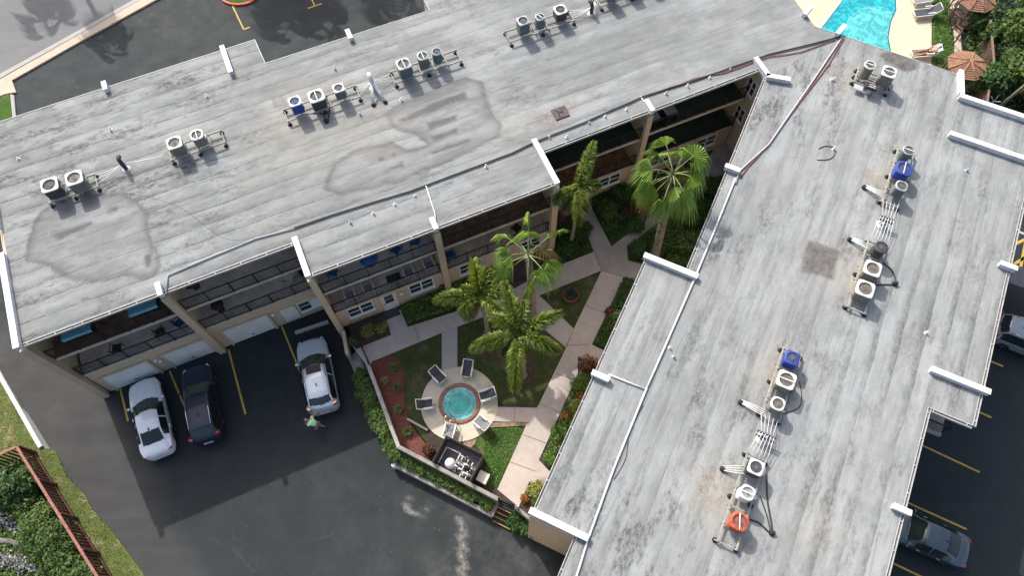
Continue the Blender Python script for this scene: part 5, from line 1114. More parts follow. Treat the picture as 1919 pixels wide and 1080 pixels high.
# ---------------------------------------------------------------- pump enclosure
t = thing("pump_enclosure", "dark wooden pump enclosure full of white pipes beside the spa", "enclosure", tuple(G(865, 865, CZ)), 0, world=True)
EH = 1.2; enc = [G(836, 817, CZ + EH), G(906, 853, CZ + EH), G(881, 901, CZ + EH), G(810, 866, CZ + EH)]
M_enc = simple("dark_fence_boards", (0.085, 0.070, 0.062), 0.85, 0.25, 6)
for i in range(3 + 1):
    if i == 2: continue
    a, b = enc[i], enc[(i + 1) % 4]; a = Vector((a.x, a.y, 0)); b = Vector((b.x, b.y, 0)); d = (b - a).normalized(); n = Vector((-d.y, d.x, 0)); L = (b - a).length; mb = MB(); k = int(L / 0.14)
    for j in range(k): c = a + d * (L * (j + 0.5) / k); c.z = CZ + EH / 2; mb.obox(c, d * (L / k / 2 - 0.006), n * 0.012, (0, 0, EH / 2 - (0.01 if j % 2 else 0)))
    for z in (0.3, EH - 0.12): c = (a + b) / 2; c.z = CZ + z; mb.obox(c, d * L / 2, n * 0.035, (0, 0, 0.04))
    mb.build("fence_panel", M_enc, t)
mb = MB(); mb.prism(enc, CZ + 0.0, CZ + 0.05); mb.build("floor_slab", simple("pump_pad", (0.20, 0.19, 0.175), 0.9, 0.2, 3), t)
cc = sum(enc, Vector()) / 4; cc.z = CZ
e1 = (enc[1] - enc[0]); e1.z = 0; e1.normalize(); e2 = (enc[3] - enc[0]); e2.z = 0; e2.normalize()
PE = lambda a, b, z: Vector((cc.x, cc.y, CZ)) + e1 * a + e2 * b + Vector((0, 0, z))
mb = MB(); q = PE(-0.35, 0.35, 0.05); mb.lathe(q, [(0.25, 0), (0.29, 0.08), (0.29, 0.55), (0.24, 0.72), (0.12, 0.80), (0.05, 0.82)], 20); tag(mb.build("sand_filter", M_frame, loc=tuple(q)), "round white sand filter tank inside the pump enclosure", "filter tank")
mb = MB()
for k in range(26):
    a0, b0 = rng.uniform(-0.2, 0.85), rng.uniform(-0.45, 0.6); z = rng.uniform(0.2, 0.75); ln = rng.uniform(0.15, 0.5)
    p = PE(a0, b0, z); ax = (e1, e2, Vector((0, 0, -1)))[k % 3]; mb.tube([p, p + ax * ln], 0.035, 8)
    if k % 3 != 2: mb.tube([p + ax * ln, p + ax * ln - Vector((0, 0, z - 0.06))], 0.035, 8)
mb.tube([PE(-0.95, 0.6, .5), PE(-0.95, -0.35, .5), PE(-0.1, -0.38, .5), PE(-0.1, -0.38, .1)], 0.035, 8); tag(mb.build("pool_plumbing", M_frame, loc=tuple(cc)), "tangle of white plastic pipes inside the pump enclosure", "pipework")
for a0, b0 in ((0.55, 0.45), (0.35, 0.1)):
    mb = MB(); mb.tube([PE(a0, b0, .2), PE(a0 + .35, b0, .2)], 0.12, 12); mb.box(PE(a0, b0, 0).x, PE(a0, b0, 0).x + 0.3, PE(a0, b0, 0).y - 0.1, PE(a0, b0, 0).y + 0.1, CZ + 0.05, CZ + 0.12); tag(mb.build("pool_pump", M_acb if a0 > .5 else M_rub, loc=tuple(PE(a0, b0, 0))), "brown pool pump near the corner of the enclosure" if a0 > .5 else "black pool pump among the white pipes", "pump")
q = G(905, 895, CZ + 0.5); mb = MB(); u, v = 0, 0
mb.obox((q.x, q.y, CZ + 0.25), e1 * 0.27, e2 * 0.27, (0, 0, 0.25)); mb.obox((q.x, q.y, CZ + 0.515), e1 * 0.29, e2 * 0.29, (0, 0, 0.02)); tag(mb.build("utility_box", simple("pale_plastic", (0.62, 0.62, 0.52), 0.6, 0.05), loc=(q.x, q.y, CZ)), "square cream utility box right of the pump enclosure", "utility box")

# ================================================================ garden walls, steps, planters
def wall_run(name, pts, w, z0, z1, mat, label, cat="wall"):
    mb = MB()
    for a, b in zip(pts[:-1], pts[1:]):
        a, b = Vector((a.x, a.y, 0)), Vector((b.x, b.y, 0)); d = (b - a).normalized(); n = Vector((-d.y, d.x, 0)) * w / 2
        mb.prism([a - d * w * 0.3 + n, b + d * w * 0.3 + n, b + d * w * 0.3 - n, a - d * w * 0.3 - n], z0, z1 + 0.003 * len(mb.v) / 8)
    o = mb.build(name, mat, loc=(pts[0].x, pts[0].y, z0)); tag(o, label, cat); return o
IW = CZ + 0.75
wall_run("garden_wall", [G(690, 686, IW), G(746, 836, IW)], 0.2, 0, IW, simple("cream_wall_top", (0.36, 0.34, 0.30), 0.85, 0.12, 2), "garden wall between the hedge planter and the red mulch bed")
wall_run("garden_wall", [G(746, 837, IW), G(932, 935, IW)], 0.2, 0, IW - 0.01, M_wallc, "garden wall behind the pump enclosure and the lower hedge")
OW = 0.65
wall_run("planter_wall", [G(737, 870, OW), G(921, 965, OW), G(934, 941, OW)], 0.22, 0, OW, M_wallc, "low grey planter wall with white end along the lower hedge")
mb = MB(); q = G(738, 872, OW); mb.lathe((q.x, q.y, 0), [(0.14, 0), (0.14, OW + 0.02), (0.11, OW + 0.04)], 12); tag(mb.build("wall_post", M_white, loc=(q.x, q.y, 0)), "short white post at the end of the planter wall", "post")
wall_run("side_wall", [G(643, 622, 1.3), G(650, 662, 1.3)], 0.2, 0, 1.3, M_stucco, "short tan wall beside the steps at the garage end")
wall_run("planter_wall", [G(962, 982, OW), G(1000, 1002, OW), G(1060, 1036, OW)], 0.2, 0, OW, M_wallc, "low planter wall at the foot of the short wing's end wall")
wall_run("garden_wall", [G(966, 950, IW), G(1002, 980, IW)], 0.16, 0, IW, M_wallc, "slanting garden wall behind the small planter by the lower steps")
planter_top = poly_px([(668, 692), (682, 690), (745, 840), (933, 938), (920, 966), (737, 872), (692, 780)], 0.5)
sheet("planter_soil", planter_top, 0.5, M_soil, 0.5); sheet("planter_soil", poly_px([(962, 955), (1000, 985), (1000, 1002), (955, 978)], 0.5), 0.5, M_soil, 0.5)
def steps(corner, along, out, n, wid, label, nose):
    t = thing("steps", label, "steps", tuple(corner), 0, world=True)
    dep = 0.235
    for k in range(n):
        mb = MB(); z1 = CZ * (n - k) / (n + 1); o = out * (dep * (k + 0.5)); c = corner + along * (wid / 2) + o; c.z = z1 / 2
        mb.obox(c, along * wid / 2, out * dep / 2, (0, 0, z1 / 2)); mb.build("tread", M_rub if nose is M_yel else M_wallc, t)
        mb = MB(); c2 = c + out * (dep / 2 - 0.022); c2.z = z1 + 0.006; mb.obox(c2, along * (wid / 2 - 0.002), out * 0.018, (0, 0, 0.006)); mb.build("nosing", nose, t)
a, b = G(676, 650, CZ), G(690, 684, CZ); a.z = b.z = 0; al = (b - a).normalized(); steps(a, al, Vector((al.y, -al.x, 0)), 4, (b - a).length, "narrow steps between the garage wall and the hedge planter", M_path2)
a, b = G(936, 943, CZ), G(970, 960, CZ); a.z = b.z = 0; al = (b - a).normalized(); steps(a, al, Vector((al.y, -al.x, 0)), 4, (b - a).length, "steps with yellow nosings down to the parking from the main path", M_yel)
def gate(a, b, z, h, label):
    a, b = Vector((a.x, a.y, z)), Vector((b.x, b.y, z)); d = (b - a).normalized(); L = (b - a).length
    t = thing("gate", label, "gate", tuple(a), 0, world=True); mb = MB(); k = int(L / 0.12)
    for i in range(k + 1): p = a + d * (L * i / k); mb.tube([p, p + Vector((0, 0, h))], 0.012, 5)
    mb.build("bars", M_rail, t); mb = MB()
    for zz in (0.1, h - 0.05): mb.tube([a + Vector((0, 0, zz)), b + Vector((0, 0, zz))], 0.025, 6)
    for p in (a.lerp(b, 0.03), a.lerp(b, 0.5), a.lerp(b, 0.97)): mb.obox(p + Vector((0, 0, h / 2)), d * 0.02, Vector((-d.y, d.x, 0)) * 0.012, (0, 0, h / 2 - 0.04))
    mb.build("frame", M_rail, t)
    for p in (a, b): mb = MB(); mb.tube([p, p + Vector((0, 0, h + 0.12))], 0.045, 8); mb.build("post", M_rail, t)
gate(G(934, 935, CZ + 1.1), G(972, 954, CZ + 1.1), CZ, 1.1, "black iron gate at the foot of the main path")
gate(G(672, 640, CZ + 1.1), G(690, 680, CZ + 1.1), CZ, 1.1, "black iron gate at the top of the narrow steps")
gate(G(657, 606, CZ + 1.2), G(672, 640, CZ + 1.2), CZ, 1.2, "black iron fence panel beside the planting bed by the stucco pier")
# doormats
for px, lb in ((735, "dark patterned doormat in front of the white front door"),):
    q = G(733, 588, Z2); u, v = inv(q, AA); mb = MB(); mb.fbox(FA, u - 0.42, u + 0.5, v - 0.28, v + 0.26, Z2 + 0.006, Z2 + 0.02)
    for k in range(7): mb.fbox(FA, u - 0.38 + 0.13 * k, u - 0.34 + 0.13 * k, v - 0.24, v + 0.22, Z2 + 0.02, Z2 + 0.024, 1)
    tag(mb.build("doormat", [M_rub, simple("mat_grey", (0.12, 0.12, 0.13), 0.9, 0.1)], loc=tuple(q)), lb, "doormat")
# border stones
wall_run("edging", [G(764, 786, Z1 + .1), G(800, 806, Z1 + .1)], 0.12, CZ, CZ + 0.12, M_path2, "short straight concrete edging between the mulch bed and the spa lawn", "edging")
# ================================================================ balcony furniture
M_blue = simple("blue_plastic", (0.03, 0.12, 0.34), 0.5, 0.1, 5); M_canopy = simple("blue_canopy_cloth", (0.16, 0.36, 0.46), 0.7, 0.12, 4)
M_wick = simple("dark_wicker", (0.04, 0.035, 0.03), 0.8, 0.2, 10); M_glasst = simple("table_glass", (0.05, 0.07, 0.08), 0.1, 0.1, 2)
def at_balcony(bay, u, depth, floor): return FA(u, BAYS[bay][2] + depth, S1Z if floor == 1 else S2Z)
def bchair(label, p, ang, seat, frame, group="chairs on the balconies"):
    t = thing("balcony_chair", label, "chair", tuple(p), ang, group)
    mb = MB(); mb.box(-0.25, 0.25, -0.24, 0.24, 0.40, 0.44); sub(t, "seat", mb, seat)
    mb = MB(); mb.obox((-0.3, 0, 0.68), (0.02, 0, 0), (0, 0.24, 0), (-0.07, 0, 0.26)); sub(t, "backrest", mb, seat)
    for sx in (-1, 1):
        for sy in (-1, 1): mb = MB(); mb.tube([(sx * 0.24, sy * 0.26, 0), (sx * 0.22, sy * 0.25, 0.62 if sx > 0 else 0.42)], 0.016, 6); sub(t, "leg", mb, frame)
    for sy in (-1, 1): mb = MB(); mb.box(-0.28, 0.26, sy * 0.27 - 0.02, sy * 0.27 + 0.02, 0.62, 0.645); sub(t, "armrest", mb, frame)
    return t
bchair("wire chair with mesh seat on the lower balcony over the first garage", at_balcony(0, -14.8, 0.6, 1), AA + 1.3, M_wick, M_rail)
bchair("dark mesh chair with bent legs standing near the lower railing", at_balcony(0, -12.4, 0.6, 1), AA + 1.8, M_wick, M_rail)
bchair("blue seated chair beside the stub pier on the lower balcony", at_balcony(0, -11.2, 0.75, 1), AA + 0.4, M_blue, M_rail)
bchair("pale chair with white cushion at the far end of the balcony over the service door", at_balcony(1, -4.9, 0.9, 1), AA + 2.6, M_frame, M_rail)
bchair("second dark chair beside the pale cushioned one", at_balcony(1, -4.0, 1.0, 1), AA + 3.4, M_wick, M_rail)
bchair("dark blue chair at the left end of the top balcony over the front door", at_balcony(2, -2.3, 0.75, 2), AA + 1.2, M_blue, M_wick)
bchair("blue chair right of the round blue table on the top balcony", at_balcony(2, 1.3, 0.7, 2), AA + 2.2, M_blue, M_wick)
bchair("bluish chair at the right end of the top balcony by the planters", at_balcony(2, 2.4, 0.8, 2), AA + 2.8, M_blue, M_wick)
bchair("bright blue chair on the lower balcony right of the middle pier", at_balcony(3, 4.15, 0.6, 1), AA + 1.6, M_blue, M_blue)
bchair("dark chair near the railing of the balcony behind the fan palm", at_balcony(3, 8.4, 0.7, 1), AA + 2.0, M_wick, M_rail)
for u, lb in ((-2.0, "white framed sling chair nearest the pier on the lower middle balcony"), (-0.9, "white framed sling chair, second on the lower middle balcony"), (1.55, "white framed sling chair right of the dark mat"), (2.8, "white framed sling chair by the right hand pier")):
    p = at_balcony(2, u, 0.75, 1); lounge(lb, tuple(p), AA - 1.57, M_slingl, "white sling chairs on the middle balcony", 50)
def round_table(label, p, mat, r=0.42):
    t = thing("round_table", label, "table", tuple(p), 0, "round tables on the balconies")
    mb = MB(); mb.lathe((0, 0, 0), [(r, 0.70), (r, 0.73)], 20); sub(t, "table_top", mb, mat)
    mb = MB(); mb.lathe((0, 0, 0), [(0.2, 0), (0.18, 0.03), (0.03, 0.05), (0.03, 0.70)], 10); sub(t, "pedestal", mb, M_rail)
round_table("round dark table on the lower balcony over the wide garage door", at_balcony(1, -9.0, 0.75, 1), M_wick, 0.36)
round_table("round deep blue table on the top balcony of the middle bay", at_balcony(2, -0.25, 0.65, 2), M_blue, 0.5)
round_table("round dark table on the top balcony right of the stub pier", at_balcony(1, -9.3, 1.1, 2), M_wick, 0.45)
mb = MB(); p = at_balcony(2, 0.65, 0.75, 1); mb.obox(p + Vector((0, 0, 0.012)), FA(0.42, 0), FA(0, 0.25), (0, 0, 0.01)); tag(mb.build("balcony_mat", M_green, loc=tuple(p)), "dark green mat lying on the lower middle balcony", "mat")
def swing(label, u):
    p = at_balcony(0, u, 0.50, 2); t = thing("canopy_swing", label, "swing seat", tuple(p), AA, "swing seats with canopies")
    mb = MB(); mb.obox((0, -0.12, 1.45), (0.72, 0, 0), (0, 0.40, -0.05), (0, 0.004, 0.03)); mb.obox((0, -0.50, 1.37), (0.72, 0, 0), (0, 0.01, 0), (0, 0, 0.08)); sub(t, "canopy", mb, M_canopy)
    mb = MB(); mb.box(-0.6, 0.6, -0.1, 0.3, 0.45, 0.52); sub(t, "seat", mb, M_wick)
    mb = MB(); mb.box(-0.6, 0.6, 0.32, 0.38, 0.5, 1.0); sub(t, "backrest", mb, M_wick)
    for s in (-1, 1):
        mb = MB(); mb.tube([(s * 0.78, -0.4, 0), (s * 0.76, 0.05, 1.42), (s * 0.78, 0.5, 0)], 0.03, 6); sub(t, "side_frame", mb, M_rail)
        mb = MB(); mb.tube([(s * 0.6, 0.1, 0.5), (s * 0.7, 0.05, 1.40)], 0.012, 5); sub(t, "hanger", mb, M_rail)
swing("swing seat with blue canopy on the top balcony nearest the west end", -15.1); swing("swing seat with blue canopy beside the stub pier on the top balcony", -11.75)
def boxair(label, u, dz=0.0):
    p = FA(u, BAYS[5][2] + 0.35, S2Z + 0.9 + dz); t = thing("folded_screen", label, "screen", tuple(p), AA, "white panels on the far top balcony")
    mb = MB(); mb.box(-0.35, 0.35, -0.3, 0.3, 0.0, 0.03); sub(t, "panel", mb, M_acg)
    for s in (-1, 1): mb = MB(); mb.box(s * 0.33 - 0.02, s * 0.33 + 0.02, -0.3, 0.3, -0.9, 0.0); sub(t, "leg", mb, M_rail)
boxair("grey topped stand nearest the pier with the tall palm", 17.9); boxair("grey topped stand, second along the far top balcony", 19.0)
# ================================================================ vegetation
def leafmat(name, c1, c2, c3=None, trans=0.25):
    t = NT(name, 0.55, 0, 0.35); v = t.attr('tint'); p = t.pos()
    c = t.mix(v, c1, c2)
    if c3: c = t.mix(t.rng(v, 0.86, 0.93), c, c3)
    c = t.mix(t.rng(t.noise(p, 1.6, 4), 0.4, 0.7, 0, 0.45), c, tuple(x * 0.6 for x in c1)); t.set('Base Color', c)
    tr = t.n.new('ShaderNodeBsdfTranslucent'); t.l.new(c, tr.inputs[0]); mx = t.n.new('ShaderNodeMixShader'); mx.inputs[0].default_value = trans
    t.l.new(t.b.outputs[0], mx.inputs[1]); t.l.new(tr.outputs[0], mx.inputs[2]); t.l.new(mx.outputs[0], t.n['Material Output'].inputs[0]); return t.m
M_lg = leafmat("leaf_bright", (0.065, 0.14, 0.02), (0.19, 0.32, 0.04), (0.30, 0.36, 0.08)); M_ld = leafmat("leaf_dark", (0.025, 0.065, 0.015), (0.075, 0.15, 0.03), (0.12, 0.19, 0.05))
M_lm = leafmat("leaf_mid", (0.045, 0.095, 0.018), (0.135, 0.205, 0.04), (0.20, 0.27, 0.06)); M_ly = leafmat("leaf_yellow", (0.14, 0.18, 0.03), (0.40, 0.42, 0.09), (0.55, 0.50, 0.2))
M_lr = leafmat("leaf_red", (0.05, 0.025, 0.016), (0.22, 0.075, 0.035), (0.40, 0.27, 0.10)); M_lo = leafmat("leaf_orange", (0.22, 0.08, 0.02), (0.50, 0.22, 0.04), (0.12, 0.18, 0.04))
M_palm = leafmat("palm_leaf", (0.075, 0.14, 0.02), (0.30, 0.37, 0.055), (0.62, 0.58, 0.25), 0.4); M_fan = leafmat("fan_palm_leaf", (0.095, 0.18, 0.025), (0.25, 0.37, 0.06), (0.50, 0.55, 0.20), 0.3)
M_palmy = leafmat("palm_leaf_young", (0.20, 0.28, 0.03), (0.42, 0.46, 0.06), (0.60, 0.62, 0.12), 0.35); M_palmo = leafmat("palm_leaf_old", (0.12, 0.10, 0.04), (0.24, 0.22, 0.08), (0.34, 0.28, 0.16), 0.2)
M_trunk = simple("palm_trunk", (0.30, 0.26, 0.215), 0.95, 0.25, 7, bump=0.6); M_trunkd = simple("palm_boots", (0.13, 0.085, 0.06), 0.95, 0.35, 9, bump=0.8); M_bark = simple("bark", (0.12, 0.09, 0.065), 0.95, 0.25, 6, bump=0.6)
M_crownshaft = simple("crownshaft", (0.30, 0.36, 0.13), 0.6, 0.15, 5)
def quadmesh(name, Q, tint, mat, parent=None, loc=None):
    """Q: (n,4,3) array of leaf quads in scene coordinates"""
    n = len(Q); L = np.array(loc if loc is not None else (parent['_o'] if parent is not None and '_o' in parent else (0, 0, 0)), float)
    me = bpy.data.meshes.new(name); co = (Q.reshape(-1, 3) - L)
    me.vertices.add(n * 4); me.vertices.foreach_set('co', co.ravel().astype(np.float32))
    me.loops.add(n * 4); me.loops.foreach_set('vertex_index', np.arange(n * 4, dtype=np.int32))
    me.polygons.add(n); me.polygons.foreach_set('loop_start', np.arange(0, n * 4, 4, dtype=np.int32)); me.polygons.foreach_set('loop_total', np.full(n, 4, dtype=np.int32))
    at = me.attributes.new('tint', 'FLOAT', 'FACE'); at.data.foreach_set('value', tint.astype(np.float32))
    me.materials.append(mat); me.update(calc_edges=True); me.validate()
    o = bpy.data.objects.new(name, me); SC.collection.objects.link(o)
    if parent is not None: o.parent = parent
    else: o.location = Vector(L)
    return o
def leaves(cents, rad, n, size, flat=1.0, asp=0.5, up=0.55):
    """n leaf quads spread through a set of lumps; cents (k,3), rad (k,) or (k,3)"""
    cents = np.array([tuple(c) for c in cents]); rad = np.array(rad, float)
    if rad.ndim == 1: rad = np.stack([rad, rad, rad * flat], 1)
    w = (rad[:, 0] * rad[:, 1] * rad[:, 2]) ** (2 / 3.); k = rng.choice(len(cents), n, p=w / w.sum())
    d = rng.normal(size=(n, 3)); d /= np.linalg.norm(d, axis=1)[:, None]; rr = rng.random(n) ** 0.28
    # knobbly surface
    f = 1 + 0.22 * np.sin(5 * d[:, 0] + 3 * k) * np.cos(4 * d[:, 1] + k) + 0.12 * rng.normal(size=n)
    P = cents[k] + d * rad[k] * (rr * f)[:, None]
    nn = d * (1 - up) + np.array([0, 0, up]) + rng.normal(size=(n, 3)) * 0.45; nn /= np.linalg.norm(nn, axis=1)[:, None]
    a = np.cross(nn, rng.normal(size=(n, 3))); a /= np.linalg.norm(a, axis=1)[:, None]; b = np.cross(nn, a)
    s = size * (0.6 + 0.8 * rng.random(n)); A = a * s[:, None]; B = b * (s * asp)[:, None]
    Q = np.stack([P - A, P - B * 0.9 + nn * 0.1 * s[:, None], P + A, P + B * 0.9 + nn * 0.1 * s[:, None]], 1)
    return Q, np.clip(rng.random(n) * 0.8 + 0.25 * (k * 0.618 % 1) - 0.05, 0, 1)
def shrub(name, label, cat, base, lumps, n, size, mat, trunk=True, group=None, asp=0.5):
    """lumps: [(dx,dy,dz,r)] above the base point"""
    t = thing(name, label, cat, tuple(base), 0, group, world=True)
    C = [(base.x + l[0], base.y + l[1], base.z + l[2]) for l in lumps]
    Q, ti = leaves(C, [l[3] for l in lumps], n, size, 0.85, asp); quadmesh("foliage", Q, ti, mat, t)
    if trunk:
        mb = MB()
        for l in lumps[:5]: mb.tube([base, base + Vector((l[0] * .5, l[1] * .5, l[2] * .6)), base + Vector(l[:3])], [0.05, 0.035, 0.015], 6)
        mb.build("stems", M_bark, t)
    return t
def area_stuff(name, label, cat, poly, z, dens, size, hgt, mat, kind='stuff', bump=0.3):
    """low plants that nobody could count, filling an outline"""
    P = np.array([(p.x, p.y) for p in poly]); lo, hi = P.min(0), P.max(0); A = (hi - lo).prod(); n = int(A * dens)
    x = rng.uniform(lo[0], hi[0], n); y = rng.uniform(lo[1], hi[1], n); m_ = inside(x, y, [tuple(p) for p in P]); x, y = x[m_], y[m_]; n = len(x)
    h = hgt * (1 - bump + bump * 2 * vnoise(x, y, 0.9, 6)); zz = z + h * (0.35 + 0.65 * rng.random(n) ** 0.5)
    c = np.stack([x, y, zz], 1); nn = rng.normal(size=(n, 3)) * 0.5 + np.array([0, 0, 0.9]); nn /= np.linalg.norm(nn, axis=1)[:, None]
    a = np.cross(nn, rng.normal(size=(n, 3))); a /= np.linalg.norm(a, axis=1)[:, None]; b = np.cross(nn, a); s = size * (0.6 + 0.8 * rng.random(n))
    A_ = a * s[:, None]; B_ = b * (s * 0.5)[:, None]; Q = np.stack([c - A_, c - B_, c + A_, c + B_], 1)
    o = quadmesh(name, Q, np.clip(rng.random(n) * 0.8 + 0.3 * vnoise(x, y, 0.5, 8), 0, 1), mat, loc=(float(x.mean()), float(y.mean()), z)); tag(o, label, cat, kind=kind); return o
def solve_h(b, c, zb):
    best = None
    q = G(*b, zb)
    for i in range(20, 140):
        h = i * 0.1; d = Vector((q.x, q.y, h)) - Vector((0, 0, ZC)); zc = -d.dot(BACK); x = 959.5 + F_PX * d.dot(RIGHT) / zc; y = 540 - F_PX * d.dot(UP) / zc
        e = math.hypot(x - c[0], y - c[1])
        if best is None or e < best[0]: best = (e, h)
    return best[1]
def trunk_mesh(t, b, top, r0, r1, mat, rings=True, name="trunk"):
    pts = []; rs = []; n = 30
    for i in range(n + 1):
        f = i / n; p = b.lerp(top, f); bow = math.sin(f * math.pi) * 0.12; p = p + Vector((bow * 0.4, bow * 0.2, 0)); pts.append(p)
        r = r0 + (r1 - r0) * f ** 0.7; r *= 1 + (0.05 if i % 2 else 0) + 0.5 * math.exp(-f * 22); rs.append(r)
    mb = MB(); mb.tube(pts, rs, 12); return mb.build(name, mat, t)
def frond(base, az, el, L, droop, nl, ll, plum, matt):
    """feather frond: returns rachis points and leaflet quads"""
    pts = []; d = Vector((math.cos(az) * math.cos(el), math.sin(az) * math.cos(el), math.sin(el))); p = Vector(base); N = 16; seg = L / N; e = el
    for i in range(N + 1):
        pts.append(p.copy()); f = i / N; e = el - droop * f ** 1.25; p = p + Vector((math.cos(az) * math.cos(e), math.sin(az) * math.cos(e), math.sin(e))) * seg
    Q = []; side = Vector((-math.sin(az), math.cos(az), 0))
    for k in range(nl):
        f = 0.10 + 0.90 * (k + rng.random() * 0.6) / nl; x = f * N; i = min(int(x), N - 1); q = pts[i].lerp(pts[i + 1], min(1, x - i)); tg = (pts[i + 1] - pts[i]).normalized(); up = side.cross(tg) * -1
        if up.z < 0: up = -up
        ln = ll * (0.45 + 0.55 * math.sin(math.pi * min(1, 0.12 + f * 0.86)) ) * (0.8 + 0.4 * rng.random())
        for s in (-1, 1):
            roll = (rng.random() - 0.35) * plum; dd = (side * s * math.cos(roll) + up * math.sin(roll) + tg * (0.45 + 0.5 * f)).normalized()
            w = (tg * 0.024 + up * 0.012 * s) * (ll / 0.45)
            mid = q + dd * ln * 0.55 + Vector((0, 0, 0.02)); end = q + dd * ln - Vector((0, 0, ln * 0.30))
            Q.append([q - w * 0.7, q + w * 0.7, mid + w, mid - w]); Q.append([mid - w, mid + w, end + w * 0.15, end - w * 0.15])
    return pts, Q
def world_az(cx, cy, tx, ty, z):
    a, b = G(cx, cy, z), G(tx, ty, z); d = b - a; return math.atan2(d.y, d.x), d.length
def feather_palm(label, bpx, cpx, specs, r0, r1, ll=0.55, plum=2.4, shaft=True, group="palms in the courtyard", h=None):
    b = G(*bpx, CZ); h = h or solve_h(bpx, cpx, CZ); top = G(*cpx, h); t = thing("palm_tree", label, "palm tree", tuple(b), 0, group, world=True)
    trunk_mesh(t, b, top - Vector((0, 0, 0.9 if shaft else 0.1)), r0, r1, M_trunk)
    if shaft: mb = MB(); mb.tube([top - Vector((0, 0, 0.95)), top - Vector((0, 0, 0.7)), top - Vector((0, 0, 0.2)), top], [r1 * 1.0, r1 * 1.35, r1 * 0.8, r1 * 0.5], 12); mb.build("crownshaft", M_crownshaft, t)
    specs = list(specs) + [(cpx[0] + dx, cpx[1] + dy, 0.0, 1.5, M_palmo) for dx, dy in ((-28, 30),)]
    for (tx, ty, el, droop, mt) in specs:
        az, L = world_az(cpx[0], cpx[1], tx, ty, h); L = max(L * 1.05, 0.8) if el < 1.2 else 1.6
        if el >= 1.2: L = 1.7
        # a drooping frond is longer than its reach
        L *= 1 + 0.25 * max(0, droop - 0.8)
        n = int(60 + L * 105); pts, Q = frond(top - Vector((0, 0, 0.1)), az, el, L, droop, n, ll, plum, mt)
        mb = MB(); mb.tube(pts, [0.035 * (1 - 0.85 * i / 16) for i in range(17)], 6); fr = mb.build("frond", M_crownshaft, t)
        Q = np.array([[tuple(v) for v in q] for q in Q]); quadmesh("leaflets", Q, np.clip(np.repeat(rng.random(len(Q) // 2), 2), 0, 1), mt, fr, loc=t['_o'])
    return t
feather_palm("bushy feather palm with thick plume fronds standing nearest the spa", (981, 704), (972, 628), [(893, 650, .5, 1.3, M_palm), (965, 716, .45, 1.5, M_palm), (1045, 596, .7, 1.1, M_palm), (1040, 652, .45, 1.3, M_palm), (945, 545, .95, 1.1, M_palm), (985, 570, 1.05, .9, M_palm), (925, 600, .9, 1.6, M_palm), (1010, 640, .8, 1.7, M_palm)], 0.17, 0.12, 0.56, 3.0)
feather_palm("feather palm with an upright yellow young frond left of the fan palm", (914, 622), (899, 556), [(824, 562, .55, 1.25, M_palm), (870, 545, .9, 1.3, M_palm), (950, 545, .7, 1.2, M_palm), (955, 600, .45, 1.45, M_palm), (887, 492, 1.0, .45, M_palmy), (915, 510, .9, .9, M_palm), (930, 520, .7, 1.1, M_palm), (868, 580, .6, 1.6, M_palm)], 0.15, 0.10, 0.54, 2.9)
feather_palm("slender plume palm beside the far pier with narrow upright crown", (1069, 458), (1086, 352), [(1112, 284, .85, .8, M_palm), (1104, 300, .6, 1.0, M_palm), (1084, 406, .4, 1.5, M_palm), (1045, 372, .5, 1.4, M_palm), (1120, 345, .5, 1.4, M_palm), (1092, 320, 1.1, .8, M_palm), (1098, 385, .5, 1.6, M_palm)], 0.12, 0.09, 0.50, 2.9)
def fan_leaf(base, az, el, pl, r, droop, mt, mb, dead=False):
    """petiole into mb, blade quads returned"""
    d = Vector((math.cos(az) * math.cos(el), math.sin(az) * math.cos(el), math.sin(el))); pts = [Vector(base)]; e = el
    for i in range(5): e -= droop * 0.07; pts.append(pts[-1] + Vector((math.cos(az) * math.cos(e), math.sin(az) * math.cos(e), math.sin(e))) * pl / 5)
    mb.tube(pts, [0.03, 0.026, 0.022, 0.02, 0.018, 0.014], 5); h = pts[-1]; e -= 0.25; tg = Vector((math.cos(az) * math.cos(e), math.sin(az) * math.cos(e), math.sin(e))); side = Vector((-math.sin(az), math.cos(az), 0))
    roll = rng.normal() * 0.7; up = tg.cross(side); 
    if up.z < 0: up = -up
    side = (side * math.cos(roll) + up * math.sin(roll)).normalized(); up = side.cross(tg); up = -up if up.z < 0 else up
    lop = rng.uniform(0.0, 0.6); Q = []; n = 34; span = rng.uniform(1.15, 2.2)
    for k in range(n):
        a0 = (k / n - 0.5) * 2 * span; a1 = ((k + 1) / n - 0.5) * 2 * span; am = (a0 + a1) / 2; rr = r * (0.80 + 0.2 * math.cos(am * 0.6)) * (0.9 + 0.2 * rng.random())
        fold = 0.035 if k % 2 else -0.035; cup = 0.12 * (1 - math.cos(am)); v = lambda a, q, dz: h + (tg * math.cos(a) + side * math.sin(a)) * q + up * dz - Vector((0, 0, (0.30 + lop) * (q / r) ** 2.2 * r))
        m0, m1 = v(a0, rr * 0.62, fold + cup * r), v(a1, rr * 0.62, -fold + cup * r); i0 = h; 
        Q.append([i0, h, m1, m0]); Q[-1][1] = h + tg * 0.001
        tip = v(am, rr, cup * r) - Vector((0, 0, rr * 0.26 * (1 + rng.random()))); Q.append([m0, m1, tip + side * 0.006, tip - side * 0.006])
    return Q
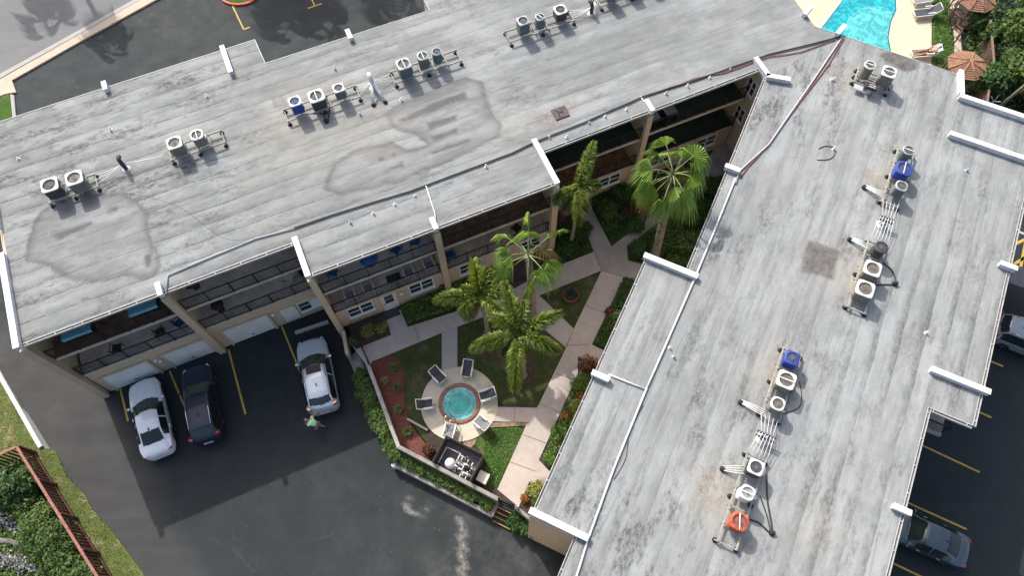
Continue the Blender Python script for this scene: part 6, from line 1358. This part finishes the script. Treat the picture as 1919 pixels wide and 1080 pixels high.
def fan_palm(label, base, top, nleaf, pl, r, r0, r1, group, seed=0, skirt=True, leafm=None):
    t = thing("palm_tree", label, "palm tree", tuple(base), 0, group, world=True)
    trunk_mesh(t, base, top - Vector((0, 0, 0.25)), r0, r1, M_trunk)
    if skirt:
        mb = MB(); L = (top - base)
        for k in range(70):
            f = rng.uniform(0.12, 0.62) if k < 50 else rng.uniform(0.88, 0.97); a = rng.random() * 6.28; p = base + L * f + Vector((math.cos(a), math.sin(a), 0)) * r1 * 0.9
            mb.obox(p, (0.05 * math.cos(a), 0.05 * math.sin(a), 0.05), (-0.035 * math.sin(a), 0.035 * math.cos(a), 0), (0.0, 0, 0.07))
        mb.build("leaf_boots", M_trunkd, t)
    for i in range(nleaf):
        f = (i + 0.5) / nleaf; el = 1.25 - 1.75 * f ** 0.9; az = i * 2.39996 + seed + rng.normal() * 0.3; mb = MB(); p_ = pl * (0.6 + 0.55 * rng.random())
        Q = fan_leaf(top + Vector((0, 0, -0.25 * f)), az, el, p_, r * (0.85 + 0.3 * rng.random()), 1.0 + f, None, mb)
        fr = mb.build("leaf_stalk", M_crownshaft, t); Q = np.array([[tuple(v) for v in q] for q in Q])
        quadmesh("fan_blade", Q, np.clip(np.repeat(rng.random(len(Q) // 2), 2) * 0.9, 0, 1), leafm or (M_fan if f < 0.84 else M_palmo), fr, loc=t['_o'])
    return t
h1 = solve_h((1228, 486), (1262, 322), CZ); fan_palm("tallest fan palm with ragged brown trunk near the inner corner of the wings", G(1226, 484, CZ), G(1262, 325, h1), 20, 1.45, 1.02, 0.26, 0.19, "palms in the courtyard", 0.4)
h3 = solve_h((998, 596), (990, 478), CZ); fan_palm("fan palm with smooth pale trunk in the middle of the courtyard", G(998, 596, CZ), G(990, 476, h3), 12, 1.5, 0.98, 0.24, 0.18, "palms in the courtyard", 1.9)
# palms that stand beyond the picture and throw their shade on the road and north lot
M_dense = leafmat("dense_palm_leaf", (0.04, 0.09, 0.02), (0.11, 0.18, 0.04), None, 0.04)
def shade_palm(label, spx, h, n, r, seed, pl=1.3):
    n = int(n * 1.7); r *= 1.05
    s = G(*spx, 0.0); hv = Vector((0.524, -0.90, 0)); c = s - hv * h; fan_palm(label, Vector((c.x - 0.2, c.y + 0.1, 0)), Vector((c.x, c.y, h)), n, pl, r, 0.2, 0.15, "street palms beyond the long wing", seed, False, M_dense)
shade_palm("street palm shading the road", (92, 28), 9.0, 18, 1.0, 0.2, 1.5); shade_palm("street palm shading the pavement strip", (205, 78), 8.0, 15, 0.9, 1.2, 1.1)
shade_palm("street palm shading the north parking", (535, 30), 9.5, 18, 1.1, 2.2, 1.7); shade_palm("twin street palm shading the north parking", (598, 40), 9.0, 18, 1.1, 3.2, 1.5); shade_palm("street palm by the step in the long wing", (735, 2), 10.0, 18, 1.1, 4.0, 1.6)
# ---- hedges and bushes
def hedge(name, label, path, w, h, z0, n, size, mat, group=None):
    C = []; Rr = []
    for a, b in zip(path[:-1], path[1:]):
        L = (b - a).length; k = max(1, int(L / (w * 0.55)))
        for i in range(k + 1): p = a.lerp(b, i / k); C.append((p.x + rng.normal() * 0.08, p.y + rng.normal() * 0.08, z0 + h * 0.45 + rng.normal() * 0.06)); Rr.append((w * 0.62 * rng.uniform(.85, 1.15), w * 0.62 * rng.uniform(.85, 1.15), h * 0.55 * rng.uniform(.8, 1.2)))
    Q, ti = leaves(C, np.array(Rr), n, size, 1, 0.55, 0.6); t = thing(name, label, "hedge", (C[0][0], C[0][1], z0), 0, group, world=True); quadmesh("foliage", Q, ti, mat, t)
    mb = MB()
    for c in C[::2]: mb.tube([(c[0], c[1], z0), (c[0] + .05, c[1], z0 + h * .3), (c[0] + .1, c[1] + .1, z0 + h * 0.6)], [0.04, 0.03, 0.015], 5)
    mb.build("stems", M_bark, t); return t
hedge("hedge", "clipped dense green hedge in the planter along the parking lot's long side", [G(677, 708, .9), G(706, 780, .9), G(741, 850, .9)], 0.74, 0.62, 0.5, 14000, 0.075, M_lm)
hedge("hedge", "dense green hedge between the pump enclosure wall and the low planter wall", [G(752, 856, .9), G(840, 902, .9), G(914, 943, .9)], 0.66, 0.6, 0.5, 15000, 0.075, M_lm)
hedge("hedge", "small dark bush in the planter by the lower steps", [G(968, 972, .9), G(992, 990, .9)], 0.8, 0.6, 0.5, 3500, 0.08, M_ld)
def rnd_lumps(n, rx, ry, h, r): return [(rng.uniform(-rx, rx), rng.uniform(-ry, ry), h * rng.uniform(.6, 1.1), r * rng.uniform(.75, 1.25)) for _ in range(n)]
def bush(label, px, py, z, rad, n, size, mat, hgt=None, name="bush", asp=0.5, grp=None):
    hgt = hgt or rad * 0.7; b = G(px, py, z); return shrub(name, label, "bush", b, [(0, 0, hgt * .6, rad * .75)] + rnd_lumps(6, rad * .55, rad * .55, hgt * .75, rad * .45), n, size, mat, True, grp, asp)
# courtyard planting
CB = [("clipped round green bush between the two upper paths", 1138, 402, 0.85, 2600, M_lm, 0.75), ("dark loose bush above the path crossing", 1190, 425, 0.7, 1800, M_ld, .7), ("reddish stemmed bush beside the shaded path", 1178, 400, 0.5, 900, M_lr, .6), ("low dark bush by the far pier", 1165, 370, 0.8, 1800, M_ld, .7),
      ("clipped round bush beside the tall fan palm's trunk", 1290, 405, 1.15, 3600, M_ld, 0.9), ("dark bush left of the tall fan palm trunk", 1192, 470, 0.62, 1700, M_ld, .7), ("dark green bush at the foot of the tall fan palm", 1240, 462, 0.95, 2600, M_ld, .7), ("yellow green bush near the roof edge by the tall palm", 1290, 462, 0.9, 2200, M_lm, .6),
      ("dark bush in the corner below the short wing roof edge", 1335, 360, 0.9, 2200, M_ld, .8), ("large dark bush beside the slender palm", 1085, 440, 0.8, 2200, M_ld, .7), ("dark green bush beneath the fan palm leaves near the pier", 1065, 470, 0.75, 1800, M_ld, .7)]
for lb, px, py, r, n, mt, hh in CB: bush(lb, px, py, CZ, r, n, 0.085, mt, hh)
area_stuff("groundcover_plants", "low dark plants filling the bed under the tall fan palm", "plants", poly_px([(1178, 465), (1245, 412), (1325, 335), (1390, 330), (1290, 510), (1200, 490)], CZ), CZ, 260, 0.09, 0.30, M_ld)
area_stuff("groundcover_plants", "low plants filling the triangular bed between the two upper paths", "plants", poly_px([(1104, 378), (1150, 345), (1240, 345), (1222, 395), (1146, 456)], CZ), CZ, 240, 0.09, 0.28, M_ld)
area_stuff("groundcover_plants", "dark low plants beside the slender palm by the far pier", "plants", poly_px([(1040, 445), (1084, 405), (1108, 468), (1042, 495)], CZ), CZ, 240, 0.09, 0.28, M_ld)
area_stuff("groundcover_plants", "dense green groundcover between the building and the courtyard path", "plants", poly_px([(755, 582), (790, 562), (845, 540), (930, 500), (930, 555), (850, 582), (764, 610)], CZ), CZ, 330, 0.085, 0.42, M_lm)
area_stuff("groundcover_plants", "dark groundcover along the short wing above the side path", "plants", poly_px([(1168, 522), (1230, 540), (1180, 600), (1140, 660), (1112, 644)], CZ), CZ, 320, 0.08, 0.35, M_ld)
area_stuff("groundcover_plants", "mixed low plants along the short wing below the side path", "plants", poly_px([(1086, 700), (1128, 706), (1060, 870), (1034, 884), (1014, 862)], CZ), CZ, 280, 0.085, 0.35, M_lm)
for lb, px, py, r, n, mt, nm in [("yellow speckled bush against the ground floor wall of the garden flat", 690, 622, 0.45, 400, M_ly, "bush"), ("small yellow flowered bush right of the pale one in the planting bed", 715, 618, 0.42, 380, M_ly, "bush"),
      ("big croton with brown and red leaves at the path junction", 1100, 686, 0.62, 1500, M_lr, "croton_bush"), ("pale green dracaena under the roof edge beside a red croton", 1158, 596, 0.40, 700, M_lm, "bush"), ("red leaved croton at the bed corner above the side path", 1142, 586, 0.32, 450, M_lr, "croton_bush"), ("dark red croton against the short wing", 1155, 618, 0.42, 600, M_lr, "croton_bush"),
      ("light green bush below the big croton", 1088, 722, 0.55, 1400, M_lg, "bush"), ("orange and yellow croton half way down the path bed", 1090, 745, 0.38, 600, M_lo, "croton_bush"), ("pale yellow green bush below the orange croton", 1078, 764, 0.45, 900, M_ly, "bush"), ("small rusty leaved croton beside the path", 1060, 780, 0.30, 450, M_lo, "croton_bush"),
      ("pale green bush at the roof edge half way down the bed", 1080, 785, 0.36, 650, M_ly, "bush"), ("fresh green bush in the lower half of the path bed", 1050, 815, 0.55, 1300, M_lg, "bush"), ("bright green bush at the lower end of the path bed", 1034, 860, 0.55, 1400, M_lg, "bush"),
      ("yellow green bush beside the lower stub of path", 1000, 920, 0.50, 1300, M_ly, "bush"), ("orange tipped croton in the lowest small bed", 984, 937, 0.30, 450, M_lo, "croton_bush"), ("dark green bush with yellow tips in the lowest small bed", 1006, 940, 0.40, 800, M_lm, "bush"),
      ("orange red croton at the foot of the mulch bed", 803, 843, 0.38, 700, M_lr, "croton_bush"), ("leafy green plant in the soil beside the stucco pier", 664, 640, 0.35, 450, M_lm, "bush"), ("green bush against the middle pier by the wall", 825, 530, 0.55, 1300, M_lm, "bush")]:
    bush(lb, px, py, CZ + .1, r, n, 0.085, mt, r * 0.7, nm, 0.35)
def rosette(name, label, px, py, z, n, L, el, mat, r=0.05):
    b = G(px, py, z); t = thing(name, label, "plant", tuple(b), 0, None, world=True); Q = []
    for k in range(n):
        a = k * 2.4 + rng.random() * .3; e = el * (0.5 + 0.9 * rng.random()); p = b + Vector((0, 0, 0.1)); d = Vector((math.cos(a) * math.cos(e), math.sin(a) * math.cos(e), math.sin(e))); s = Vector((-math.sin(a), math.cos(a), 0)) * r
        m1 = p + d * L * .5; m2 = p + d * L - Vector((0, 0, L * .3)); Q += [[p - s * .5, p + s * .5, m1 + s, m1 - s], [m1 - s, m1 + s, m2 + s * .1, m2 - s * .1]]
    Q = np.array([[tuple(v) for v in q] for q in Q]); quadmesh("leaves", Q, np.repeat(rng.random(n), 2), mat, t)
    mb = MB(); mb.lathe(b, [(0.07, 0), (0.05, 0.16)], 8); mb.build("stem", M_bark, t); return t
for i, (px, py, lb) in enumerate([(738, 690, "spiky green plant at the top of the red mulch bed"), (746, 727, "spiky green plant, second from the top of the mulch bed"), (748, 769, "spiky green plant, third from the top of the mulch bed"), (764, 811, "spiky green plant at the bottom of the mulch bed")]):
    rosette("spiky_plant", lb, px, py, CZ, 26, 0.42, 0.7, M_lm, 0.035)
rosette("spiky_plant", "dead brown low plant in the red mulch bed beside the wall", 722, 715, CZ, 24, 0.35, 0.4, M_palmo, 0.03)
# terracotta planter with a dark agave on the triangle lawn
q = G(1069, 556, CZ); t = thing("planter_pot", "round terracotta planter on the triangular lawn", "planter", tuple(q), 0)
mb = MB(); mb.lathe((0, 0, 0), [(0.40, 0), (0.47, 0.10), (0.50, 0.34), (0.44, 0.36), (0.42, 0.26)], 24, 0, True, True); sub(t, "pot", mb, simple("terracotta", (0.24, 0.085, 0.055), 0.85, 0.2, 6))
mb = MB(); mb.lathe((0, 0, 0.0), [(0.01, 0.28), (0.42, 0.28)], 24, cap=False); sub(t, "soil", mb, M_mulchd)
rosette("agave", "dark spiky agave growing in the terracotta planter", 1069, 551, CZ + 0.28, 20, 0.62, 0.75, leafmat("agave_leaf", (0.02, 0.035, 0.03), (0.05, 0.07, 0.05)), 0.045)
q = G(1136, 676, CZ + .4); t = thing("plant_pot", "dark round pot half hidden under the short wing roof edge", "pot", (q.x, q.y, CZ), 0); mb = MB(); mb.lathe((0, 0, 0), [(0.28, 0), (0.36, 0.3), (0.36, 0.45), (0.31, 0.45)], 20); sub(t, "pot", mb, M_rub); mb = MB(); mb.lathe((0, 0, 0), [(0.01, 0.452), (0.3, 0.452)], 16, cap=False); sub(t, "soil", mb, M_soil)
# grass blades give the lawns a real nap
def blades(name, label, pts, z, dens, mat, size=0.05, h=0.05): return area_stuff(name, label, "grass", poly_px(pts, z), z, dens, size, h, mat)
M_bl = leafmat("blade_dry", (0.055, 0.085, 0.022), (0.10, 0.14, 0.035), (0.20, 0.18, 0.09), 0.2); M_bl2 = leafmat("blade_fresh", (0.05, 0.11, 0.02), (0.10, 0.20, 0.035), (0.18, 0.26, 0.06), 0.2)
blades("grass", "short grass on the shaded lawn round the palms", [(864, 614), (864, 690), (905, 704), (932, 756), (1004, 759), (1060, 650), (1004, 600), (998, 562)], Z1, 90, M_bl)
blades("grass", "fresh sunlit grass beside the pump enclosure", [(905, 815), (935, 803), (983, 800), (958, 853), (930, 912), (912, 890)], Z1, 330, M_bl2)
blades("grass", "patchy grass along the verge by the driveway", [(0, 712), (64, 828), (80, 846), (104, 850), (160, 934), (212, 1006), (280, 1100), (200, 1100), (30, 840), (0, 850)], 0.06, 110, leafmat("blade_verge", (0.10, 0.14, 0.035), (0.17, 0.205, 0.06), (0.34, 0.28, 0.15), 0.2), 0.04, 0.035)
blades("grass", "bright green lawn strip between pool terrace and gazebos", [(1750, -20), (1783, -20), (1779, 10), (1787, 70), (1788, 125), (1750, 140)], 0.05, 200, M_bl2, 0.06, 0.07)
# ================================================================ left garden behind the red fence
M_red = simple("red_brown_stain", (0.13, 0.042, 0.035), 0.8, 0.25, 6); M_redt = simple("weathered_red_rail", (0.30, 0.13, 0.10), 0.8, 0.2, 6)
def picket_fence(name, label, a, b, z0, h, step, pw, mat, matr, cat="fence"):
    a, b = Vector((a.x, a.y, z0)), Vector((b.x, b.y, z0)); d = (b - a).normalized(); n = Vector((-d.y, d.x, 0)); L = (b - a).length; t = thing(name, label, cat, tuple(a), 0, world=True)
    mb = MB(); k = int(L / step)
    for i in range(k): c = a + d * (step * (i + .5)); c.z = z0 + h / 2; mb.obox(c, d * pw / 2, n * 0.02, (0, 0, h / 2))
    mb.build("pickets", mat, t); mb = MB(); c = (a + b) / 2; c.z = z0 + h + 0.03; mb.obox(c, d * L / 2, n * 0.07, (0, 0, 0.03)); mb.build("top_rail", matr, t)
    mb = MB(); c.z = z0 + 0.3; mb.obox(c + n * 0.04, d * L / 2, n * 0.025, (0, 0, 0.05)); mb.build("bottom_rail", mat, t)
    for i in range(int(L / 2.4) + 1): mb = MB(); p = a + d * min(L, 2.4 * i) + n * 0.07; p.z = z0 + h / 2; mb.obox(p, d * 0.05, n * 0.05, (0, 0, h / 2)); mb.build("post", mat, t)
    return t
FH = 1.75
picket_fence("picket_fence", "long red brown picket fence along the verge", G(32, 838, FH), G(200, 1110, FH), 0, FH, 0.235, 0.10, M_red, M_redt)
picket_fence("picket_fence", "short return of the red brown fence running off to the side", G(31, 838, FH), G(-60, 880, FH), 0, FH, 0.235, 0.10, M_red, M_redt)
sheet("garden_soil", poly_px([(30, 860), (75, 862), (215, 1120), (-250, 1150), (-200, 900)], 0.08), 0.08, M_wild, 0.05)
bush("dark green leafy bush in the corner of the red fence", 42, 925, 0, 1.35, 6500, 0.13, M_ld, 1.6); bush("leafy mid green bush behind the corner bush", 62, 950, 0, 0.9, 3500, 0.12, M_lm, 1.2)
shrub("big_bush", "large bright green bush leaning on the red fence", "bush", G(115, 1010, 0), [(0, 0, 1.0, 1.1), (-.7, .5, 1.1, .95), (.5, -.6, 1.0, 1.0), (-.6, 1.0, 1.0, .75), (.9, -1.2, .9, .8), (-.9, -.2, .8, .8), (0.2, -1.0, .8, .8)], 19000, 0.085, M_lm)
shrub("big_bush", "green bush at the bottom edge below the large bright one", "bush", G(165, 1085, 0), [(0, 0, 1.0, 0.9), (.5, -.4, .9, .8), (-.6, .3, .9, .8)], 7000, 0.11, M_lm)
area_stuff("groundcover_plants", "rough grass and weeds in the fenced garden", "plants", poly_px([(-30, 905), (30, 880), (70, 920), (150, 1060), (160, 1120), (-60, 1120)], 0.08), 0.08, 90, 0.10, 0.18, M_lm)
M_rock = simple("white_rock", (0.46, 0.46, 0.45), 0.9, 0.25, 6); M_rockg = simple("grey_rock", (0.16, 0.155, 0.15), 0.9, 0.3, 6)
def rubble(name, label, pts, z, n, s0, mats, hump=0.2):
    mb = MB(); P = [G(*p, z) for p in pts]
    for i in range(n):
        k = rng.random() * (len(P) - 1); j = min(int(k), len(P) - 2); c = P[j].lerp(P[j + 1], k - j); o = rng.normal(size=2) * 0.24; s = s0 * rng.uniform(.5, 1.3); c = Vector((c.x + o[0], c.y + o[1], z + max(0, hump * (1 - (o[0] ** 2 + o[1] ** 2) * 4)) + s * .3))
        ax = Vector(rng.normal(size=3)).normalized(); ay = ax.cross(Vector(rng.normal(size=3))).normalized(); az = ax.cross(ay)
        vs = [c + (ax * a * (.6 + .6 * rng.random()) + ay * b * (.6 + .6 * rng.random()) + az * e * (.6 + .6 * rng.random())) * s for e in (-.6, .6) for b in (-.8, .8) for a in (-.9, .9)]
        mb.add(vs, [(0, 2, 3, 1), (4, 5, 7, 6), (0, 1, 5, 4), (2, 6, 7, 3), (0, 4, 6, 2), (1, 3, 7, 5)], int(rng.random() < .62))
    o = mb.build(name, mats, loc=tuple(P[0])); tag(o, label, "rocks", kind='stuff'); return o
rubble("rock_border", "upper row of white and grey rubble edging a garden stream", [(-10, 975), (20, 978), (45, 985), (60, 992)], 0.1, 260, 0.075, [M_rock, M_rockg]); rubble("rock_border", "lower row of white and grey rubble near the bottom corner", [(-10, 1055), (20, 1052), (50, 1058), (85, 1062)], 0.1, 320, 0.075, [M_rock, M_rockg])
q = G(33, 945, 0.2); mb = MB(); mb.lathe(q - Vector((0, 0, .2)), [(0.18, 0), (0.24, .12), (0.2, .26), (0.08, .34)], 10); tag(mb.build("boulder", M_rock, loc=tuple(q)), "single pale round boulder in the fenced garden", "boulder")
mb = MB(); mb.tube([G(-20, 1012, .15), G(20, 1016, .2), G(55, 1025, .2), G(90, 1040, .15), G(120, 1065, .1)], [0.16, 0.15, 0.14, 0.13, 0.1], 8); tag(mb.build("fallen_log", M_rockg, loc=tuple(G(20, 1016, .15))), "grey fallen log curving between the two rows of rubble", "log")
# ================================================================ pool side garden
M_shing = simple("orange_shingles", (0.27, 0.145, 0.09), 0.85, 0.22, 5)
def gazebo(label, px, py, r, h):
    c = G(px, py, h); t = thing("gazebo", label, "gazebo", (c.x, c.y, 0), R(10), "shingled gazebos beside the pool garden"); mb = MB(); n = 8; rows = 9
    for k in range(rows):
        f0, f1 = k / rows, (k + 1) / rows; r0, r1 = r * (1 - f0), r * (1 - f1) ; z0, z1 = h - 0.5 + 0.5 * f0, h - 0.5 + 0.5 * f1
        for i in range(n):
            a, b = 2 * math.pi * i / n, 2 * math.pi * (i + 1) / n; lift = 0.035
            p = [(r0 * math.cos(a), r0 * math.sin(a), z0 + lift), (r0 * math.cos(b), r0 * math.sin(b), z0 + lift), (r1 * math.cos(b), r1 * math.sin(b), z1), (r1 * math.cos(a), r1 * math.sin(a), z1)]
            mb.add(p, [(0, 1, 2, 3)]); mb.add([p[0], p[1], (p[1][0], p[1][1], z0), (p[0][0], p[0][1], z0)], [(0, 1, 2, 3)])
    rf = sub(t, "roof", mb, M_shing); mb = MB()
    for i in range(n): a = 2 * math.pi * i / n; mb.tube([(r * 1.0 * math.cos(a), r * 1.0 * math.sin(a), h - 0.45), (0.02 * math.cos(a), 0.02 * math.sin(a), h + 0.03)], 0.035, 5)
    mb.build("ridge_cap", simple("ridge_shingle", (0.42, 0.22, 0.13), 0.85, 0.15, 5), rf, loc=(0, 0, 0))
    for i in range(n):
        a = 2 * math.pi * (i + .0) / n; mb = MB(); mb.box(r * .9 * math.cos(a) - .04, r * .9 * math.cos(a) + .04, r * .9 * math.sin(a) - .04, r * .9 * math.sin(a) + .04, 0, h - 0.45); sub(t, "post", mb, M_bark)
    mb = MB(); mb.lathe((0, 0, 0), [(r * .80, 0.0), (r * .80, 0.14)], 8, 0, False); sub(t, "deck", mb, M_soil)
    for i in range(n - 2):
        a, b = 2 * math.pi * i / n, 2 * math.pi * (i + 1) / n; mb = MB()
        for zz in (.5, 1.0): mb.tube([(r * .9 * math.cos(a), r * .9 * math.sin(a), zz), (r * .9 * math.cos(b), r * .9 * math.sin(b), zz)], .03, 5)
        sub(t, "rail", mb, M_bark)
gazebo("orange shingled gazebo nearest the roof corner", 1820, 113, 1.36, 2.5); gazebo("orange shingled gazebo farther off at the top edge", 1837, -13, 1.38, 2.5)
M_latt = simple("weathered_lattice", (0.23, 0.15, 0.115), 0.85, 0.25, 8)
picket_fence("slatted_fence", "weathered slatted fence curving behind the gazebos", G(1856, 38, 1.8), G(1862, 110, 1.8), 0, 1.8, 0.20, 0.07, M_latt, M_latt); picket_fence("slatted_fence", "lower run of the slatted fence beside the forest edge", G(1862, 110, 1.8), G(1846, 215, 1.8), 0, 1.8, 0.20, 0.07, M_latt, M_latt)
t = thing("zigzag_rail", "dark zigzag timber rail below the far gazebo", "railing", tuple(G(1795, 30, 0)), 0, world=True); mb = MB(); zz = [(1790, 22), (1802, 34), (1793, 46), (1804, 56), (1797, 68)]
mb.tube([G(x, y, 0.9) for x, y in zz], 0.06, 6); mb.build("rail", M_red, t)
for x, y in zz: mb = MB(); p = G(x, y, 0.9); mb.tube([Vector((p.x, p.y, 0)), p], 0.05, 6); mb.build("post", M_red, t)
# forest of single trees at the garden edge
def tree(label, px, py, h, r, n, mat, size=0.16):
    b = G(px, py, 0); t = thing("broadleaf_tree", label, "tree", tuple(b), 0, "trees at the edge of the pool garden", world=True)
    L = [(0, 0, h * .72, r * .7)] + [(r * .6 * math.cos(a), r * .6 * math.sin(a), h * rng.uniform(.5, .85), r * rng.uniform(.35, .55)) for a in rng.uniform(0, 6.28, 9)]
    C = [(b.x + l[0], b.y + l[1], b.z + l[2]) for l in L]; Q, ti = leaves(C, [l[3] for l in L], n, size, .8, .55, .5); quadmesh("crown", Q, ti, mat, t)
    mb = MB(); mb.tube([b, b + Vector((.1, 0, h * .3)), b + Vector((0, .1, h * .7))], [.2, .15, .06], 8)
    for l in L[1:6]: mb.tube([b + Vector((.05, 0, h * .35)), b + Vector((l[0] * .5, l[1] * .5, l[2] * .8)), b + Vector(l[:3])], [.08, .06, .02], 6)
    mb.build("trunk", M_bark, t); return t
TR = [("dark spreading tree at the top right corner of the garden", 1918, 5, 5, 1.9, 6500, M_ld), ("dark leafy tree behind the slatted fence", 1912, 62, 4.5, 1.8, 5500, M_ld), ("bright leafy tree right of the slatted fence", 1890, 108, 4.2, 1.8, 7500, M_lm), ("green tree at the right edge beside the bright one", 1945, 130, 4.5, 1.9, 6000, M_lm),
      ("light green tree below the leaning pole", 1880, 168, 3.6, 1.4, 5200, M_lm), ("dark tree between gazebo and parapet", 1835, 180, 2.8, 1.0, 2600, M_ld), ("yellowish green tree near the lower garden edge", 1925, 200, 3.0, 1.6, 4800, M_lm), ("dark low tree between the two gazebos", 1822, 62, 1.9, 0.7, 2600, M_ld), ("dark small tree behind the zigzag rail", 1838, 95, 2.4, 0.7, 1800, M_ld), ("dark tree beyond the right hand edge", 1990, 40, 6, 2.4, 5000, M_ld)]
for lb, px, py, h, r, n, mt in TR: tree(lb, px, py, h, r, n, mt)
area_stuff("undergrowth", "tangled undergrowth below the garden trees", "undergrowth", poly_px([(1808, 20), (1812, -60), (2100, -60), (2080, 420), (1880, 400), (1800, 215), (1795, 180)], 0.0), 0.0, 40, 0.16, 0.6, M_ld)
for a, b, lb in (((1868, 205), (1935, 148), "grey palm pole leaning across the garden trees"), ((1890, 72), (1935, 28), "short grey pole leaning among the dark trees")):
    p0, p1 = G(*a, 0.5), G(*b, 5.5); mb = MB(); mb.tube([p0, p0.lerp(p1, .5) + Vector((0.03, 0.05, 0)), p1], [0.12, 0.10, 0.085], 8); tag(mb.build("leaning_trunk", M_trunk, loc=tuple(p0)), lb, "trunk")
q = G(1862, 190, 1.2); mb = MB()
for dx, dy in ((.3, .3), (-.3, .2), (.2, -.3)): mb.tube([q, q + Vector((dx, dy, .35))], .02, 5)
mb.tube([Vector((q.x, q.y, 0)), q], .03, 6); tag(mb.build("antenna_mast", M_frame, loc=(q.x, q.y, 0)), "little white forked mast behind the parapet", "mast")
# sunbeds on the pool terrace
q = G(1745, 22, 0.4); lounge("dark grey sunbed standing at the edge of the pool terrace", (q.x, q.y, 0.055), R(186), M_sling, "sunbeds on the pool terrace", 40, True)
q = G(1742, 98, 0.4); lounge("sunbed with a person lying on it", (q.x, q.y, 0.055), R(184), simple("brown_sling", (0.20, 0.15, 0.11), 0.8, 0.1, 8), "sunbeds on the pool terrace", 35, True)
q = G(1742, -4, 0.4); lounge("white sunbed cut by the top edge of the picture", (q.x, q.y, 0.055), R(190), M_slingl, "sunbeds on the pool terrace", 40, True)
q = G(1742, 98, 0.4)
lie = dict(pelvis=V_((0.05, 0, .50)), waist=V_((-0.10, 0, .58)), chest=V_((-0.30, 0, .72)), neck=V_((-0.43, 0, .83)), head0=V_((-0.49, 0, .88)), head1=V_((-0.55, 0, .93)), head2=V_((-0.62, 0, .97)), face=(0.5, 0, 1),
           shl=V_((-0.32, -.18, .76)), ell=V_((-0.12, -.27, .66)), wrl=V_((0.02, -.12, .72)), shr=V_((-0.32, .18, .76)), elr=V_((-0.14, .28, .66)), wrr=V_((0.02, .14, .71)),
           hpl=V_((0.12, -.09, .48)), knl=V_((0.52, -.12, .56)), anl=V_((0.92, -.10, .44)), tol=V_((0.97, -.11, .54)), hpr=V_((0.12, .09, .48)), knr=V_((0.54, .16, .50)), anr=V_((0.94, .22, .44)), tor=V_((0.98, .24, .54)))
person("sunbather lying on the brown sunbed by the pool", (q.x, q.y, 0.0), R(184), lie, M_shirt, simple("dark_swimwear", (0.03, 0.03, 0.05), 0.8, 0.1, 6), M_hair2, shirt=False)
mb = MB(); mb.obox((q.x + 0.5, q.y + 0.0, 0.86), (0.03, 0.30, 0), (0.14, 0, 0.10), (0.004, 0, 0.005)); tag(mb.build("towel", simple("pale_blue_towel", (0.45, 0.62, 0.75), 0.95, 0.05, 5), loc=tuple(q)), "pale blue towel over the head end of the sunbather's sunbed", "towel")
